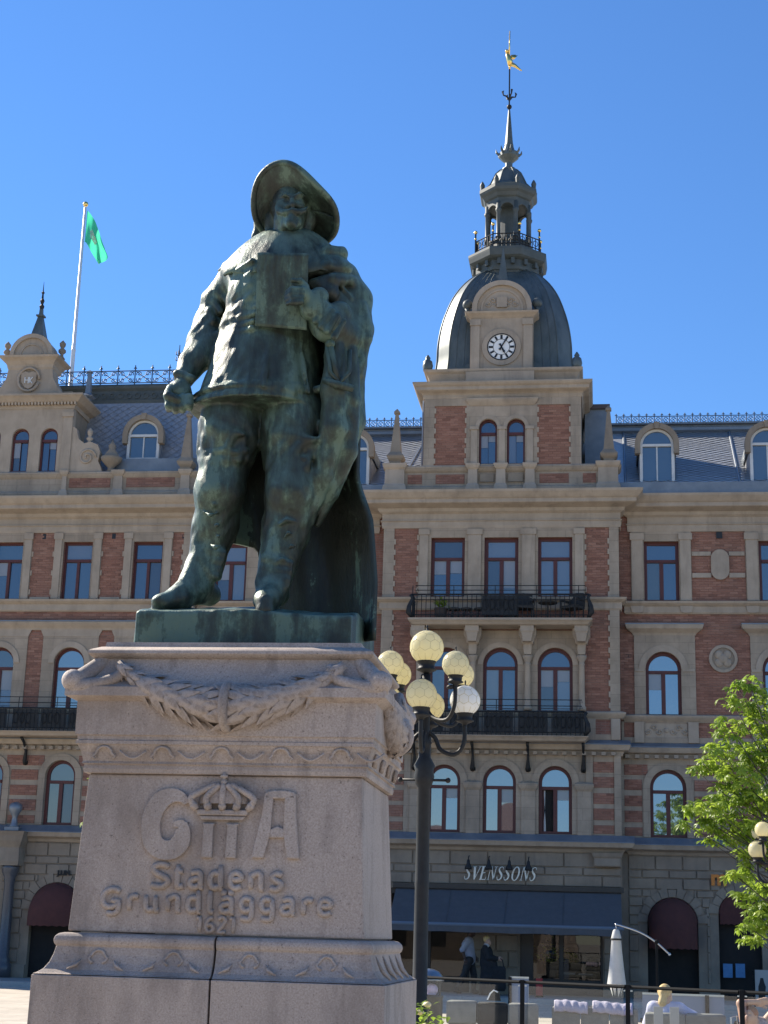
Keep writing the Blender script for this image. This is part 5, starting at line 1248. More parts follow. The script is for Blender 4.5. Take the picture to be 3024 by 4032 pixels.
# ================================================================== bronze statue
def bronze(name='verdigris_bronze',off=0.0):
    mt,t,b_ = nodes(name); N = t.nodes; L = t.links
    tc = N.new('ShaderNodeTexCoord')
    def noise(scale,stretch=(1,1,1),detail=8,rough=.65):
        mp = N.new('ShaderNodeMapping'); mp.inputs['Scale'].default_value = stretch; L.new(tc.outputs['Object'],mp.inputs[0])
        n = N.new('ShaderNodeTexNoise'); n.inputs['Scale'].default_value = scale; n.inputs['Detail'].default_value = detail; n.inputs['Roughness'].default_value = rough; L.new(mp.outputs[0],n.inputs[0]); return n
    a = noise(3.2,(1,1,.6)); s_ = noise(9,(1,1,.12)); f = noise(38)
    ad = N.new('ShaderNodeMath'); ad.operation = 'MULTIPLY_ADD'; ad.inputs[1].default_value = .6; L.new(s_.outputs[0],ad.inputs[0]); L.new(a.outputs[0],ad.inputs[2])
    a3 = N.new('ShaderNodeMath'); a3.operation = 'MULTIPLY_ADD'; a3.inputs[1].default_value = .18; L.new(f.outputs[0],a3.inputs[0]); L.new(ad.outputs[0],a3.inputs[2])
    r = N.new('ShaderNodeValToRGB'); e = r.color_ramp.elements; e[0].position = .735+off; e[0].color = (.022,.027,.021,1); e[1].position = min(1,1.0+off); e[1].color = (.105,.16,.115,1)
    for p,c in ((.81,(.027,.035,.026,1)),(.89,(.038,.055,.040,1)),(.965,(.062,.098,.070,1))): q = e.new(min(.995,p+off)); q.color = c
    L.new(a3.outputs[0],r.inputs[0])
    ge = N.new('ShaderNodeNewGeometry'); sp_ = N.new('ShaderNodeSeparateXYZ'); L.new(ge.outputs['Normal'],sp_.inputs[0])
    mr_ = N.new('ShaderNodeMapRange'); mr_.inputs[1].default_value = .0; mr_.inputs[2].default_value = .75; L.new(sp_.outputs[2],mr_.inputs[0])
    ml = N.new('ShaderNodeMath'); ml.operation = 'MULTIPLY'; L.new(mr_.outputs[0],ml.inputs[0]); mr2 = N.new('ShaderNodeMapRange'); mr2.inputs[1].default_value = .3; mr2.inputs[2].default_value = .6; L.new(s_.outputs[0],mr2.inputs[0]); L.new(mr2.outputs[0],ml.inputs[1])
    mw = N.new('ShaderNodeMixRGB'); mw.inputs[2].default_value = (.18,.255,.20,1); L.new(ml.outputs[0],mw.inputs[0]); L.new(r.outputs[0],mw.inputs[1]); L.new(mw.outputs[0],b_.inputs['Base Color'])  # upward faces painted paler: sunlit rims put into the rain-washed patina
    b_.inputs['Roughness'].default_value = .47; b_.inputs['Metallic'].default_value = .2; b_.inputs['Specular IOR Level'].default_value = .5
    bp = N.new('ShaderNodeBump'); bp.inputs['Strength'].default_value = .6; bp.inputs['Distance'].default_value = .015; n4 = noise(20,(1,1,.4)); L.new(n4.outputs[0],bp.inputs['Height']); L.new(bp.outputs[0],b_.inputs['Normal'])
    return mt
BRZ = bronze(); BRZD = bronze('cloak_shade_bronze',.14); BRZL = bronze('green_slab_bronze',-.065)  # BRZD: same bronze darkened, so the cloak's deep shade is in its colour
def S(x,z,y=10.2): k = y/10.2; return (x*k,y,CAMZ+(z-CAMZ)*k)
ST = thing('statue','green bronze statue of a cloaked man in a wide hat holding a sheet of paper','statue',(-2.26,10.1,3.352)); ST.location = (0,0,0)
A = Sculpt((-3.2,9.45,3.5),(-1.35,10.75,6.95),.0098)
# legs, boots and feet
A.chain([S(-2.49,5.0),S(-2.565,4.52,10.12),S(-2.58,4.28,10.2),S(-2.63,4.0,10.22)],[.2,.16,.148,.125],.05)
A.chain([S(-2.06,5.0),S(-2.065,4.5,10.08),S(-2.09,4.25,10.14),S(-2.155,3.92,10.08)],[.2,.17,.155,.12],.05)
for dz,dx in ((.0,0),(.055,.012),(.11,.018),(-.05,-.01)):
    A.cap(S(-2.70+dx,4.0+dz,10.12),S(-2.54+dx,3.97+dz,10.13),.034,.03,.03); A.cap(S(-2.24+dx,3.93+dz,9.99),S(-2.07+dx,3.90+dz,9.98),.032,.03,.03)
A.chain([S(-2.6,3.80,10.28),S(-2.68,3.84,10.16),S(-2.80,3.77,10.02),S(-2.9,3.745,9.93)],[.085,.095,.08,.06],.05)
A.cap(S(-2.74,3.86,10.1),S(-2.68,4.0,10.16),.075,.09,.05); A.cap((-2.58,10.32,3.63),(-2.86,9.96,3.63),.07,.062,.02); A.ell(S(-2.93,3.75,9.93),(.06,.06,.045),.03)
A.chain([S(-2.14,3.8,10.16),S(-2.17,3.81,10.0),S(-2.2,3.76,9.86),S(-2.21,3.75,9.78)],[.085,.09,.075,.055],.04)
A.cap((-2.13,10.2,3.62),(-2.12,9.78,3.61),.07,.06,.02)
A.cap(S(-2.26,3.79,9.93),S(-2.13,3.79,9.9),.03,.03,.02)
# breeches with gathered hems
A.ell(S(-2.51,4.97,10.17),(.22,.235,.3),.06); A.ell(S(-2.06,4.94,10.17),(.225,.24,.32),.06)
for cx,cz,w_ in ((-2.53,4.74,.17),(-2.06,4.68,.19)):
    for k in range(12):
        a = 2*math.pi*k/12; r1 = w_
        A.cap(S(cx+r1*math.cos(a),cz+.0,10.15+r1*math.sin(a)),S(cx+r1*1.08*math.cos(a+.15),cz+.16,10.15+r1*1.08*math.sin(a+.15)),.02,.02,.05)
for q in ((-2.66,4.98,-2.42,4.92),(-2.2,4.92,-1.92,4.88)): A.cap(S(q[0],q[1],9.97),S(q[2],q[3],9.95),.025,.014,.06)
for cx,cz,w_ in ((-2.535,4.80,.182),(-2.06,4.75,.19)):
    pr = [S(cx+w_*math.cos(q*.3927),cz+.008*math.sin(q*2.3),10.155+w_*1.02*math.sin(q*.3927)) for q in range(17)]
    A.chain(pr,[.021]*17,.012)
A.cone(S(-2.33,5.15),S(-2.33,5.165),(.446,.374),(.443,.371),.008)
# coat: skirt, waist, chest
A.cone(S(-2.33,5.08),S(-2.255,5.72),(.44,.37),(.335,.29),.04); A.cone(S(-2.26,5.70),S(-2.22,6.06),(.335,.29),(.345,.285),.1); A.ell(S(-2.33,5.94,10.09),(.23,.205,.24),.08)
A.cone(S(-2.335,5.075),S(-2.333,5.115),(.462,.385),(.455,.375),.02)
A.ell(S(-2.2,6.05),(.36,.27,.2),.08); A.cap(S(-2.5,6.12),S(-1.9,6.12),.13,.13,.08); A.cap(S(-2.19,6.2,10.16),S(-2.17,6.5,10.12),.12,.10,.06)
A.cap(S(-2.355,5.70,9.94),S(-2.40,5.28,9.84),.02,.02,.02); A.cap(S(-2.27,5.70,9.93),S(-2.29,5.27,9.83),.018,.02,.015)
for k in range(9):
    x = -2.68+.088*k; A.cap(S(x*.6+(-2.25)*.4,5.66,9.97+.12*abs(k-4)/4),S(x,5.26,9.87+.17*(abs(k-4)/4)**2),.014,.022,.06)
for k in range(9):      # pulled folds across the breast
    z = 5.66+.055*k; A.cap(S(-2.57+.012*k,z-.03,10.0),S(-2.4+.01*k,z+.04,9.885),.014,.022,.014)
for k in range(4): A.cap(S(-2.54,5.82+.1*k,9.98),S(-2.42,5.94+.09*k,9.9),.016,.022,.02)
# image-left arm, hanging, clenched fist
A.chain([S(-2.53,6.08,10.26),S(-2.64,5.9,10.34),S(-2.71,5.74,10.36)],[.125,.122,.108],.05)
A.chain([S(-2.69,5.76,10.33),S(-2.74,5.6,10.28),S(-2.815,5.44,10.17),S(-2.865,5.33,10.1)],[.112,.11,.09,.068],.04)
A.chain([S(-2.69,5.62,10.24),S(-2.74,5.48,10.16)],[.08,.07],.05)
for k in range(8): A.ell(S(-2.315-.008*k,5.66-.055*k,9.905-.009*k),(.013,.013,.013),.006)
for k in range(5): A.cap(S(-2.62-.03*k,6.05-.07*k,10.22),S(-2.54-.045*k,5.98-.075*k,10.2),.02,.024,.03)
A.cap(S(-2.80,5.70,10.3),S(-2.65,5.74,10.24),.035,.035,.025); A.cap(S(-2.84,5.54,10.2),S(-2.73,5.5,10.15),.03,.03,.025); A.cap(S(-2.91,5.37,10.03),S(-2.81,5.34,10.0),.03,.03,.02)
A.ell(S(-2.89,5.23,10.02),(.085,.08,.095),.03)
for k,(fx,l_) in enumerate(((-2.965,.0),(-2.915,-.012),(-2.865,-.01),(-2.82,.004))):
    A.chain([S(fx,5.20,9.93),S(fx+.004,5.135+l_,9.915),S(fx+.006,5.115+l_,9.975)],[.026,.027,.024],.008)
A.chain([S(-2.955,5.27,9.97),S(-2.97,5.21,9.91),S(-2.90,5.185,9.895)],[.03,.028,.024],.01)
# image-right arm, bent up to the paper
A.chain([S(-1.88,6.08,10.2),S(-1.79,5.84,10.15),S(-1.745,5.62,10.08)],[.13,.128,.12],.05)
A.chain([S(-1.75,5.62,10.06),S(-1.86,5.72,9.93),S(-1.98,5.87,9.84)],[.122,.118,.085],.04)
A.cap(S(-1.99,5.82,9.82),S(-1.93,5.92,9.84),.07,.068,.02); A.cap(S(-1.87,5.66,9.9),S(-1.78,5.8,9.95),.075,.08,.02)
for k in range(4): A.cap(S(-1.95+.045*k,5.74-.04*k,9.8),S(-1.88+.045*k,5.86-.04*k,9.82),.022,.02,.02)
A.ell(S(-2.06,5.945,9.76),(.07,.06,.062),.03)
for k in range(4): A.chain([S(-2.055,5.985-.032*k,9.715),S(-2.12-.008*(k%2),5.985-.034*k,9.70),S(-2.155-.01*(k in (1,2)),5.965-.03*k,9.735)],[.022,.021,.018],.008)
A.chain([S(-2.03,6.0,9.76),S(-2.07,6.045,9.735),S(-2.12,6.05,9.73)],[.026,.023,.018],.01)
# head
hc = -2.165
A.ell(S(hc,6.615,10.13),(.132,.15,.185),.03); A.ell(S(hc,6.505,10.06),(.098,.1,.105),.05)
A.chain([S(hc+.008,6.70,9.985),S(hc+.012,6.66,9.955),S(hc+.014,6.635,9.935)],[.016,.018,.022],.015); A.cap(S(hc-.022,6.625,9.965),S(hc+.045,6.625,9.965),.014,.014,.015)
for s_ in (-1,1):
    A.ell(S(hc+.008+s_*.052,6.672,9.96),(.03,.022,.02),.02,cut=True); A.ell(S(hc+.008+s_*.052,6.67,9.99),(.022,.016,.013),.006)
    A.chain([S(hc+.01+s_*.018,6.70,9.965),S(hc+.01+s_*.055,6.712,9.965),S(hc+.008+s_*.095,6.695,10.0)],[.010,.012,.008],.02)
    A.ell(S(hc+s_*.07,6.615,10.0),(.035,.03,.035),.04)
    A.chain([S(hc+.012+s_*.006,6.588,9.94),S(hc+.012+s_*.05,6.572,9.945),S(hc+.01+s_*.092,6.585,9.97),S(hc+.01+s_*.12,6.62,9.985)],[.02,.023,.017,.007],.008)
    A.ell(S(hc+s_*.13,6.62,10.13),(.02,.035,.045),.02)
    A.chain([S(hc+s_*.115,6.64,10.2),S(hc+s_*.135,6.52,10.2),S(hc+s_*.13,6.42,10.18)],[.05,.055,.04],.04)
A.cap(S(hc-.015,6.548,9.962),S(hc+.04,6.548,9.962),.013,.013,.006); A.chain([S(hc+.012,6.528,9.955),S(hc+.012,6.485,9.945),S(hc+.012,6.445,9.96)],[.03,.032,.012],.02); A.ell(S(hc+.012,6.495,9.985),(.068,.045,.055),.02)
for k in range(7): A.cap(S(hc-.035+.016*k,6.53,9.935+.004*abs(k-3)),S(hc-.02+.011*k,6.455,9.945),.006,.005,.004)
# cloak bundled over the image-right shoulder and falling beside the arm
A.ell(S(-1.86,6.1,10.14),(.17,.2,.11),.06)
A.chain([S(-1.98,6.2,10.02),S(-1.88,6.255,10.03),S(-1.785,6.245,10.08)],[.035,.05,.05],.015); A.chain([S(-2.0,6.11,9.96),S(-1.87,6.15,9.97),S(-1.75,6.13,10.05)],[.04,.05,.05],.015)
A.chain([S(-1.98,6.02,9.95),S(-1.84,6.05,9.96),S(-1.72,6.04,10.08)],[.035,.045,.045],.015)
A.chain([S(-1.76,6.07,10.2),S(-1.67,5.9,10.2),S(-1.655,5.66,10.18),S(-1.68,5.4,10.18),S(-1.675,5.0,10.22),S(-1.76,4.62,10.25)],[.1,.105,.108,.09,.095,.075],.05)
A.chain([S(-1.93,6.0,9.97),S(-1.86,5.95,9.98)],[.06,.07],.03)
A.chain([S(-1.8,5.52,9.98),S(-1.8,5.25,9.97),S(-1.79,4.95,10.0),S(-1.86,4.6,10.06),S(-1.93,4.3,10.12)],[.07,.085,.09,.07,.03],.04)
A.chain([S(-1.7,5.5,10.05),S(-1.69,5.15,10.06),S(-1.7,4.8,10.1),S(-1.8,4.5,10.16),S(-1.88,4.28,10.2)],[.06,.075,.075,.06,.025],.02)
A.chain([S(-1.62,5.85,10.12),S(-1.59,5.6,10.12),S(-1.63,5.35,10.12)],[.03,.045,.03],.02)
for k in range(7):
    x = -2.66+.115*k; A.cap(S(x*.72-2.25*.28,5.58,9.95+.05*abs(k-3)/3),S(x,5.22,9.87+.11*(abs(k-3)/3)**2),.008,.014,.03)
rq = random.Random(11)
for k in range(7):
    z = 4.6-.075*k; w_ = rq.uniform(.05,.12); u = rq.uniform(-.08,.02)
    A.chain([S(-2.6+u,z,10.02),S(-2.6+u+w_*.5,z-.025,9.99),S(-2.6+u+w_,z-.01,10.02)],[.004,.011,.004],.02)
    z = 4.55-.09*k; u = rq.uniform(-.1,.0); A.chain([S(-2.07+u,z,9.96),S(-2.07+u+w_*.5,z+.03,9.955),S(-2.07+u+w_,z+.02,9.98)],[.004,.011,.004],.02)
for k in range(6): A.cap(S(-1.78+.012*k,6.0-.16*k,10.02),S(-1.70+.012*k,5.9-.16*k,10.06),.014,.018,.015)
A.noise(.006,23,19,17,.4); A.noise(.004,47,41,33,1.9); A.noise(.0035,9,70,26,.9,(3.8,4.9))
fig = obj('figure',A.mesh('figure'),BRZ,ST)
# falling lace collar
rows = []
for i in range(7):
    t = i/6; row = []
    for j in range(49):
        a = 2*math.pi*j/48; wv = 1+.03*math.sin(a*9+.5)*t+.03*(t > .9)*math.sin(a*40); rx = .115+(.335)*t*wv; ry = .12+.19*t*wv
        z = 6.445-.12*t-.18*t*t+.012*math.sin(a*12)*t-(.03 if math.sin(a) < -.3 else 0)*t
        row.append(S(-2.18+rx*math.cos(a)-.02*t,z,10.16+ry*math.sin(a)))
    rows.append(row)
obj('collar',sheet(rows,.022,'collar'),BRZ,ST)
# cloak hanging behind
rows = []; zc = [6.15,5.5,5.0,4.6,4.3,3.9,3.45]; xrv = [-1.76,-1.64,-1.62,-1.62,-1.515,-1.475,-1.475]; xlv = [-2.5,-2.6,-2.69,-2.70,-2.62,-2.6,-2.6]
for i in range(40):
    r_ = i/39; row = []
    for j in range(49):
        c_ = j/48; sm_ = min(1,max(0,(c_-.28)/.1)); sm_ = sm_*sm_*(3-2*sm_); zb = 4.13+(3.47-4.13)*sm_
        z = 6.15+(zb-6.15)*r_+.02*math.sin(c_*14)*r_
        zz = -z; xr_ = float(np.interp(zz,[-q for q in zc],xrv)); xl_ = float(np.interp(zz,[-q for q in zc],xlv))
        x = xl_+(xr_-xl_)*c_
        if z < 4.2 and c_ < .42: x = max(x,-2.75+.0*c_)+.0
        y_ = 10.6-.30*(abs(2*c_-1))**4-.12*(1-r_)+.035*math.sin(c_*17+2*z)*(.3+.7*r_)-(.12*max(0,c_-.85)/.15 if z < 4.5 else 0)
        k_ = .985
        row.append(S(x*.998,z,y_))
    rows.append(row)
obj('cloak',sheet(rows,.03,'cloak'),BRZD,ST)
# hat: brim tipped back, turned up on the image-left
g_ = R(34); C = Vector(S(-2.12,6.605,10.15)); e2 = Vector((0,-math.cos(g_),math.sin(g_))); nn = Vector((0,math.sin(g_),math.cos(g_))); e1 = Vector((1,0,-.12)).normalized()
rows = []
for i in range(15):
    r_ = .11+.188*i/14; row = []
    for j in range(65):
        a = 2*math.pi*j/64; l_ = max(0,math.cos(a-R(112)))**3; q = ((r_-.11)/.188)
        cur = .06*l_*q**2-.07*q*q*(1-l_)-.012*math.sin(a*2+.4)*q+.01*math.sin(a*5)*q
        row.append(tuple(C+e1*r_*math.cos(a)*(1+.10*l_*q)+e2*r_*math.sin(a)*(1+.08*l_*q)+nn*cur))
    rows.append(row)
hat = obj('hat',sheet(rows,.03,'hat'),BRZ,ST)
m_ = MB(); m_.tube(rows[-1][:-1],.024,8,closed=True); m_.build('hat_rim',BRZ,hat,True)
Hs = Sculpt((-2.6,9.85,6.2),(-1.8,10.75,7.15),.010)
Hs.ell(C+nn*.07+e2*-.01,(.165,.165,.12),.03,rot=('X',-g_)); Hs.ell(C+nn*.17,(.13,.13,.06),.04,rot=('X',-g_))
Hs.chain([S(-2.30,6.6,10.40),S(-2.37,6.5,10.42),S(-2.385,6.38,10.44),S(-2.36,6.25,10.44)],[.05,.05,.045,.03],.03)
Hs.ell(C+nn*.13+Vector((.05,0,0)),(.14,.13,.07),.04,rot=('X',-g_))
Hs.noise(.005,40,30,35,.3); obj('hat_crown',Hs.mesh('hat_crown'),BRZ,hat)
# the sheet of paper
rows = []
for i in range(24):
    t = i/23; row = []
    for j in range(40):
        u = j/39; x = -2.385+.365*u+.012*t; z = 6.27-.02*u-.555*t-.02*u*t+.003*math.sin(u*9)*(1-t)
        y_ = 9.77+.10*t-.03*math.sin(u*math.pi)*.6+(.006*math.sin(u*52+.8*math.sin(t*5))*max(0,1-t*1.9)*min(1,t*8))
        row.append(S(x,z,y_))
    rows.append(row)
obj('paper',sheet(rows,.016,'paper'),BRZ,ST)
# sword hilt and scabbard
sw = MB(); sw.tube([S(-1.86,5.55,9.9),S(-1.83,5.36,9.87),S(-1.76,5.28,9.87),S(-1.70,5.36,9.9),S(-1.70,5.52,9.95)],.016,7)
sw.tube([S(-1.87,5.3,9.9),S(-1.78,5.27,9.86),S(-1.67,5.24,9.92)],[.025,.03,.025],7); sw.ball(S(-1.84,5.57,9.9),.035,10,7); sw.tube([S(-1.84,5.57,9.9),S(-1.78,5.3,9.88)],.022,7)
sword = sw.build('sword_hilt',BRZ,ST,True)
sc = MB(); sc.tube([S(-1.78,5.28,9.9),S(-2.3,5.12,10.5),S(-2.72,4.9,10.55)],[.028,.025,.015],7); sc.build('scabbard',BRZ,sword,True)
# cast ground slab
Sl = Sculpt((-3.1,9.6,3.3),(-1.25,10.85,3.72),.0125)
sl,(X,Y,Z) = Sl.box((-3.1,9.6,3.3),(-1.25,10.85,3.72),0)
top = 3.595+.02*np.sin(X*5+.5)+.014*np.sin(Y*7)+.035*np.clip((-2.45-X)/.5,0,1)+.05*np.clip((Y-9.72)/.3,0,1)
d = np.maximum.reduce(np.broadcast_arrays(-2.955-X,9.715+.012*np.sin(X*9)-Y,Y-10.75,(X+1.545)+(Y-9.72)*.0,(Z-top),3.353-Z)); dd = d.astype(np.float32)
Sl.put(sl,dd,.03); Sl.F = Sl.F+.0; Sl.noise(.006,30,26,8,.7)
for q in range(0,3):
    Fp = Sl.F; Sl.F[1:-1,1:-1,1:-1] = (Fp[1:-1,1:-1,1:-1]*2+Fp[2:,1:-1,1:-1]+Fp[:-2,1:-1,1:-1]+Fp[1:-1,2:,1:-1]+Fp[1:-1,:-2,1:-1]+Fp[1:-1,1:-1,2:]+Fp[1:-1,1:-1,:-2])/8
obj('ground_slab',Sl.mesh('ground_slab'),BRZL,ST)
# ================================================================== awnings and shop signs
NAVY = mat('navy_awning_cloth',(.085,.085,.09),(.10,.10,.105),5,.8)
aw = thing('awning','wide dark blue awning pulled out over the shop window','awning')
ax0,ax1 = -5.95,.53; yb,zb_ = YC-.12,3.02; yf,zf = 45.6,1.99
b_ = MB(); n = 8
for k in range(n+1):
    x = ax0+(ax1-ax0)*k/n; b_.v += [(x,yb,zb_),(x,(yb+yf)/2,(zb_+zf)/2-.035+.008*(k%2)),(x,yf,zf)]
for k in range(n): b_.f += [(3*k,3*k+3,3*k+4,3*k+1),(3*k+1,3*k+4,3*k+5,3*k+2)]
b_.build('canopy',NAVY,aw)
b_ = MB(); m_ = 40
for k in range(m_+1): x = ax0+(ax1-ax0)*k/m_; b_.v += [(x,yf-.03,zf-.02),(x,yf-.035+.015*math.sin(k*1.3),zf-.2+.008*math.sin(k*.8))]
for k in range(m_): b_.f.append((2*k,2*k+2,2*k+3,2*k+1))
b_.build('valance',NAVY,aw)
b_ = MB(); b_.tube([(ax0-.02,yf,zf),(ax1+.05,yf,zf)],.05,8); b_.build('front_bar',mat('blue_grey_bar',(.15,.18,.22),None,rough=.45),aw)
b_ = MB(); b_.box(ax0-.08,ax1+.08,YC-.25,YC-.05,3.0,3.14); b_.build('cassette',FRAME,aw)
for x in (ax0+.1,ax1-.1):
    b_ = MB(); b_.tube([(x,YC-.1,2.7),(x,(YC+yf)/2,2.1),(x,yf,zf-.02)],.025,6); b_.build('arm',FRAME,aw)
for k in (2,4,6):
    x = ax0+(ax1-ax0)*k/8; b_ = MB(); b_.tube([(x,yb,zb_+.006),(x,(yb+yf)/2,(zb_+zf)/2-.025),(x,yf,zf+.006)],.008,4); b_.build('seam',NAVY,aw)
WINE = mat('wine_red_awning_cloth',(.075,.024,.02),(.095,.03,.024),5,.85)
def dome_awning(cx,r,sp,zb,y,depth,label):
    t_ = thing('dome_awning',label,'awning',group='rounded wine red awnings')
    b_ = MB(); N = 20; M = 8
    # quarter-round hood swelling from the wall arch down to the front bar
    for i in range(M+1):
        a = math.pi/2*i/M; d_ = depth*math.sin(a); sc_ = math.cos(a)
        for k in range(N+1):
            q = math.pi*k/N; xx = cx-r*math.cos(q); top = sp+r*math.sin(q)*1.0
            zz = zb+.22+(top-zb-.22)*(1-(1-sc_)**1.0) if True else 0
            b_.v.append((xx,y-d_*(.15+.85*math.sin(q)**.6),zz if k not in (0,N) else zb+.22+(sp-zb-.22)*sc_))
    for i in range(M):
        for k in range(N):
            a = i*(N+1)+k; b_.f.append((a,a+1,a+N+2,a+N+1))
    autosmooth(b_.build('hood',WINE,t_),50)
    v_ = MB()
    for k in range(N+1):
        q = math.pi*k/N; p_ = b_.v[M*(N+1)+k]; v_.v += [p_,(p_[0],p_[1]-.004,zb+.03*(k%2))]
    for k in range(N): v_.f.append((2*k,2*k+2,2*k+3,2*k+1))
    v_.build('valance',WINE,t_)
    e = MB()
    for k in range(N+1):
        q = math.pi*k/N; rr_ = r+.01+.02*(k%2); e.v.append((cx-rr_*math.cos(q),y-.03,sp+rr_*math.sin(q))); e.v.append((cx-(r-.04)*math.cos(q),y-.05,sp+(r-.04)*math.sin(q)))
    for k in range(N): e.f.append((2*k,2*k+2,2*k+3,2*k+1))
    e.build('scalloped_edge',WINE,t_); return t_
dome_awning(2.0,.69,2.2,1.48,YR-.02,.6,'rounded wine red awning over the arched opening right of the blue awning')
dome_awning(-16.31,.79,2.1,1.62,YL-.02,.6,'rounded wine red awning over the arched opening behind the left of the plinth')
dome_awning(3.9,.57,2.5,2.2,YR+.02,.1,'flat wine red arch blind beside the orange sign, half hidden by the tree')
SILVER = mat('brushed_silver_letters',(.62,.66,.62),(.55,.58,.55),9,.35,metal=.6)
sg = thing('shop_sign','silver italic SVENSSONS lettering on the wall above the blue awning','sign')
def serif(ch):
    if ch == 'V': return .62,[[(0,1),(.2,1),(.36,.25),(.34,0),(.26,0)],[(.34,0),(.36,.2),(.58,1),(.64,1)],[(-.04,.96),(.26,.96),(.26,1),(-.04,1)],[(.5,.96),(.7,.96),(.7,1),(.5,1)]]
    if ch == 'E': return .56,[[(.06,0),(.22,0),(.22,1),(.06,1)],[(.22,.94),(.52,.94),(.54,.8),(.56,.8),(.56,1),(.22,1)],[(.22,.48),(.42,.48),(.42,.55),(.22,.55)],[(.22,0),(.55,0),(.58,.22),(.55,.22),(.5,.06),(.22,.06)],[(0,0),(.06,0),(.06,.04),(0,.04)],[(0,.96),(.06,.96),(.06,1),(0,1)]]
    if ch == 'N': return .72,[[(.08,0),(.14,0),(.14,1),(.08,1)],[(.08,1),(.24,1),(.62,.1),(.62,0),(.54,0),(.14,.9)],[(.56,0),(.62,0),(.62,1),(.56,1)],[(0,0),(.22,0),(.22,.04),(0,.04)],[(.48,.96),(.72,.96),(.72,1),(.48,1)]]
    if ch == 'O': return .72,[('ring',.36,.5,.34,.52,.2,.46)]
    if ch == 'S': return .5,[('s',)]
def sign_letter(ch,x,z,h,y):
    w_,parts = serif(ch); m_ = MB(); shx = .28
    def T(u,v): return (x+(u+shx*v)*h*.86,z+v*h)
    for p in parts:
        if p[0] == 'ring':
            a = [T(p[1]+p[3]*math.cos(t),p[2]+p[4]*math.sin(t)) for t in [2*math.pi*k/28 for k in range(29)]]; i_ = [T(p[1]+p[5]*math.cos(t),p[2]+p[6]*math.sin(t)) for t in [2*math.pi*k/28 for k in range(29)]]
            m_.strip(a[::-1],i_[::-1],y-.03,y)
        elif p[0] == 's':
            c_ = cat([(.42,.8),(.38,.93),(.24,.98),(.1,.9),(.08,.74),(.2,.58),(.36,.42),(.4,.22),(.3,.06),(.16,.02),(.06,.1),(.02,.26)],3); n_ = len(c_)
            ws = [.02+.055*math.exp(-((i/(n_-1)-.52)/.22)**2) for i in range(n_)]
            pl = stroke_poly(c_,ws); hN = len(pl)//2; L_ = [T(*q) for q in pl[:hN]]; Rr = [T(*q) for q in pl[hN:]][::-1]; m_.strip(L_,Rr,y-.03,y)
        else: m_.prism([T(*q) for q in p],y-.03,y)
    m_.build('letter',SILVER,sg); return w_*h*.86
x = -3.99
wt = sum(serif(c_)[0]*.86+.07 for c_ in 'SVENSSONS'); hh = 2.02/wt
for c_ in 'SVENSSONS': x += sign_letter(c_,x,3.275,hh if hh < .42 else .36,YC-.07)+.07*.36*1.4
for i,x in enumerate((-3.83,-3.24,-2.65,-2.1)):
    lb = ('leftmost','second from the left','third from the left','rightmost')[i]
    t_ = thing('sign_lamp','small dark wall spotlight over the silver shop lettering, %s of four'%lb,'wall lamp',group='spotlights over the shop sign')
    b_ = MB(); b_.tube([(x,YC-.04,3.95),(x,YC-.3,3.92),(x,YC-.42,3.8)],.014,5); b_.build('bracket',IRON,t_)
    b_ = MB(); b_.lathe(x,YC-.42,[(.03,3.83),(.045,3.78),(.05,3.72),(.1,3.62),(.105,3.55),(.09,3.55)],12); b_.build('shade',IRON,t_,True)
def wall_text(name,label,txt,size,x,y,z,m_,depth=.02):
    me = text_mesh(txt,size,depth); o = obj(name,me,m_,None,label,'sign'); me.materials.clear(); me.materials.append(m_)
    o.location = (x,y,z); o.rotation_euler = (R(90),0,0); return o
wall_text('wall_sign','dark J.LIN lettering over the left wine red awning, running behind the plinth','J.LIN',.2,-16.33,YL-.07,3.13,IRON)
mo = wall_text('wall_sign','orange letter m sign on the grey wall beside the tree','m',.6,3.1,YR-.07,3.31,mat('orange_sign',(.62,.21,.03),None,rough=.5)); mo.data.transform(Matrix.Diagonal((1,1,1,1)))

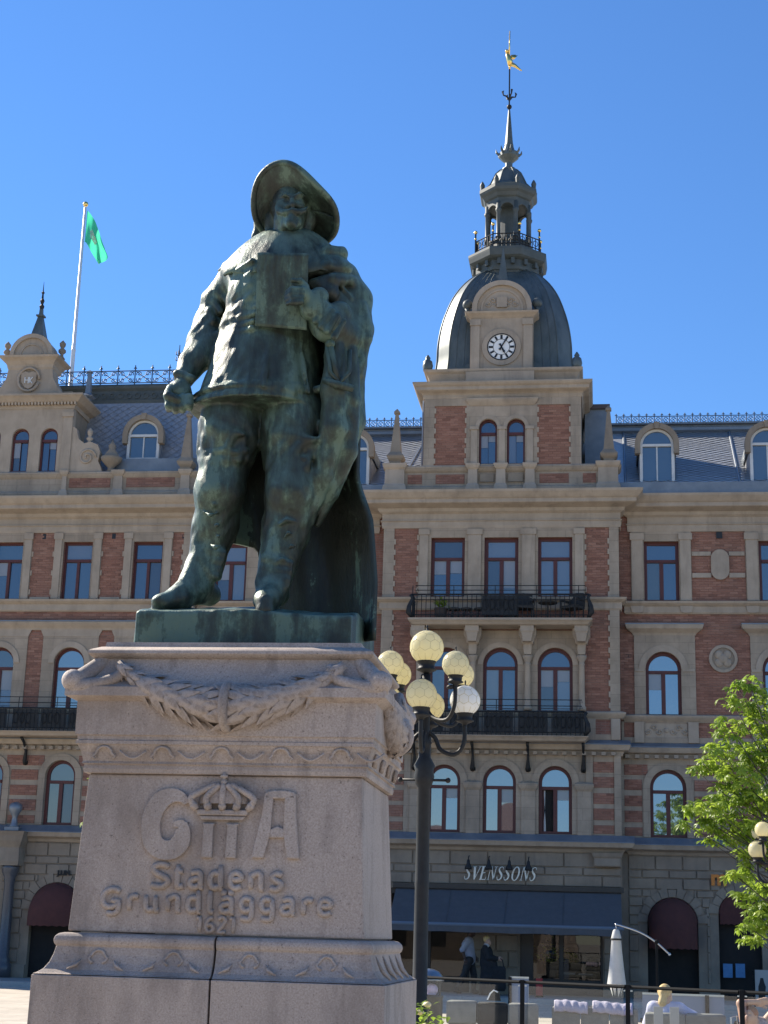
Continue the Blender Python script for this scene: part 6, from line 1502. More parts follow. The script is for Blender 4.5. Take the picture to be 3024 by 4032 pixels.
# ================================================================== street lamps
OPAL = thin_mat('cream_opal_glass',(.88,.80,.50),(.90,.84,.58),.5,.25,1.5,.5)
OPALW = thin_mat('white_opal_glass',(.86,.86,.82),(.88,.88,.86),.4,.25,1.5,.5)
SEAM = mat('seam_lines',(.55,.48,.28),None,rough=.6)
def goldberg():
    import bmesh
    bm = bmesh.new(); bmesh.ops.create_icosphere(bm,subdivisions=2,radius=1.0); bm.verts.ensure_lookup_table()
    segs = []
    for e in bm.edges:
        f = e.link_faces
        if len(f) == 2: segs.append((f[0].calc_center_median().normalized(),f[1].calc_center_median().normalized()))
    bm.free(); return segs
GB = goldberg()
def globe_meshes(r):
    b_ = MB(); b_.ball((0,0,0),r,28,18,z0=-.86,z1=.985); g1 = b_.mesh('globe',True)
    s_ = MB()
    for a,c in GB:
        if min(a.z,c.z) < -.55: continue
        s_.tube([a*r*1.001,((a+c)/2).normalized()*r*1.001,c*r*1.001],.0022,4)
    for k in range(12):
        q = 2*math.pi*k/12; s_.tube([Vector((math.cos(q)*math.cos(t),math.sin(q)*math.cos(t),math.sin(t)))*r*1.001 for t in (-.5,-.7,-.9,-1.03)],.0022,4)
    g2 = s_.mesh('seam_lines'); c_ = MB()
    c_.lathe(0,0,[(r*.30,r*.93),(r*.28,r*.97),(r*.16,r*1.02),(r*.1,r*1.04),(r*.05,r*1.06),(r*.045,r*1.18),(r*.07,r*1.24),(r*.03,r*1.32),(.004,r*1.36)],10); g3 = c_.mesh('finial',True)
    c_ = MB(); c_.lathe(0,0,[(r*.56,-r*.82),(r*.58,-r*.86),(r*.56,-r*.9),(r*.5,-r*.95),(r*.48,-r*1.22),(r*.62,-r*1.32),(r*.5,-r*1.4),(r*.2,-r*1.5),(.03,-r*1.62)],16); g4 = c_.mesh('holder',True)
    return g1,g2,g3,g4
GM = {k:globe_meshes(r) for k,r in (('top',.217),('low',.192),('up',.168))}
def street_lamp(loc,label,scale=1.0,seams=True):
    L_ = thing('street_lamp',label,'street lamp',loc,group='black lamp posts with clustered globes'); L_.scale = (scale,)*3
    b_ = MB(); b_.lathe(0,0,[(.24,0),(.24,.3),(.2,.36),(.16,.5),(.095,.6),(.086,2.2),(.091,2.25),(.086,2.3),(.08,3.42),(.105,3.47),(.13,3.56),(.115,3.63),(.135,3.7),(.08,3.8),(.072,3.95),(.09,3.98),(.06,4.04),(.058,4.3),(.06,4.62),(.06,4.85)],18); post = b_.build('post',IRON,L_,True)
    b_ = MB(); b_.tube([(-.3,0,3.52),(.3,0,3.52)],.018,6); b_.ball((.3,0,3.52),.035,8,6); b_.ball((-.3,0,3.52),.035,8,6); b_.build('ladder_bar',IRON,L_,True)
    def globe(kind,p,mt):
        g1,g2,g3,g4 = GM[kind]
        go = obj('globe',g1.copy(),mt,L_,loc=p)
        if seams: obj('seam_lines',g2,SEAM,go)
        obj('finial',g3,IRON,go); obj('holder',g4,IRON,go)
    globe('top',(0,0,5.2),OPAL)
    for k in range(4):
        a = R(45+90*k); x,y_ = .58*math.cos(a),.58*math.sin(a); globe('up',(x,y_,4.915),OPAL)
        b_ = MB(); b_.tube(cat([(0,0,4.42),(x*.3,y_*.3,4.28),(x*.75,y_*.75,4.24),(x*.98,y_*.98,4.4),(x,y_,4.68)],4),.026,7); b_.build('arm',IRON,L_,True)
        b_ = MB(); b_.ball((x-.06,y_,4.63),.05,8,5,(1,1,.6)); b_.build('leaf_boss',IRON,L_,True)
        a = R(-90+90*k); x,y_ = .5*math.cos(a),.5*math.sin(a); globe('low',(x,y_,4.52),OPALW if k == 1 else OPAL)
        b_ = MB(); b_.tube(cat([(0,0,4.15),(x*.25,y_*.25,4.05),(x*.4,y_*.4,3.9),(x*.75,y_*.75,3.84),(x*.98,y_*.98,3.98),(x,y_,4.24)],4),.028,7); b_.build('arm',IRON,L_,True)
    return L_
street_lamp((-2.2,20,0),'tall black lamp post with eight cream globes just right of the plinth')
street_lamp((3.52,33,-.72),'lamp post with cream globes at the right edge in front of the chestnut',.93,False)

# ================================================================== trees and shrubs
LEAF = thin_mat('chestnut_leaf',(.20,.31,.035),(.34,.45,.06),.6,.42,1.2,.5)
BARK = mat('bark',(.05,.042,.033),(.09,.075,.06),8,.9,.5,20)
def leaflet(b_,o,d,n,L_,w_):
    s_ = d.cross(n).normalized(); nn_ = s_.cross(d)
    p0 = o; p1 = o+d*L_*.6+s_*w_-nn_*L_*.06; p2 = o+d*L_-nn_*L_*.28; p3 = o+d*L_*.6-s_*w_-nn_*L_*.06; pm = o+d*L_*.62-nn_*L_*.1
    b_.add([p0,p1,p2,p3,pm],[(0,1,4),(1,2,4),(2,3,4),(3,0,4)])
def palmate(b_,rn,o,size,up,nl=5):
    n = (up+Vector((rn.gauss(0,.45),rn.gauss(0,.45),rn.gauss(0,.2)))).normalized(); a = n.orthogonal().normalized(); c = n.cross(a); a0 = rn.uniform(0,6.28)
    for k in range(nl):
        q = a0+(k-(nl-1)/2)*.85; d = (a*math.cos(q)+c*math.sin(q)-n*.25).normalized(); L_ = size*(1-.12*abs(k-(nl-1)/2))*rn.uniform(.85,1.1)
        leaflet(b_,o,d,n,L_,L_*.2)
def tree(name,label,base,h,clumps,seed,size,nper,trunk_r=.14,top=None):
    rn = random.Random(seed); t_ = thing(name,label,'tree',base); bx,by,bz = base
    b_ = MB(); b_.tube([(0,0,0),(.05,.02,h*.3),(-.04,.05,h*.6),(0,0,h*.95)],[trunk_r,trunk_r*.8,trunk_r*.5,trunk_r*.15],9)
    for (cx,cy,cz,r) in clumps:
        z0 = min(cz*.75,h*.8); b_.tube([(0,0,z0),(cx*.5,cy*.5,z0+(cz-z0)*.4),(cx,cy,cz)],[trunk_r*.22,trunk_r*.1,.008],6)
    b_.build('trunk',BARK,t_,True)
    f = MB()
    for (cx,cy,cz,r) in clumps:
        for k in range(int(nper*(r/.6)**2)):
            v_ = Vector((rn.gauss(0,1),rn.gauss(0,1),rn.gauss(0,1))).normalized()*r*(rn.random()**.4)
            v_.z *= .62
            palmate(f,rn,Vector((cx,cy,cz))+v_,size*rn.uniform(.75,1.2),(Vector((0,-.25,1))+v_*.5).normalized(),rn.choice((5,5,6,7)))
    f.build('crown',LEAF,t_); return t_
# crown of the chestnut: clumps given as photo pixel, depth offset and radius
tb = at(3120,3700,34.0)
cl = []
for px,py,dy,r in ((2950,2690,0,.28),(2905,2700,.2,.22),(2880,2760,-.2,.3),(2960,2790,.3,.32),(2870,2860,0,.4),(2985,2850,.4,.42),(2840,2960,-.3,.42),(2940,2960,.5,.48),(2770,3010,.1,.22),(2810,3020,.2,.32),(2735,3030,-.1,.14),(2900,3060,-.3,.5),(2990,3010,.7,.5),(2850,3130,.3,.42),(2960,3140,-.2,.5),(2800,3170,-.3,.34),(2740,3180,0,.26),(2705,3180,.2,.2),(2690,3240,-.1,.16),(2770,3250,.1,.3),(2850,3230,.2,.4),(2930,3240,.4,.46),(2790,3310,.2,.22),(2880,3300,.5,.36),(2960,3330,.8,.4),(2985,3250,-.5,.3),(2930,3370,-.1,.2),(2885,3440,-.2,.24),(2915,3460,.0,.2),(2940,3420,.4,.25),(2930,3640,-.2,.22),(2975,3600,-.1,.28),(2995,3650,.1,.3),(2950,3570,.2,.16),(3005,3560,.5,.4),(2985,3480,.7,.35),(3060,2760,.3,.6),(3080,2950,.2,.7),(3070,3150,.4,.7),(3080,3350,.4,.7),(3070,3550,.5,.6),(2920,3530,.9,.3),(2960,3690,.6,.3)):
    p = at(px,py,34.0+dy); cl.append((p.x-tb.x,p.y-34.0,p.z,r))
tree('chestnut_tree','sunlit chestnut tree with large fan leaves at the right edge','' or (tb.x,34.0,0),7.2,cl,5,.19,85,.11)
tb2 = at(880,3600,24.0); cl = []
for px,py,dy,r in ((500,3000,0,.35),(430,3180,.2,.3),(430,3320,.4,.3),(700,2850,.2,.6),(900,2800,0,.7),(1100,2900,.3,.6),(800,3100,0,.7),(1050,3150,.2,.7),(650,3250,.3,.6),(900,3350,0,.6)):
    p = at(px,py,24.0+dy); cl.append((p.x-tb2.x,p.y-24.0,p.z,r))
for px,py,r in ((356,3065,.03),(330,3235,.045),(320,3250,.03),(345,3330,.02)):
    p = at(px,py,24.0); cl.append((p.x-tb2.x,0,p.z,r))
tt = tree('young_tree','young tree hidden behind the plinth, only a few bright leaves showing at its left edge',(tb2.x,24.0,0),5.5,cl,9,.13,14,.08)
rn = random.Random(3); fx = MB()
for px,py in ((352,3062),(356,3075),(330,3232),(322,3248),(338,3250),(345,3238),(340,3225),(318,3240),(346,3330)):
    p = at(px,py,23.8); palmate(fx,rn,Vector((p.x-tb2.x,-.2,p.z)),.07,Vector((0,-.5,1)),5)
fx.build('leaf_sprig',LEAF,tt)
FLOWERY = mat('pale_yellow_petals',(.75,.62,.28),(.8,.72,.45),9,.6)
def shrub(label,loc,h,w_,n,seed,size,flowers=0,cat_='shrub'):
    rn = random.Random(seed); t_ = thing('shrub',label,cat_,loc); f = MB(); st = MB()
    for k in range(9):
        e = (rn.uniform(-w_,w_)*.7,rn.uniform(-w_,w_)*.7,h*rn.uniform(.7,1)); st.tube([(0,0,0),(e[0]*.4,e[1]*.4,e[2]*.5),e],[.012,.009,.004],5)
    st.build('stems',BARK,t_)
    for k in range(n):
        o = Vector((rn.gauss(0,w_*.5),rn.gauss(0,w_*.5),h*(.35+.65*rn.random()**.6))); d = Vector((rn.gauss(0,1),rn.gauss(0,1),rn.gauss(.3,.6))).normalized(); leaflet(f,o,d,Vector((0,0,1)) if abs(d.z) < .9 else Vector((1,0,0)),size,size*.3)
    f.build('leaves',LEAF,t_)
    for k in range(flowers):
        m_ = MB(); o = (rn.gauss(0,w_*.5),-w_*.5*rn.random(),h*rn.uniform(.75,1.0)); m_.ball(o,.035,8,5,(1,1,.7)); m_.build('flower',FLOWERY,t_,True)
p = at(1655,4032,14.0); shrub('leafy shrub with pale yellow flowers beside the foot of the plinth',(p.x,14.0,0),p.z+.16,.12,120,4,.07,5)
p = at(1725,4032,13.2); shrub('low bright green shrub at the bottom edge, right of the plinth',(p.x,13.2,0),p.z+.06,.12,120,6,.07)
# ================================================================== balcony furniture
RATTAN = mat('dark_rattan',(.02,.02,.02),(.035,.033,.03),30,.7)
CLAY = mat('dark_clay',(.05,.04,.035),None,rough=.8)
def armchair(label,x,y,z,rz):
    t_ = thing('rattan_chair',label,'chair',(x,y,z),rz,'rattan chairs on the upper balcony')
    b_ = MB(); b_.box(-.27,.27,-.25,.25,.34,.42); b_.build('seat',RATTAN,t_)
    b_ = MB(); b_.strip([(-.28,.42),(-.3,.72),(-.24,.84),(0,.87),(.24,.84),(.3,.72),(.28,.42)],[(-.1,.42),(-.1,.5),(-.05,.52),(0,.52),(.05,.52),(.1,.5),(.1,.42)],.2,.25); b_.build('backrest',RATTAN,t_)
    for s_ in (-1,1):
        b_ = MB(); b_.box(s_*.27-.03,s_*.27+.03,-.25,.2,.58,.63); b_.box(s_*.27-.02,s_*.27+.02,-.25,-.2,.42,.58); b_.build('armrest',RATTAN,t_)
        for v in (-.22,.22):
            b_ = MB(); b_.tube([(s_*.25,v,0),(s_*.24,v,.34)],.022,6); b_.build('leg',RATTAN,t_)
armchair('dark rattan chair on the upper balcony next to the glazed door',-2.25,46.95,10.855,.2); armchair('dark rattan chair at the right end of the upper balcony',-.82,46.95,10.855,-.6)
t_ = thing('bistro_table','small round dark table between the two balcony chairs','table',(-1.55,46.9,10.855))
b_ = MB(); b_.lathe(0,0,[(.28,.5),(.29,.52),(.28,.54)],20); b_.build('top',RATTAN,t_); b_ = MB(); b_.lathe(0,0,[(.2,0),(.18,.02),(.025,.05),(.025,.5)],12); b_.build('pedestal',RATTAN,t_)
t_ = thing('potted_plant','potted plant standing at the left of the upper balcony','potted plant',(-4.75,46.85,10.855))
b_ = MB(); b_.lathe(0,0,[(.14,0),(.19,.3),(.21,.3),(.21,.34),(.17,.34)],14); b_.build('pot',CLAY,t_); rn = random.Random(2); f = MB()
for k in range(70): leaflet(f,Vector((rn.gauss(0,.08),rn.gauss(0,.08),.34+rn.random()*.25)),Vector((rn.gauss(0,1),rn.gauss(0,1),rn.gauss(.5,.5))).normalized(),Vector((.1,.2,1)),.14,.035)
f.build('leaves',LEAF,t_)
for i,x in enumerate((-4.35,-3.98,-3.6+.03)):
    t_ = thing('balcony_stool','low dark round stool on the upper balcony, %s of three left of the door'%(('leftmost','middle','rightmost')[i]),'stool',(x,46.85,10.855),group='stools on the upper balcony')
    b_ = MB(); b_.lathe(0,0,[(.16,.28),(.18,.3),(.18,.34),(.12,.36)],14); b_.build('seat',RATTAN,t_)
    for k in range(3): a = k*2.1; b_ = MB(); b_.tube([(.15*math.cos(a),.15*math.sin(a),0),(.1*math.cos(a),.1*math.sin(a),.3)],.02,6); b_.build('leg',RATTAN,t_)

# ================================================================== terrace in front of the building
FENCE = mat('black_fence_steel',(.01,.011,.012),None,rough=.75,spec=.2)
FGLASS = clear_glass('fence_glass',.05,(.96,.98,.97))
fn = thing('glass_fence','glass terrace fence with black posts and top rail, right of the lamp post','fence')
FP = [(-2.3,21.05),(-.975,20.3),(.285,19.6),(1.53,18.9),(2.8,18.2)]
for i,(x,y) in enumerate(FP):
    b_ = MB(); b_.box(x-.026,x+.026,y-.03,y+.03,0,1.15); b_.build('post',FENCE,fn)
    b_ = MB(); b_.box(x-.05,x-.03,y-.045,y-.031,1.075,1.09); b_.box(x+.03,x+.055,y-.045,y-.031,1.075,1.09); b_.build('clamp',SILVER,fn)
    if i < len(FP)-1:
        x2,y2 = FP[i+1]
        b_ = MB(); b_.tube([(x+.03,y,1.125),(x2-.03,y2,1.125)],.022,6); b_.build('top_rail',FENCE,fn)
        b_ = MB(); q = .006; b_.add([(x+.05,y,.08),(x2-.05,y2,.08),(x2-.05,y2,1.08),(x+.05,y,1.08),(x+.05,y+q,.08),(x2-.05,y2+q,.08),(x2-.05,y2+q,1.08),(x+.05,y+q,1.08)],[(0,1,2,3),(7,6,5,4),(0,4,5,1),(3,2,6,7),(1,5,6,2),(0,3,7,4)]); b_.build('glass_pane',FGLASS,fn)
# litter bin
BING = mat('dark_green_bin',(.018,.022,.02),(.028,.032,.03),6,.4)
t_ = thing('litter_bin','dark litter bin with domed lid, half hidden behind the lamp post','bin',(-2.30,22,0))
b_ = MB(); b_.lathe(0,0,[(.17,0),(.19,.05),(.19,.84),(.2,.86),(.2,.88),(.1,.885)],20); b_.build('body',BING,t_,True)
b_ = MB(); b_.lathe(0,0,[(.2,1.06),(.205,1.08),(.19,1.12),(.14,1.18),(.07,1.21),(.01,1.22)],20); b_.build('lid',mat('lid_metal',(.25,.28,.30),(.32,.35,.37),5,.3,metal=.8),t_,True)
for a in (60,150,240,330): b_ = MB(); b_.tube([(.185*math.cos(R(a)),.185*math.sin(R(a)),.86),(.185*math.cos(R(a)),.185*math.sin(R(a)),1.08)],.016,6); b_.build('lid_post',BING,t_)
b_ = MB(); b_.ball((.05,-.05,.95),.08,10,7,(1,.7,1)); b_.box(-.1,.1,-.09,.02,.886,.9); b_.build('litter',mat('pink_plastic',(.7,.5,.65),(.8,.75,.8),9,.5),t_,True)
# sofas
SOFA = mat('light_grey_upholstery',(.17,.17,.155),(.22,.22,.2),7,.85,.2,40); SOFAB = mat('black_upholstery',(.02,.02,.02),(.035,.035,.033),7,.85)
BLANK = mat('lavender_blanket',(.42,.37,.45),(.52,.47,.54),6,.9,.5,25)
def cushion(x0,x1,y0,y1,z0,z1,m_,par,name='cushion'):
    b_ = MB(); e = .04
    b_.ring(x0+e,x1-e,y0+e,y1-e,[(-.01,z0),(e*.7,z0+e*.3),(e,z0+e),(e,z1-e),(e*.7,z1-e*.3),(-.01,z1)]); return autosmooth(b_.build(name,m_,par),60)
def sofa(label,x0,x1,y,top,cols,facing=1):
    t_ = thing('outdoor_sofa',label,'sofa',group='low outdoor sofas on the terrace')
    cushion(x0,x1,y-.05,y+.75,.12,.42,SOFA,t_,'base'); n = len(cols)
    for k,c in enumerate(cols):
        a = x0+(x1-x0)*k/n; cushion(a+.006,x0+(x1-x0)*(k+1)/n-.006,y-.03,y+.18,.42,top+random.uniform(-.015,.015),c,t_,'back_cushion')
    for x in (x0+.06,x1-.06):
        b_ = MB(); b_.tube([(x,y+.05,0),(x,y+.05,.13)],.025,6); b_.build('leg',FENCE,t_)
    return t_
sofa('long low sofa with grey and black back cushions near the lamp post',-2.25,-.92,24,.755,[SOFA,SOFAB,SOFA])
sofa('low grey sofa in the middle of the terrace with lavender blankets on its back',-.74,.5,24.2,.72,[SOFA,SOFA,SOFA])
sofa('low grey sofa at the right that the blonde woman sits on',.55,1.62,22.6,.74,[SOFA,SOFA])
for i,(x0,x1,lb) in enumerate(((-.70,-.22,'folded lavender blanket over the left end of the middle sofa back'),(-.15,.42,'folded lavender blanket over the right end of the middle sofa back'))):
    rn = random.Random(i); rows = []
    for q in range(9):
        s_ = q/8; row = []
        for k in range(25):
            u = k/24; x = x0+(x1-x0)*u; a = (s_-.5)*2
            row.append((x,24.26+.14*a+.01*math.sin(u*30),.775+.012*math.sin(u*5+i)+.006*math.sin(u*23)-.14*abs(a)**2.5))
        rows.append(row)
    o = obj('blanket',sheet(rows,.03,'blanket'),BLANK,None,lb,'blanket','lavender blankets on the sofas')
t_ = thing('handbag','black and white handbag lying on the left sofa back','bag',(-1.56,23.98,.765))
b_ = MB(); b_.prism([(-.1,0),(.1,0),(.08,.1),(.0,.14),(-.05,.1)],-.04,.04); b_.build('bag_body',SOFAB,t_); b_ = MB(); b_.tube([(-.09,-.045,.01),(-.05,-.045,.1),(0,-.045,.145),(.06,-.045,.12)],.012,6); b_.build('trim',WHITE,t_)
WHITEP = mat('white_plastic',(.36,.36,.345),None,rough=.5)
for i,x in enumerate((.72,.93)):
    t_ = thing('white_slat_chair','white slatted chair back in front of the blonde woman, %s of two'%('left','right')[i],'chair',(x,22.3,0),group='white slatted chairs')
    b_ = MB(); b_.box(-.06,.06,-.02,.02,.4,.82); b_.build('backrest',WHITEP,t_); b_ = MB(); b_.box(-.08,.08,-.03,.3,.38,.41); b_.build('seat',WHITEP,t_)
    for sx in (-.06,.06):
        for sy in (0,.27): b_ = MB(); b_.tube([(sx,sy,0),(sx,sy,.38)],.015,6); b_.build('leg',WHITEP,t_)
# wind screens
SCREEN = clear_glass('frosted_screen',.1,(.8,.86,.95)); 
mt,tq,bq = nodes('pale_blue_screen'); bq.inputs['Base Color'].default_value = (.17,.22,.31,1); bq.inputs['Roughness'].default_value = .3
def screen(label,pa,pb,Y,ztop,posts):
    a = at(pa,3950,Y); c = at(pb,3950,Y); t_ = thing('wind_screen',label,'screen',group='pale blue wind screens')
    b_ = MB(); b_.box(a.x,c.x,Y-.01,Y+.01,.1,ztop); b_.build('panel',mt,t_)
    for u in posts: x = a.x+(c.x-a.x)*u; b_ = MB(); b_.box(x-.03,x+.03,Y-.05,Y-.012,0,ztop+.02); b_.build('post',FENCE,t_)
    b_ = MB(); b_.box(a.x,c.x,Y-.03,Y+.03,ztop+.001,ztop+.03); b_.build('top_bar',SILVER,t_)
screen('narrow pale blue wind screen beside the left fence post',2008,2082,30,.95,(0,))
screen('wide pale blue wind screen behind the blonde woman',2530,2852,27,.83,(.79,))
# closed parasol
PARA = mat('white_parasol_cloth',(.5,.5,.48),(.58,.58,.55),4,.8); PARM = mat('parasol_steel',(.5,.52,.55),None,rough=.3,metal=.9)
t_ = thing('parasol','closed white cantilever parasol with a curved steel arm','parasol',(.29,36,0))
pts = 16; prof = [(.045,1.9),(.07,1.87),(.115,1.7),(.105,1.66),(.13,1.35),(.16,1.0),(.185,.76)]
b_ = MB()
for r,z in prof:
    for k in range(pts): q = 2*math.pi*k/pts; rr = r*(1+.18*(k%2)*(1-(z-.7)/1.3)); b_.v.append((rr*math.cos(q),rr*math.sin(q),z))
for i in range(len(prof)-1):
    for k in range(pts): b_.f.append((i*pts+k,i*pts+(k+1)%pts,(i+1)*pts+(k+1)%pts,(i+1)*pts+k))
b_.build('canopy',PARA,t_,True)
b_ = MB()
for k in range(8):
    q = 2*math.pi*k/8; b_.add([(.17*math.cos(q),.17*math.sin(q),.77),(.17*math.cos(q+.78),.17*math.sin(q+.78),.77),(.09*math.cos(q+.4),.09*math.sin(q+.4),.5+.06*(k%2))],[(0,1,2)])
b_.build('canopy_hem',PARA,t_)
b_ = MB(); b_.lathe(0,0,[(.118,1.67),(.122,1.69),(.118,1.71)],16); b_.build('strap',SOFAB,t_)
b_ = MB(); b_.tube(cat([(0,0,2.0),(.13,0,1.97),(.51,0,1.85),(.84,0,1.66),(1.13,0,1.41)],5),.022,7); b_.tube([(0,0,1.88),(0,0,2.0)],.012,6); b_.ball((0,0,2.0),.03,8,6); b_.ball((1.13,0,1.41),.035,8,6); b_.build('arm',PARM,t_,True)
b_ = MB(); b_.tube([(.86,0,0),(.86,0,1.66)],.03,8); b_.ball((.86,0,1.66),.05,8,6); b_.build('pole',FENCE,t_); b_ = MB(); b_.box(.5,1.2,-.35,.35,0,.07); b_.build('foot',FENCE,t_)
# poster stand, posters, window display
t_ = thing('poster_stand','white poster board showing a dark standing figure, at the right edge','poster stand',(at(3000,3850,44.0).x,44.0,.12))
b_ = MB(); b_.box(-.22,.28,-.02,.02,.15,.92); b_.build('board',WHITEP,t_); b_ = MB(); b_.prism([(-.1,.2),(.06,.2),(.09,.5),(.05,.62),(.03,.72),(-.04,.72),(-.06,.62),(-.1,.5)],-.024,-.0205); b_.build('printed_figure',SOFAB,t_)
for x in (-.2,.26): b_ = MB(); b_.box(x-.02,x+.02,-.03,.03,0,.95); b_.build('leg',FENCE,t_)
for i,(px,lb) in enumerate(((2866,'blue poster on the wall under the tree, left of two'),(2915,'blue poster on the wall under the tree, right of two'))):
    p = at(px,3822,47.9); b_ = MB(); b_.box(p.x-.13,p.x+.13,YR-.12,YR-.1,p.z-.19,p.z+.19); o = b_.build('poster',mat('blue_print_%d'%i,(.04,.16,.34),(.07,.22,.42),5,.5),None,label=lb,cat='poster',group='blue posters')
rn = random.Random(8)
t_ = thing('flower_arrangement','yellow green flower arrangement behind the shop glass','flowers',(at(2170,3800,48.2).x,48.2,.13))
b_ = MB(); b_.lathe(0,0,[(.14,.45),(.2,.8),(.22,.82),(.18,.82)],12); b_.build('vase',CLAY,t_); b_ = MB(); b_.box(-.35,.35,-.2,.2,0,.45); b_.build('stand',FRAME,t_); f = MB()
for k in range(90): leaflet(f,Vector((rn.gauss(0,.22),rn.gauss(0,.15),.85+abs(rn.gauss(0,.3)))),Vector((rn.gauss(0,1),rn.gauss(0,1),rn.gauss(.6,.5))).normalized(),Vector((.1,.2,1)),.17,.05)
f.build('blossoms',thin_mat('yellow_green_petals',(.5,.55,.08),(.65,.62,.15),.4),t_)
t_ = thing('shop_display_table','low dark display table behind the right shop pane','table',(-.7,48.5,.13))
b_ = MB(); b_.box(-.6,.5,-.3,.3,.5,.56); b_.build('top',INTER,t_)
for sx in (-.55,.45):
    for sy in (-.25,.25): b_ = MB(); b_.box(sx-.03,sx+.03,sy-.03,sy+.03,0,.5); b_.build('leg',INTER,t_)
b_ = MB(); b_.box(-.5,-.1,-.15,.15,.561,.62); b_.box(.0,.4,-.15,.1,.561,.6); b_.build('folded_textiles',mat('textiles',(.32,.28,.24),(.4,.35,.3),9,.9),t_)
t_ = thing('red_sign','small red sign by the shop door behind the left fence post','sign',(at(2122,3880,45.5).x,45.5,.12))
b_ = MB(); b_.box(-.08,.1,-.02,.02,.05,.5); b_.build('board',mat('red_board',(.45,.03,.03),None,rough=.5),t_); b_ = MB(); b_.box(-.1,.12,-.05,.05,0,.05); b_.build('foot',FENCE,t_)

# ================================================================== people
SKIN = mat('skin',(.42,.25,.17),(.5,.31,.22),12,.55); SKIND = mat('dark_skin',(.10,.06,.045),None,rough=.55)
def person(label,loc,J,r,cloth,hair=None,skin=SKIN,h=.013,hairs=()):
    """J: named joints in metres from loc; cloth: list of (part name, material, chains)"""
    t_ = thing('person',label,'person',loc)
    P = np.array(list(J.values())); A_ = Sculpt(P.min(0)-.25,P.max(0)+.25,h)
    def limb(A_,names,rs,g=0.0): A_.chain([J[n] for n in names],[q+g for q in rs],.03)
    for names,rs in r.items(): limb(A_,names.split('-'),rs)
    A_.ell(J['head'],(.078,.095,.118),.03); n_ = Vector(J['nose'])-Vector(J['head']); A_.ell(Vector(J['head'])+n_*.55+Vector((0,0,-.05)),(.055,.055,.07),.03); A_.cap(Vector(J['head'])+n_*.8,Vector(J['head'])+n_*1.0+Vector((0,0,-.02)),.012,.014,.01)
    s_ = n_.cross(Vector((0,0,1))).normalized()
    for q in (-1,1):
        A_.ell(Vector(J['head'])+s_*.08*q,(.02,.02,.032),.01); A_.ell(Vector(J['head'])+n_*.86+s_*.032*q+Vector((0,0,.012)),(.016,.016,.012),.01,cut=True)
    for sd in ('l','r'):
        if 'hand'+sd in J:
            w_ = Vector(J['wrist'+sd]); hd = Vector(J['hand'+sd]); d = (hd-w_).normalized(); sp_ = d.cross(Vector((0,1,.2))).normalized()
            A_.ell(w_+(hd-w_)*.6,(.035,.03,.045),.02)
            for k in range(4): o = w_+d*.07+sp_*(.024*(k-1.5)); A_.chain([o,o+d*.05,o+d*(.085+.01*(k in (1,2)))-sp_*.0+Vector((0,-.015,-.01))],[.0105,.0098,.0085],.006)
            o = w_+d*.03+sp_*.035; A_.chain([o,o+d*.04+sp_*.025,o+d*.07+sp_*.02],[.012,.011,.009],.006)
    obj('body',A_.mesh('body'),skin,t_)
    for nm,m_,chains,ells in cloth:
        C_ = Sculpt(P.min(0)-.4,P.max(0)+.3,h)
        for names,rs in chains: limb(C_,names.split('-'),rs)
        for c,rr in ells: C_.ell(c,rr,.05)
        C_.noise(.006,31,27,22,.5); obj(nm,C_.mesh(nm),m_,t_)
    if hair:
        H_ = Sculpt(np.array(J['head'])-.4,np.array(J['head'])+.3,h); hd = Vector(J['head'])
        H_.ell(hd-n_*.22+Vector((0,0,.035)),(.095,.1,.105),.03)
        for c in hairs: H_.chain([hd+Vector(q) for q in c[0]],c[1],.03)
        H_.noise(.005,60,50,40,.2); obj('hair',H_.mesh('hair'),hair,t_)
    return t_
SHIRT = mat('grey_blue_shirt',(.36,.38,.45),(.44,.46,.53),9,.85); TROUS = mat('dark_trousers',(.035,.034,.035),(.05,.048,.046),9,.85)
J = dict(head=(.1,0,1.80),nose=(.2,0,1.79),neck=(.05,0,1.62),chest=(.0,0,1.42),hips=(.06,0,1.0),shl=(.02,-.19,1.56),ell_=(-.14,-.22,1.27),wristl=(-.06,-.2,1.02),handl=(-.03,-.2,.9),shr=(.04,.19,1.56),elr=(.1,.22,1.28),wristr=(.2,.2,1.08),handr=(.25,.19,.98),
 hipl=(.05,-.09,.98),kneel=(-.1,-.09,.52),ankl=(-.34,-.09,.1),toel=(-.2,-.1,.03),hipr=(.07,.09,.98),kneer=(.18,.09,.52),ankr=(.17,.09,.08),toer=(.33,.09,.03))
rr = {'neck-chest':(.07,.12),'chest-hips':(.15,.14),'neck-head':(.055,.07),'shl-ell_-wristl':(.07,.05,.035),'shr-elr-wristr':(.07,.05,.035),'hipl-kneel-ankl':(.1,.065,.045),'ankl-toel':(.045,.035),'hipr-kneer-ankr':(.1,.065,.045),'ankr-toer':(.045,.035)}
person('man in a grey blue shirt and dark trousers striding past the shop window',(-3.78,46.6,.12),{k:(v[0],v[1],v[2]-.12*v[2]/1.8) for k,v in J.items()},rr,
 [('shirt',SHIRT,[('neck-chest',(.07,.165)),('chest-hips',(.175,.165)),('shl-shr',(.09,.09)),('shl-ell_',(.09,.075)),('shr-elr',(.09,.075))],[]),
  ('trousers',TROUS,[('hipl-kneel-ankl',(.12,.085,.065)),('hipr-kneer-ankr',(.12,.085,.065)),('hips-hipl',(.14,.12)),('hips-hipr',(.14,.12))],[]),
  ('shoes',SOFAB,[('ankl-toel',(.06,.048)),('ankr-toer',(.06,.048))],[])],mat('black_hair',(.01,.01,.01),None,rough=.6),SKIND)
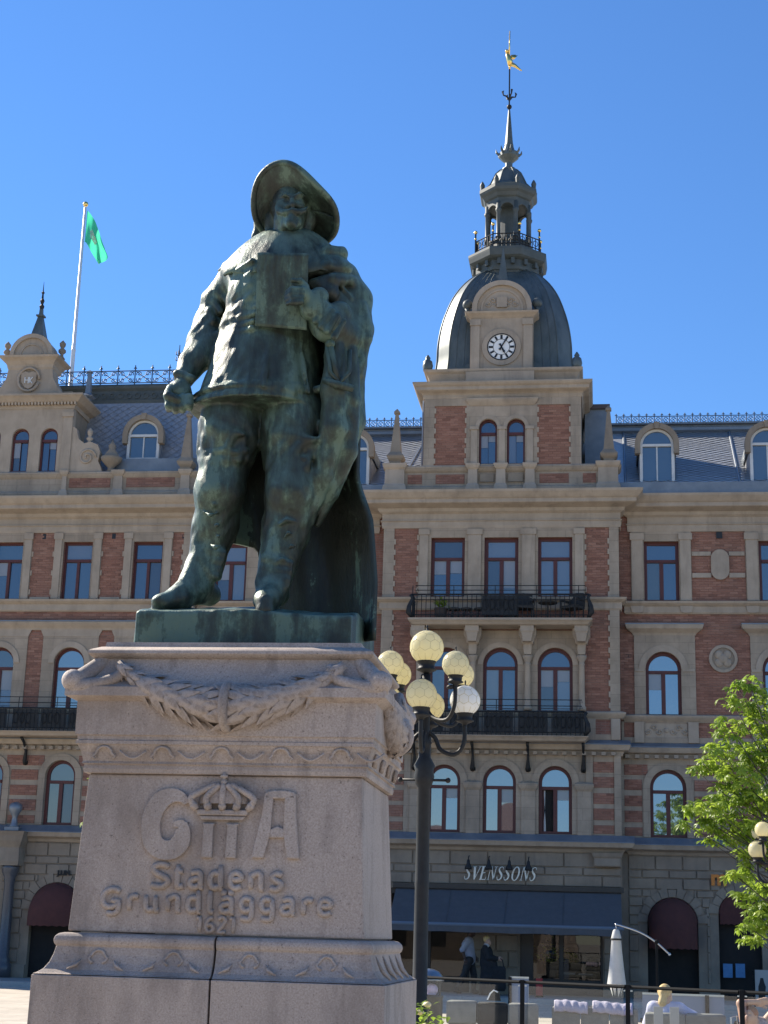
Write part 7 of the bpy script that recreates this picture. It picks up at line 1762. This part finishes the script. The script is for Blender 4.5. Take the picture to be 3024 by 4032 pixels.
BLONDE = mat('blonde_hair',(.50,.34,.13),(.62,.45,.2),20,.6); BLACKC = mat('black_clothing',(.012,.012,.013),(.022,.022,.023),8,.9); CREAM = mat('pale_collar',(.55,.53,.5),None,rough=.8)
J = dict(head=(0,0,1.46),nose=(.1,-.02,1.45),neck=(-.02,0,1.33),chest=(-.02,0,1.15),hips=(0,0,.85),shl=(-.05,-.17,1.26),ell_=(.05,-.22,1.0),wristl=(.27,-.12,.98),handl=(.36,-.1,.97),shr=(0,.17,1.26),elr=(.1,.22,1.0),wristr=(.28,.12,.98),handr=(.37,.1,.98),
 hipl=(0,-.08,.84),kneel=(.02,-.09,.45),ankl=(0,-.09,.07),toel=(.13,-.1,.03),hipr=(0,.08,.84),kneer=(.02,.09,.45),ankr=(0,.09,.07),toer=(.13,.1,.03))
wm = person('blonde woman in a long black coat standing behind the striding man',(-3.19,46.0,.12),J,rr,
 [('coat',BLACKC,[('neck-chest',(.05,.15)),('chest-hips',(.17,.2)),('shl-ell_-wristl',(.085,.08,.06)),('shr-elr-wristr',(.085,.08,.06)),('hips-hipl',(.2,.18)),('hipl-kneel',(.17,.2)),('hipr-kneer',(.17,.2)),('kneel-ankl',(.2,.22)),('kneer-ankr',(.2,.22))],[((.1,0,.6),(.22,.22,.45))]),
  ('collar',CREAM,[('shl-neck',(.07,.075)),('neck-shr',(.075,.07))],[])],BLONDE)
t_ = thing('shopping_bag','large black bag carried by the blonde woman in the black coat','bag',(-2.86,45.9,.12))
b_ = MB(); b_.ring(-.17,.17,-.1,.1,[(0,.12),(.03,.2),(.02,.7),(-.02,.78)]); b_.build('bag_body',BLACKC,t_); b_ = MB(); b_.tube(cat([(-.14,0,.76),(-.08,0,.95),(.08,0,.97),(.14,0,.76)],4),.015,6); b_.build('handle',BLACKC,t_)
LILAC = mat('pale_lilac_shirt',(.5,.5,.66),(.62,.61,.74),8,.85,.4,30)
J = dict(head=(0,0,.96),nose=(.06,.07,.95),neck=(-.01,-.02,.85),chest=(-.02,-.02,.68),hips=(0,0,.4),shl=(-.17,-.02,.79),ell_=(-.24,.1,.58),wristl=(-.1,.28,.52),handl=(-.03,.34,.5),shr=(.17,.0,.79),elr=(.36,-.02,.69),wristr=(.42,.16,.6),handr=(.44,.25,.58),
 hipl=(-.09,.05,.4),kneel=(-.1,.45,.45),ankl=(-.1,.5,.08),toel=(-.1,.64,.03),hipr=(.09,.05,.4),kneer=(.1,.45,.45),ankr=(.1,.5,.08),toer=(.1,.64,.03))
person('blonde woman in a pale lilac shirt sitting on the right sofa',(.84,22.85,0),J,rr,
 [('shirt',LILAC,[('neck-chest',(.06,.15)),('chest-hips',(.16,.15)),('shl-shr',(.08,.08)),('shl-ell_',(.08,.075)),('shr-elr',(.08,.07)),('elr-wristr',(.065,.05))],[]),('trousers',mat('blue_jeans',(.10,.14,.24),None,rough=.9),[('hipl-kneel-ankl',(.12,.085,.065)),('hipr-kneer-ankr',(.12,.085,.065))],[])],BLONDE,
 hairs=[([(-.03,-.07,.03),(-.05,-.09,-.1),(-.05,-.09,-.2)],[.05,.05,.02])])
PATT = mat('patterned_top',(.55,.42,.38),(.2,.16,.17),22,.9)
J = dict(head=(0,0,.74),nose=(-.05,-.08,.76),neck=(.05,.03,.66),chest=(.12,.08,.54),hips=(.3,.2,.36),shl=(-.07,0,.66),ell_=(-.12,.02,.9),wristl=(.07,.06,.92),handl=(.15,.07,.9),shr=(.2,.12,.66),elr=(.35,.1,.86),wristr=(.22,.08,.95),handr=(.16,.08,.93),
 hipl=(.28,.12,.36),kneel=(.6,.3,.5),ankl=(.9,.5,.3),toel=(1.0,.55,.35),hipr=(.34,.26,.36),kneer=(.65,.45,.5),ankr=(.95,.6,.3),toer=(1.05,.65,.35))
person('reclining person in a patterned top, arms folded overhead, at the right edge',(1.9,22.2,0),J,rr,[('top',PATT,[('neck-chest',(.06,.14)),('chest-hips',(.155,.15)),('shl-shr',(.075,.075))],[])],mat('auburn_hair',(.25,.09,.04),(.3,.12,.05),20,.6))
t_ = thing('deck_chair','steel deck chair that the reclining person lies on','chair',(1.95,22.3,0))
b_ = MB(); b_.add([(-.25,-.1,.68),(-.25,.5,.55),(.9,.9,.32),(.6,.1,.3)],[(0,1,2,3)]); b_.build('seat',SOFAB,t_)
for x,y in ((-.3,-.1),(-.12,-.15),(.5,.1),(.85,.9)): b_ = MB(); b_.tube([(x,y,0),(x,y,.72),(x+.08,y+.05,.74),(x+.12,y+.1,.4)],.012,6); b_.build('leg',PARM,t_)

# ================================================================== across the square (mirrored in the panes)
HOUSE = mat('brown_render',(.12,.095,.075),(.16,.125,.095),.8,.9); TILE = mat('dark_roof_tiles',(.10,.06,.05),(.14,.08,.065),3,.8)
for i,(x,w_,h,lb) in enumerate(((-16,26,6.8,'brown house across the square, mirrored in the left window panes'),(22,30,7.4,'brown house across the square, mirrored in the right window panes'))):
    t_ = thing('opposite_house',lb,'house',(x,-34,0),group='houses across the square')
    b_ = MB(); b_.box(-w_/2,w_/2,-6,6,0,h); b_.build('wall',HOUSE,t_)
    b_ = MB(); b_.add([(-w_/2-.4,6.4,h),(w_/2+.4,6.4,h),(w_/2-2.5,0,h+2.6),(-w_/2+2.5,0,h+2.6),(-w_/2-.4,-6.4,h),(w_/2+.4,-6.4,h)],[(0,3,2,1),(4,5,2,3),(0,4,3),(1,2,5)]); b_.build('roof',TILE,t_)
    for k in range(int(w_/3)):
        for z in (1,4.1): b_ = MB(); b_.box(-w_/2+1.2+3*k,-w_/2+2.3+3*k,5.9,6.03,z,z+1.7); b_.build('window',DARK,t_)
for i,(x,y,h) in enumerate(((3,-30,10.5),(-30,-26,11),(9,-27,9))):
    rn = random.Random(i+40); cl = [(rn.uniform(-1,1)*2.2,rn.uniform(-1,1)*2,h*rn.uniform(.4,.95),1.3) for k in range(14)]
    tree('linden_tree',('dark linden across the square, mirrored in the middle panes','tall linden across the square beyond the left house','low linden across the square beside the right house')[i],(x,y,0),h,cl,60+i,.4,34,.25)
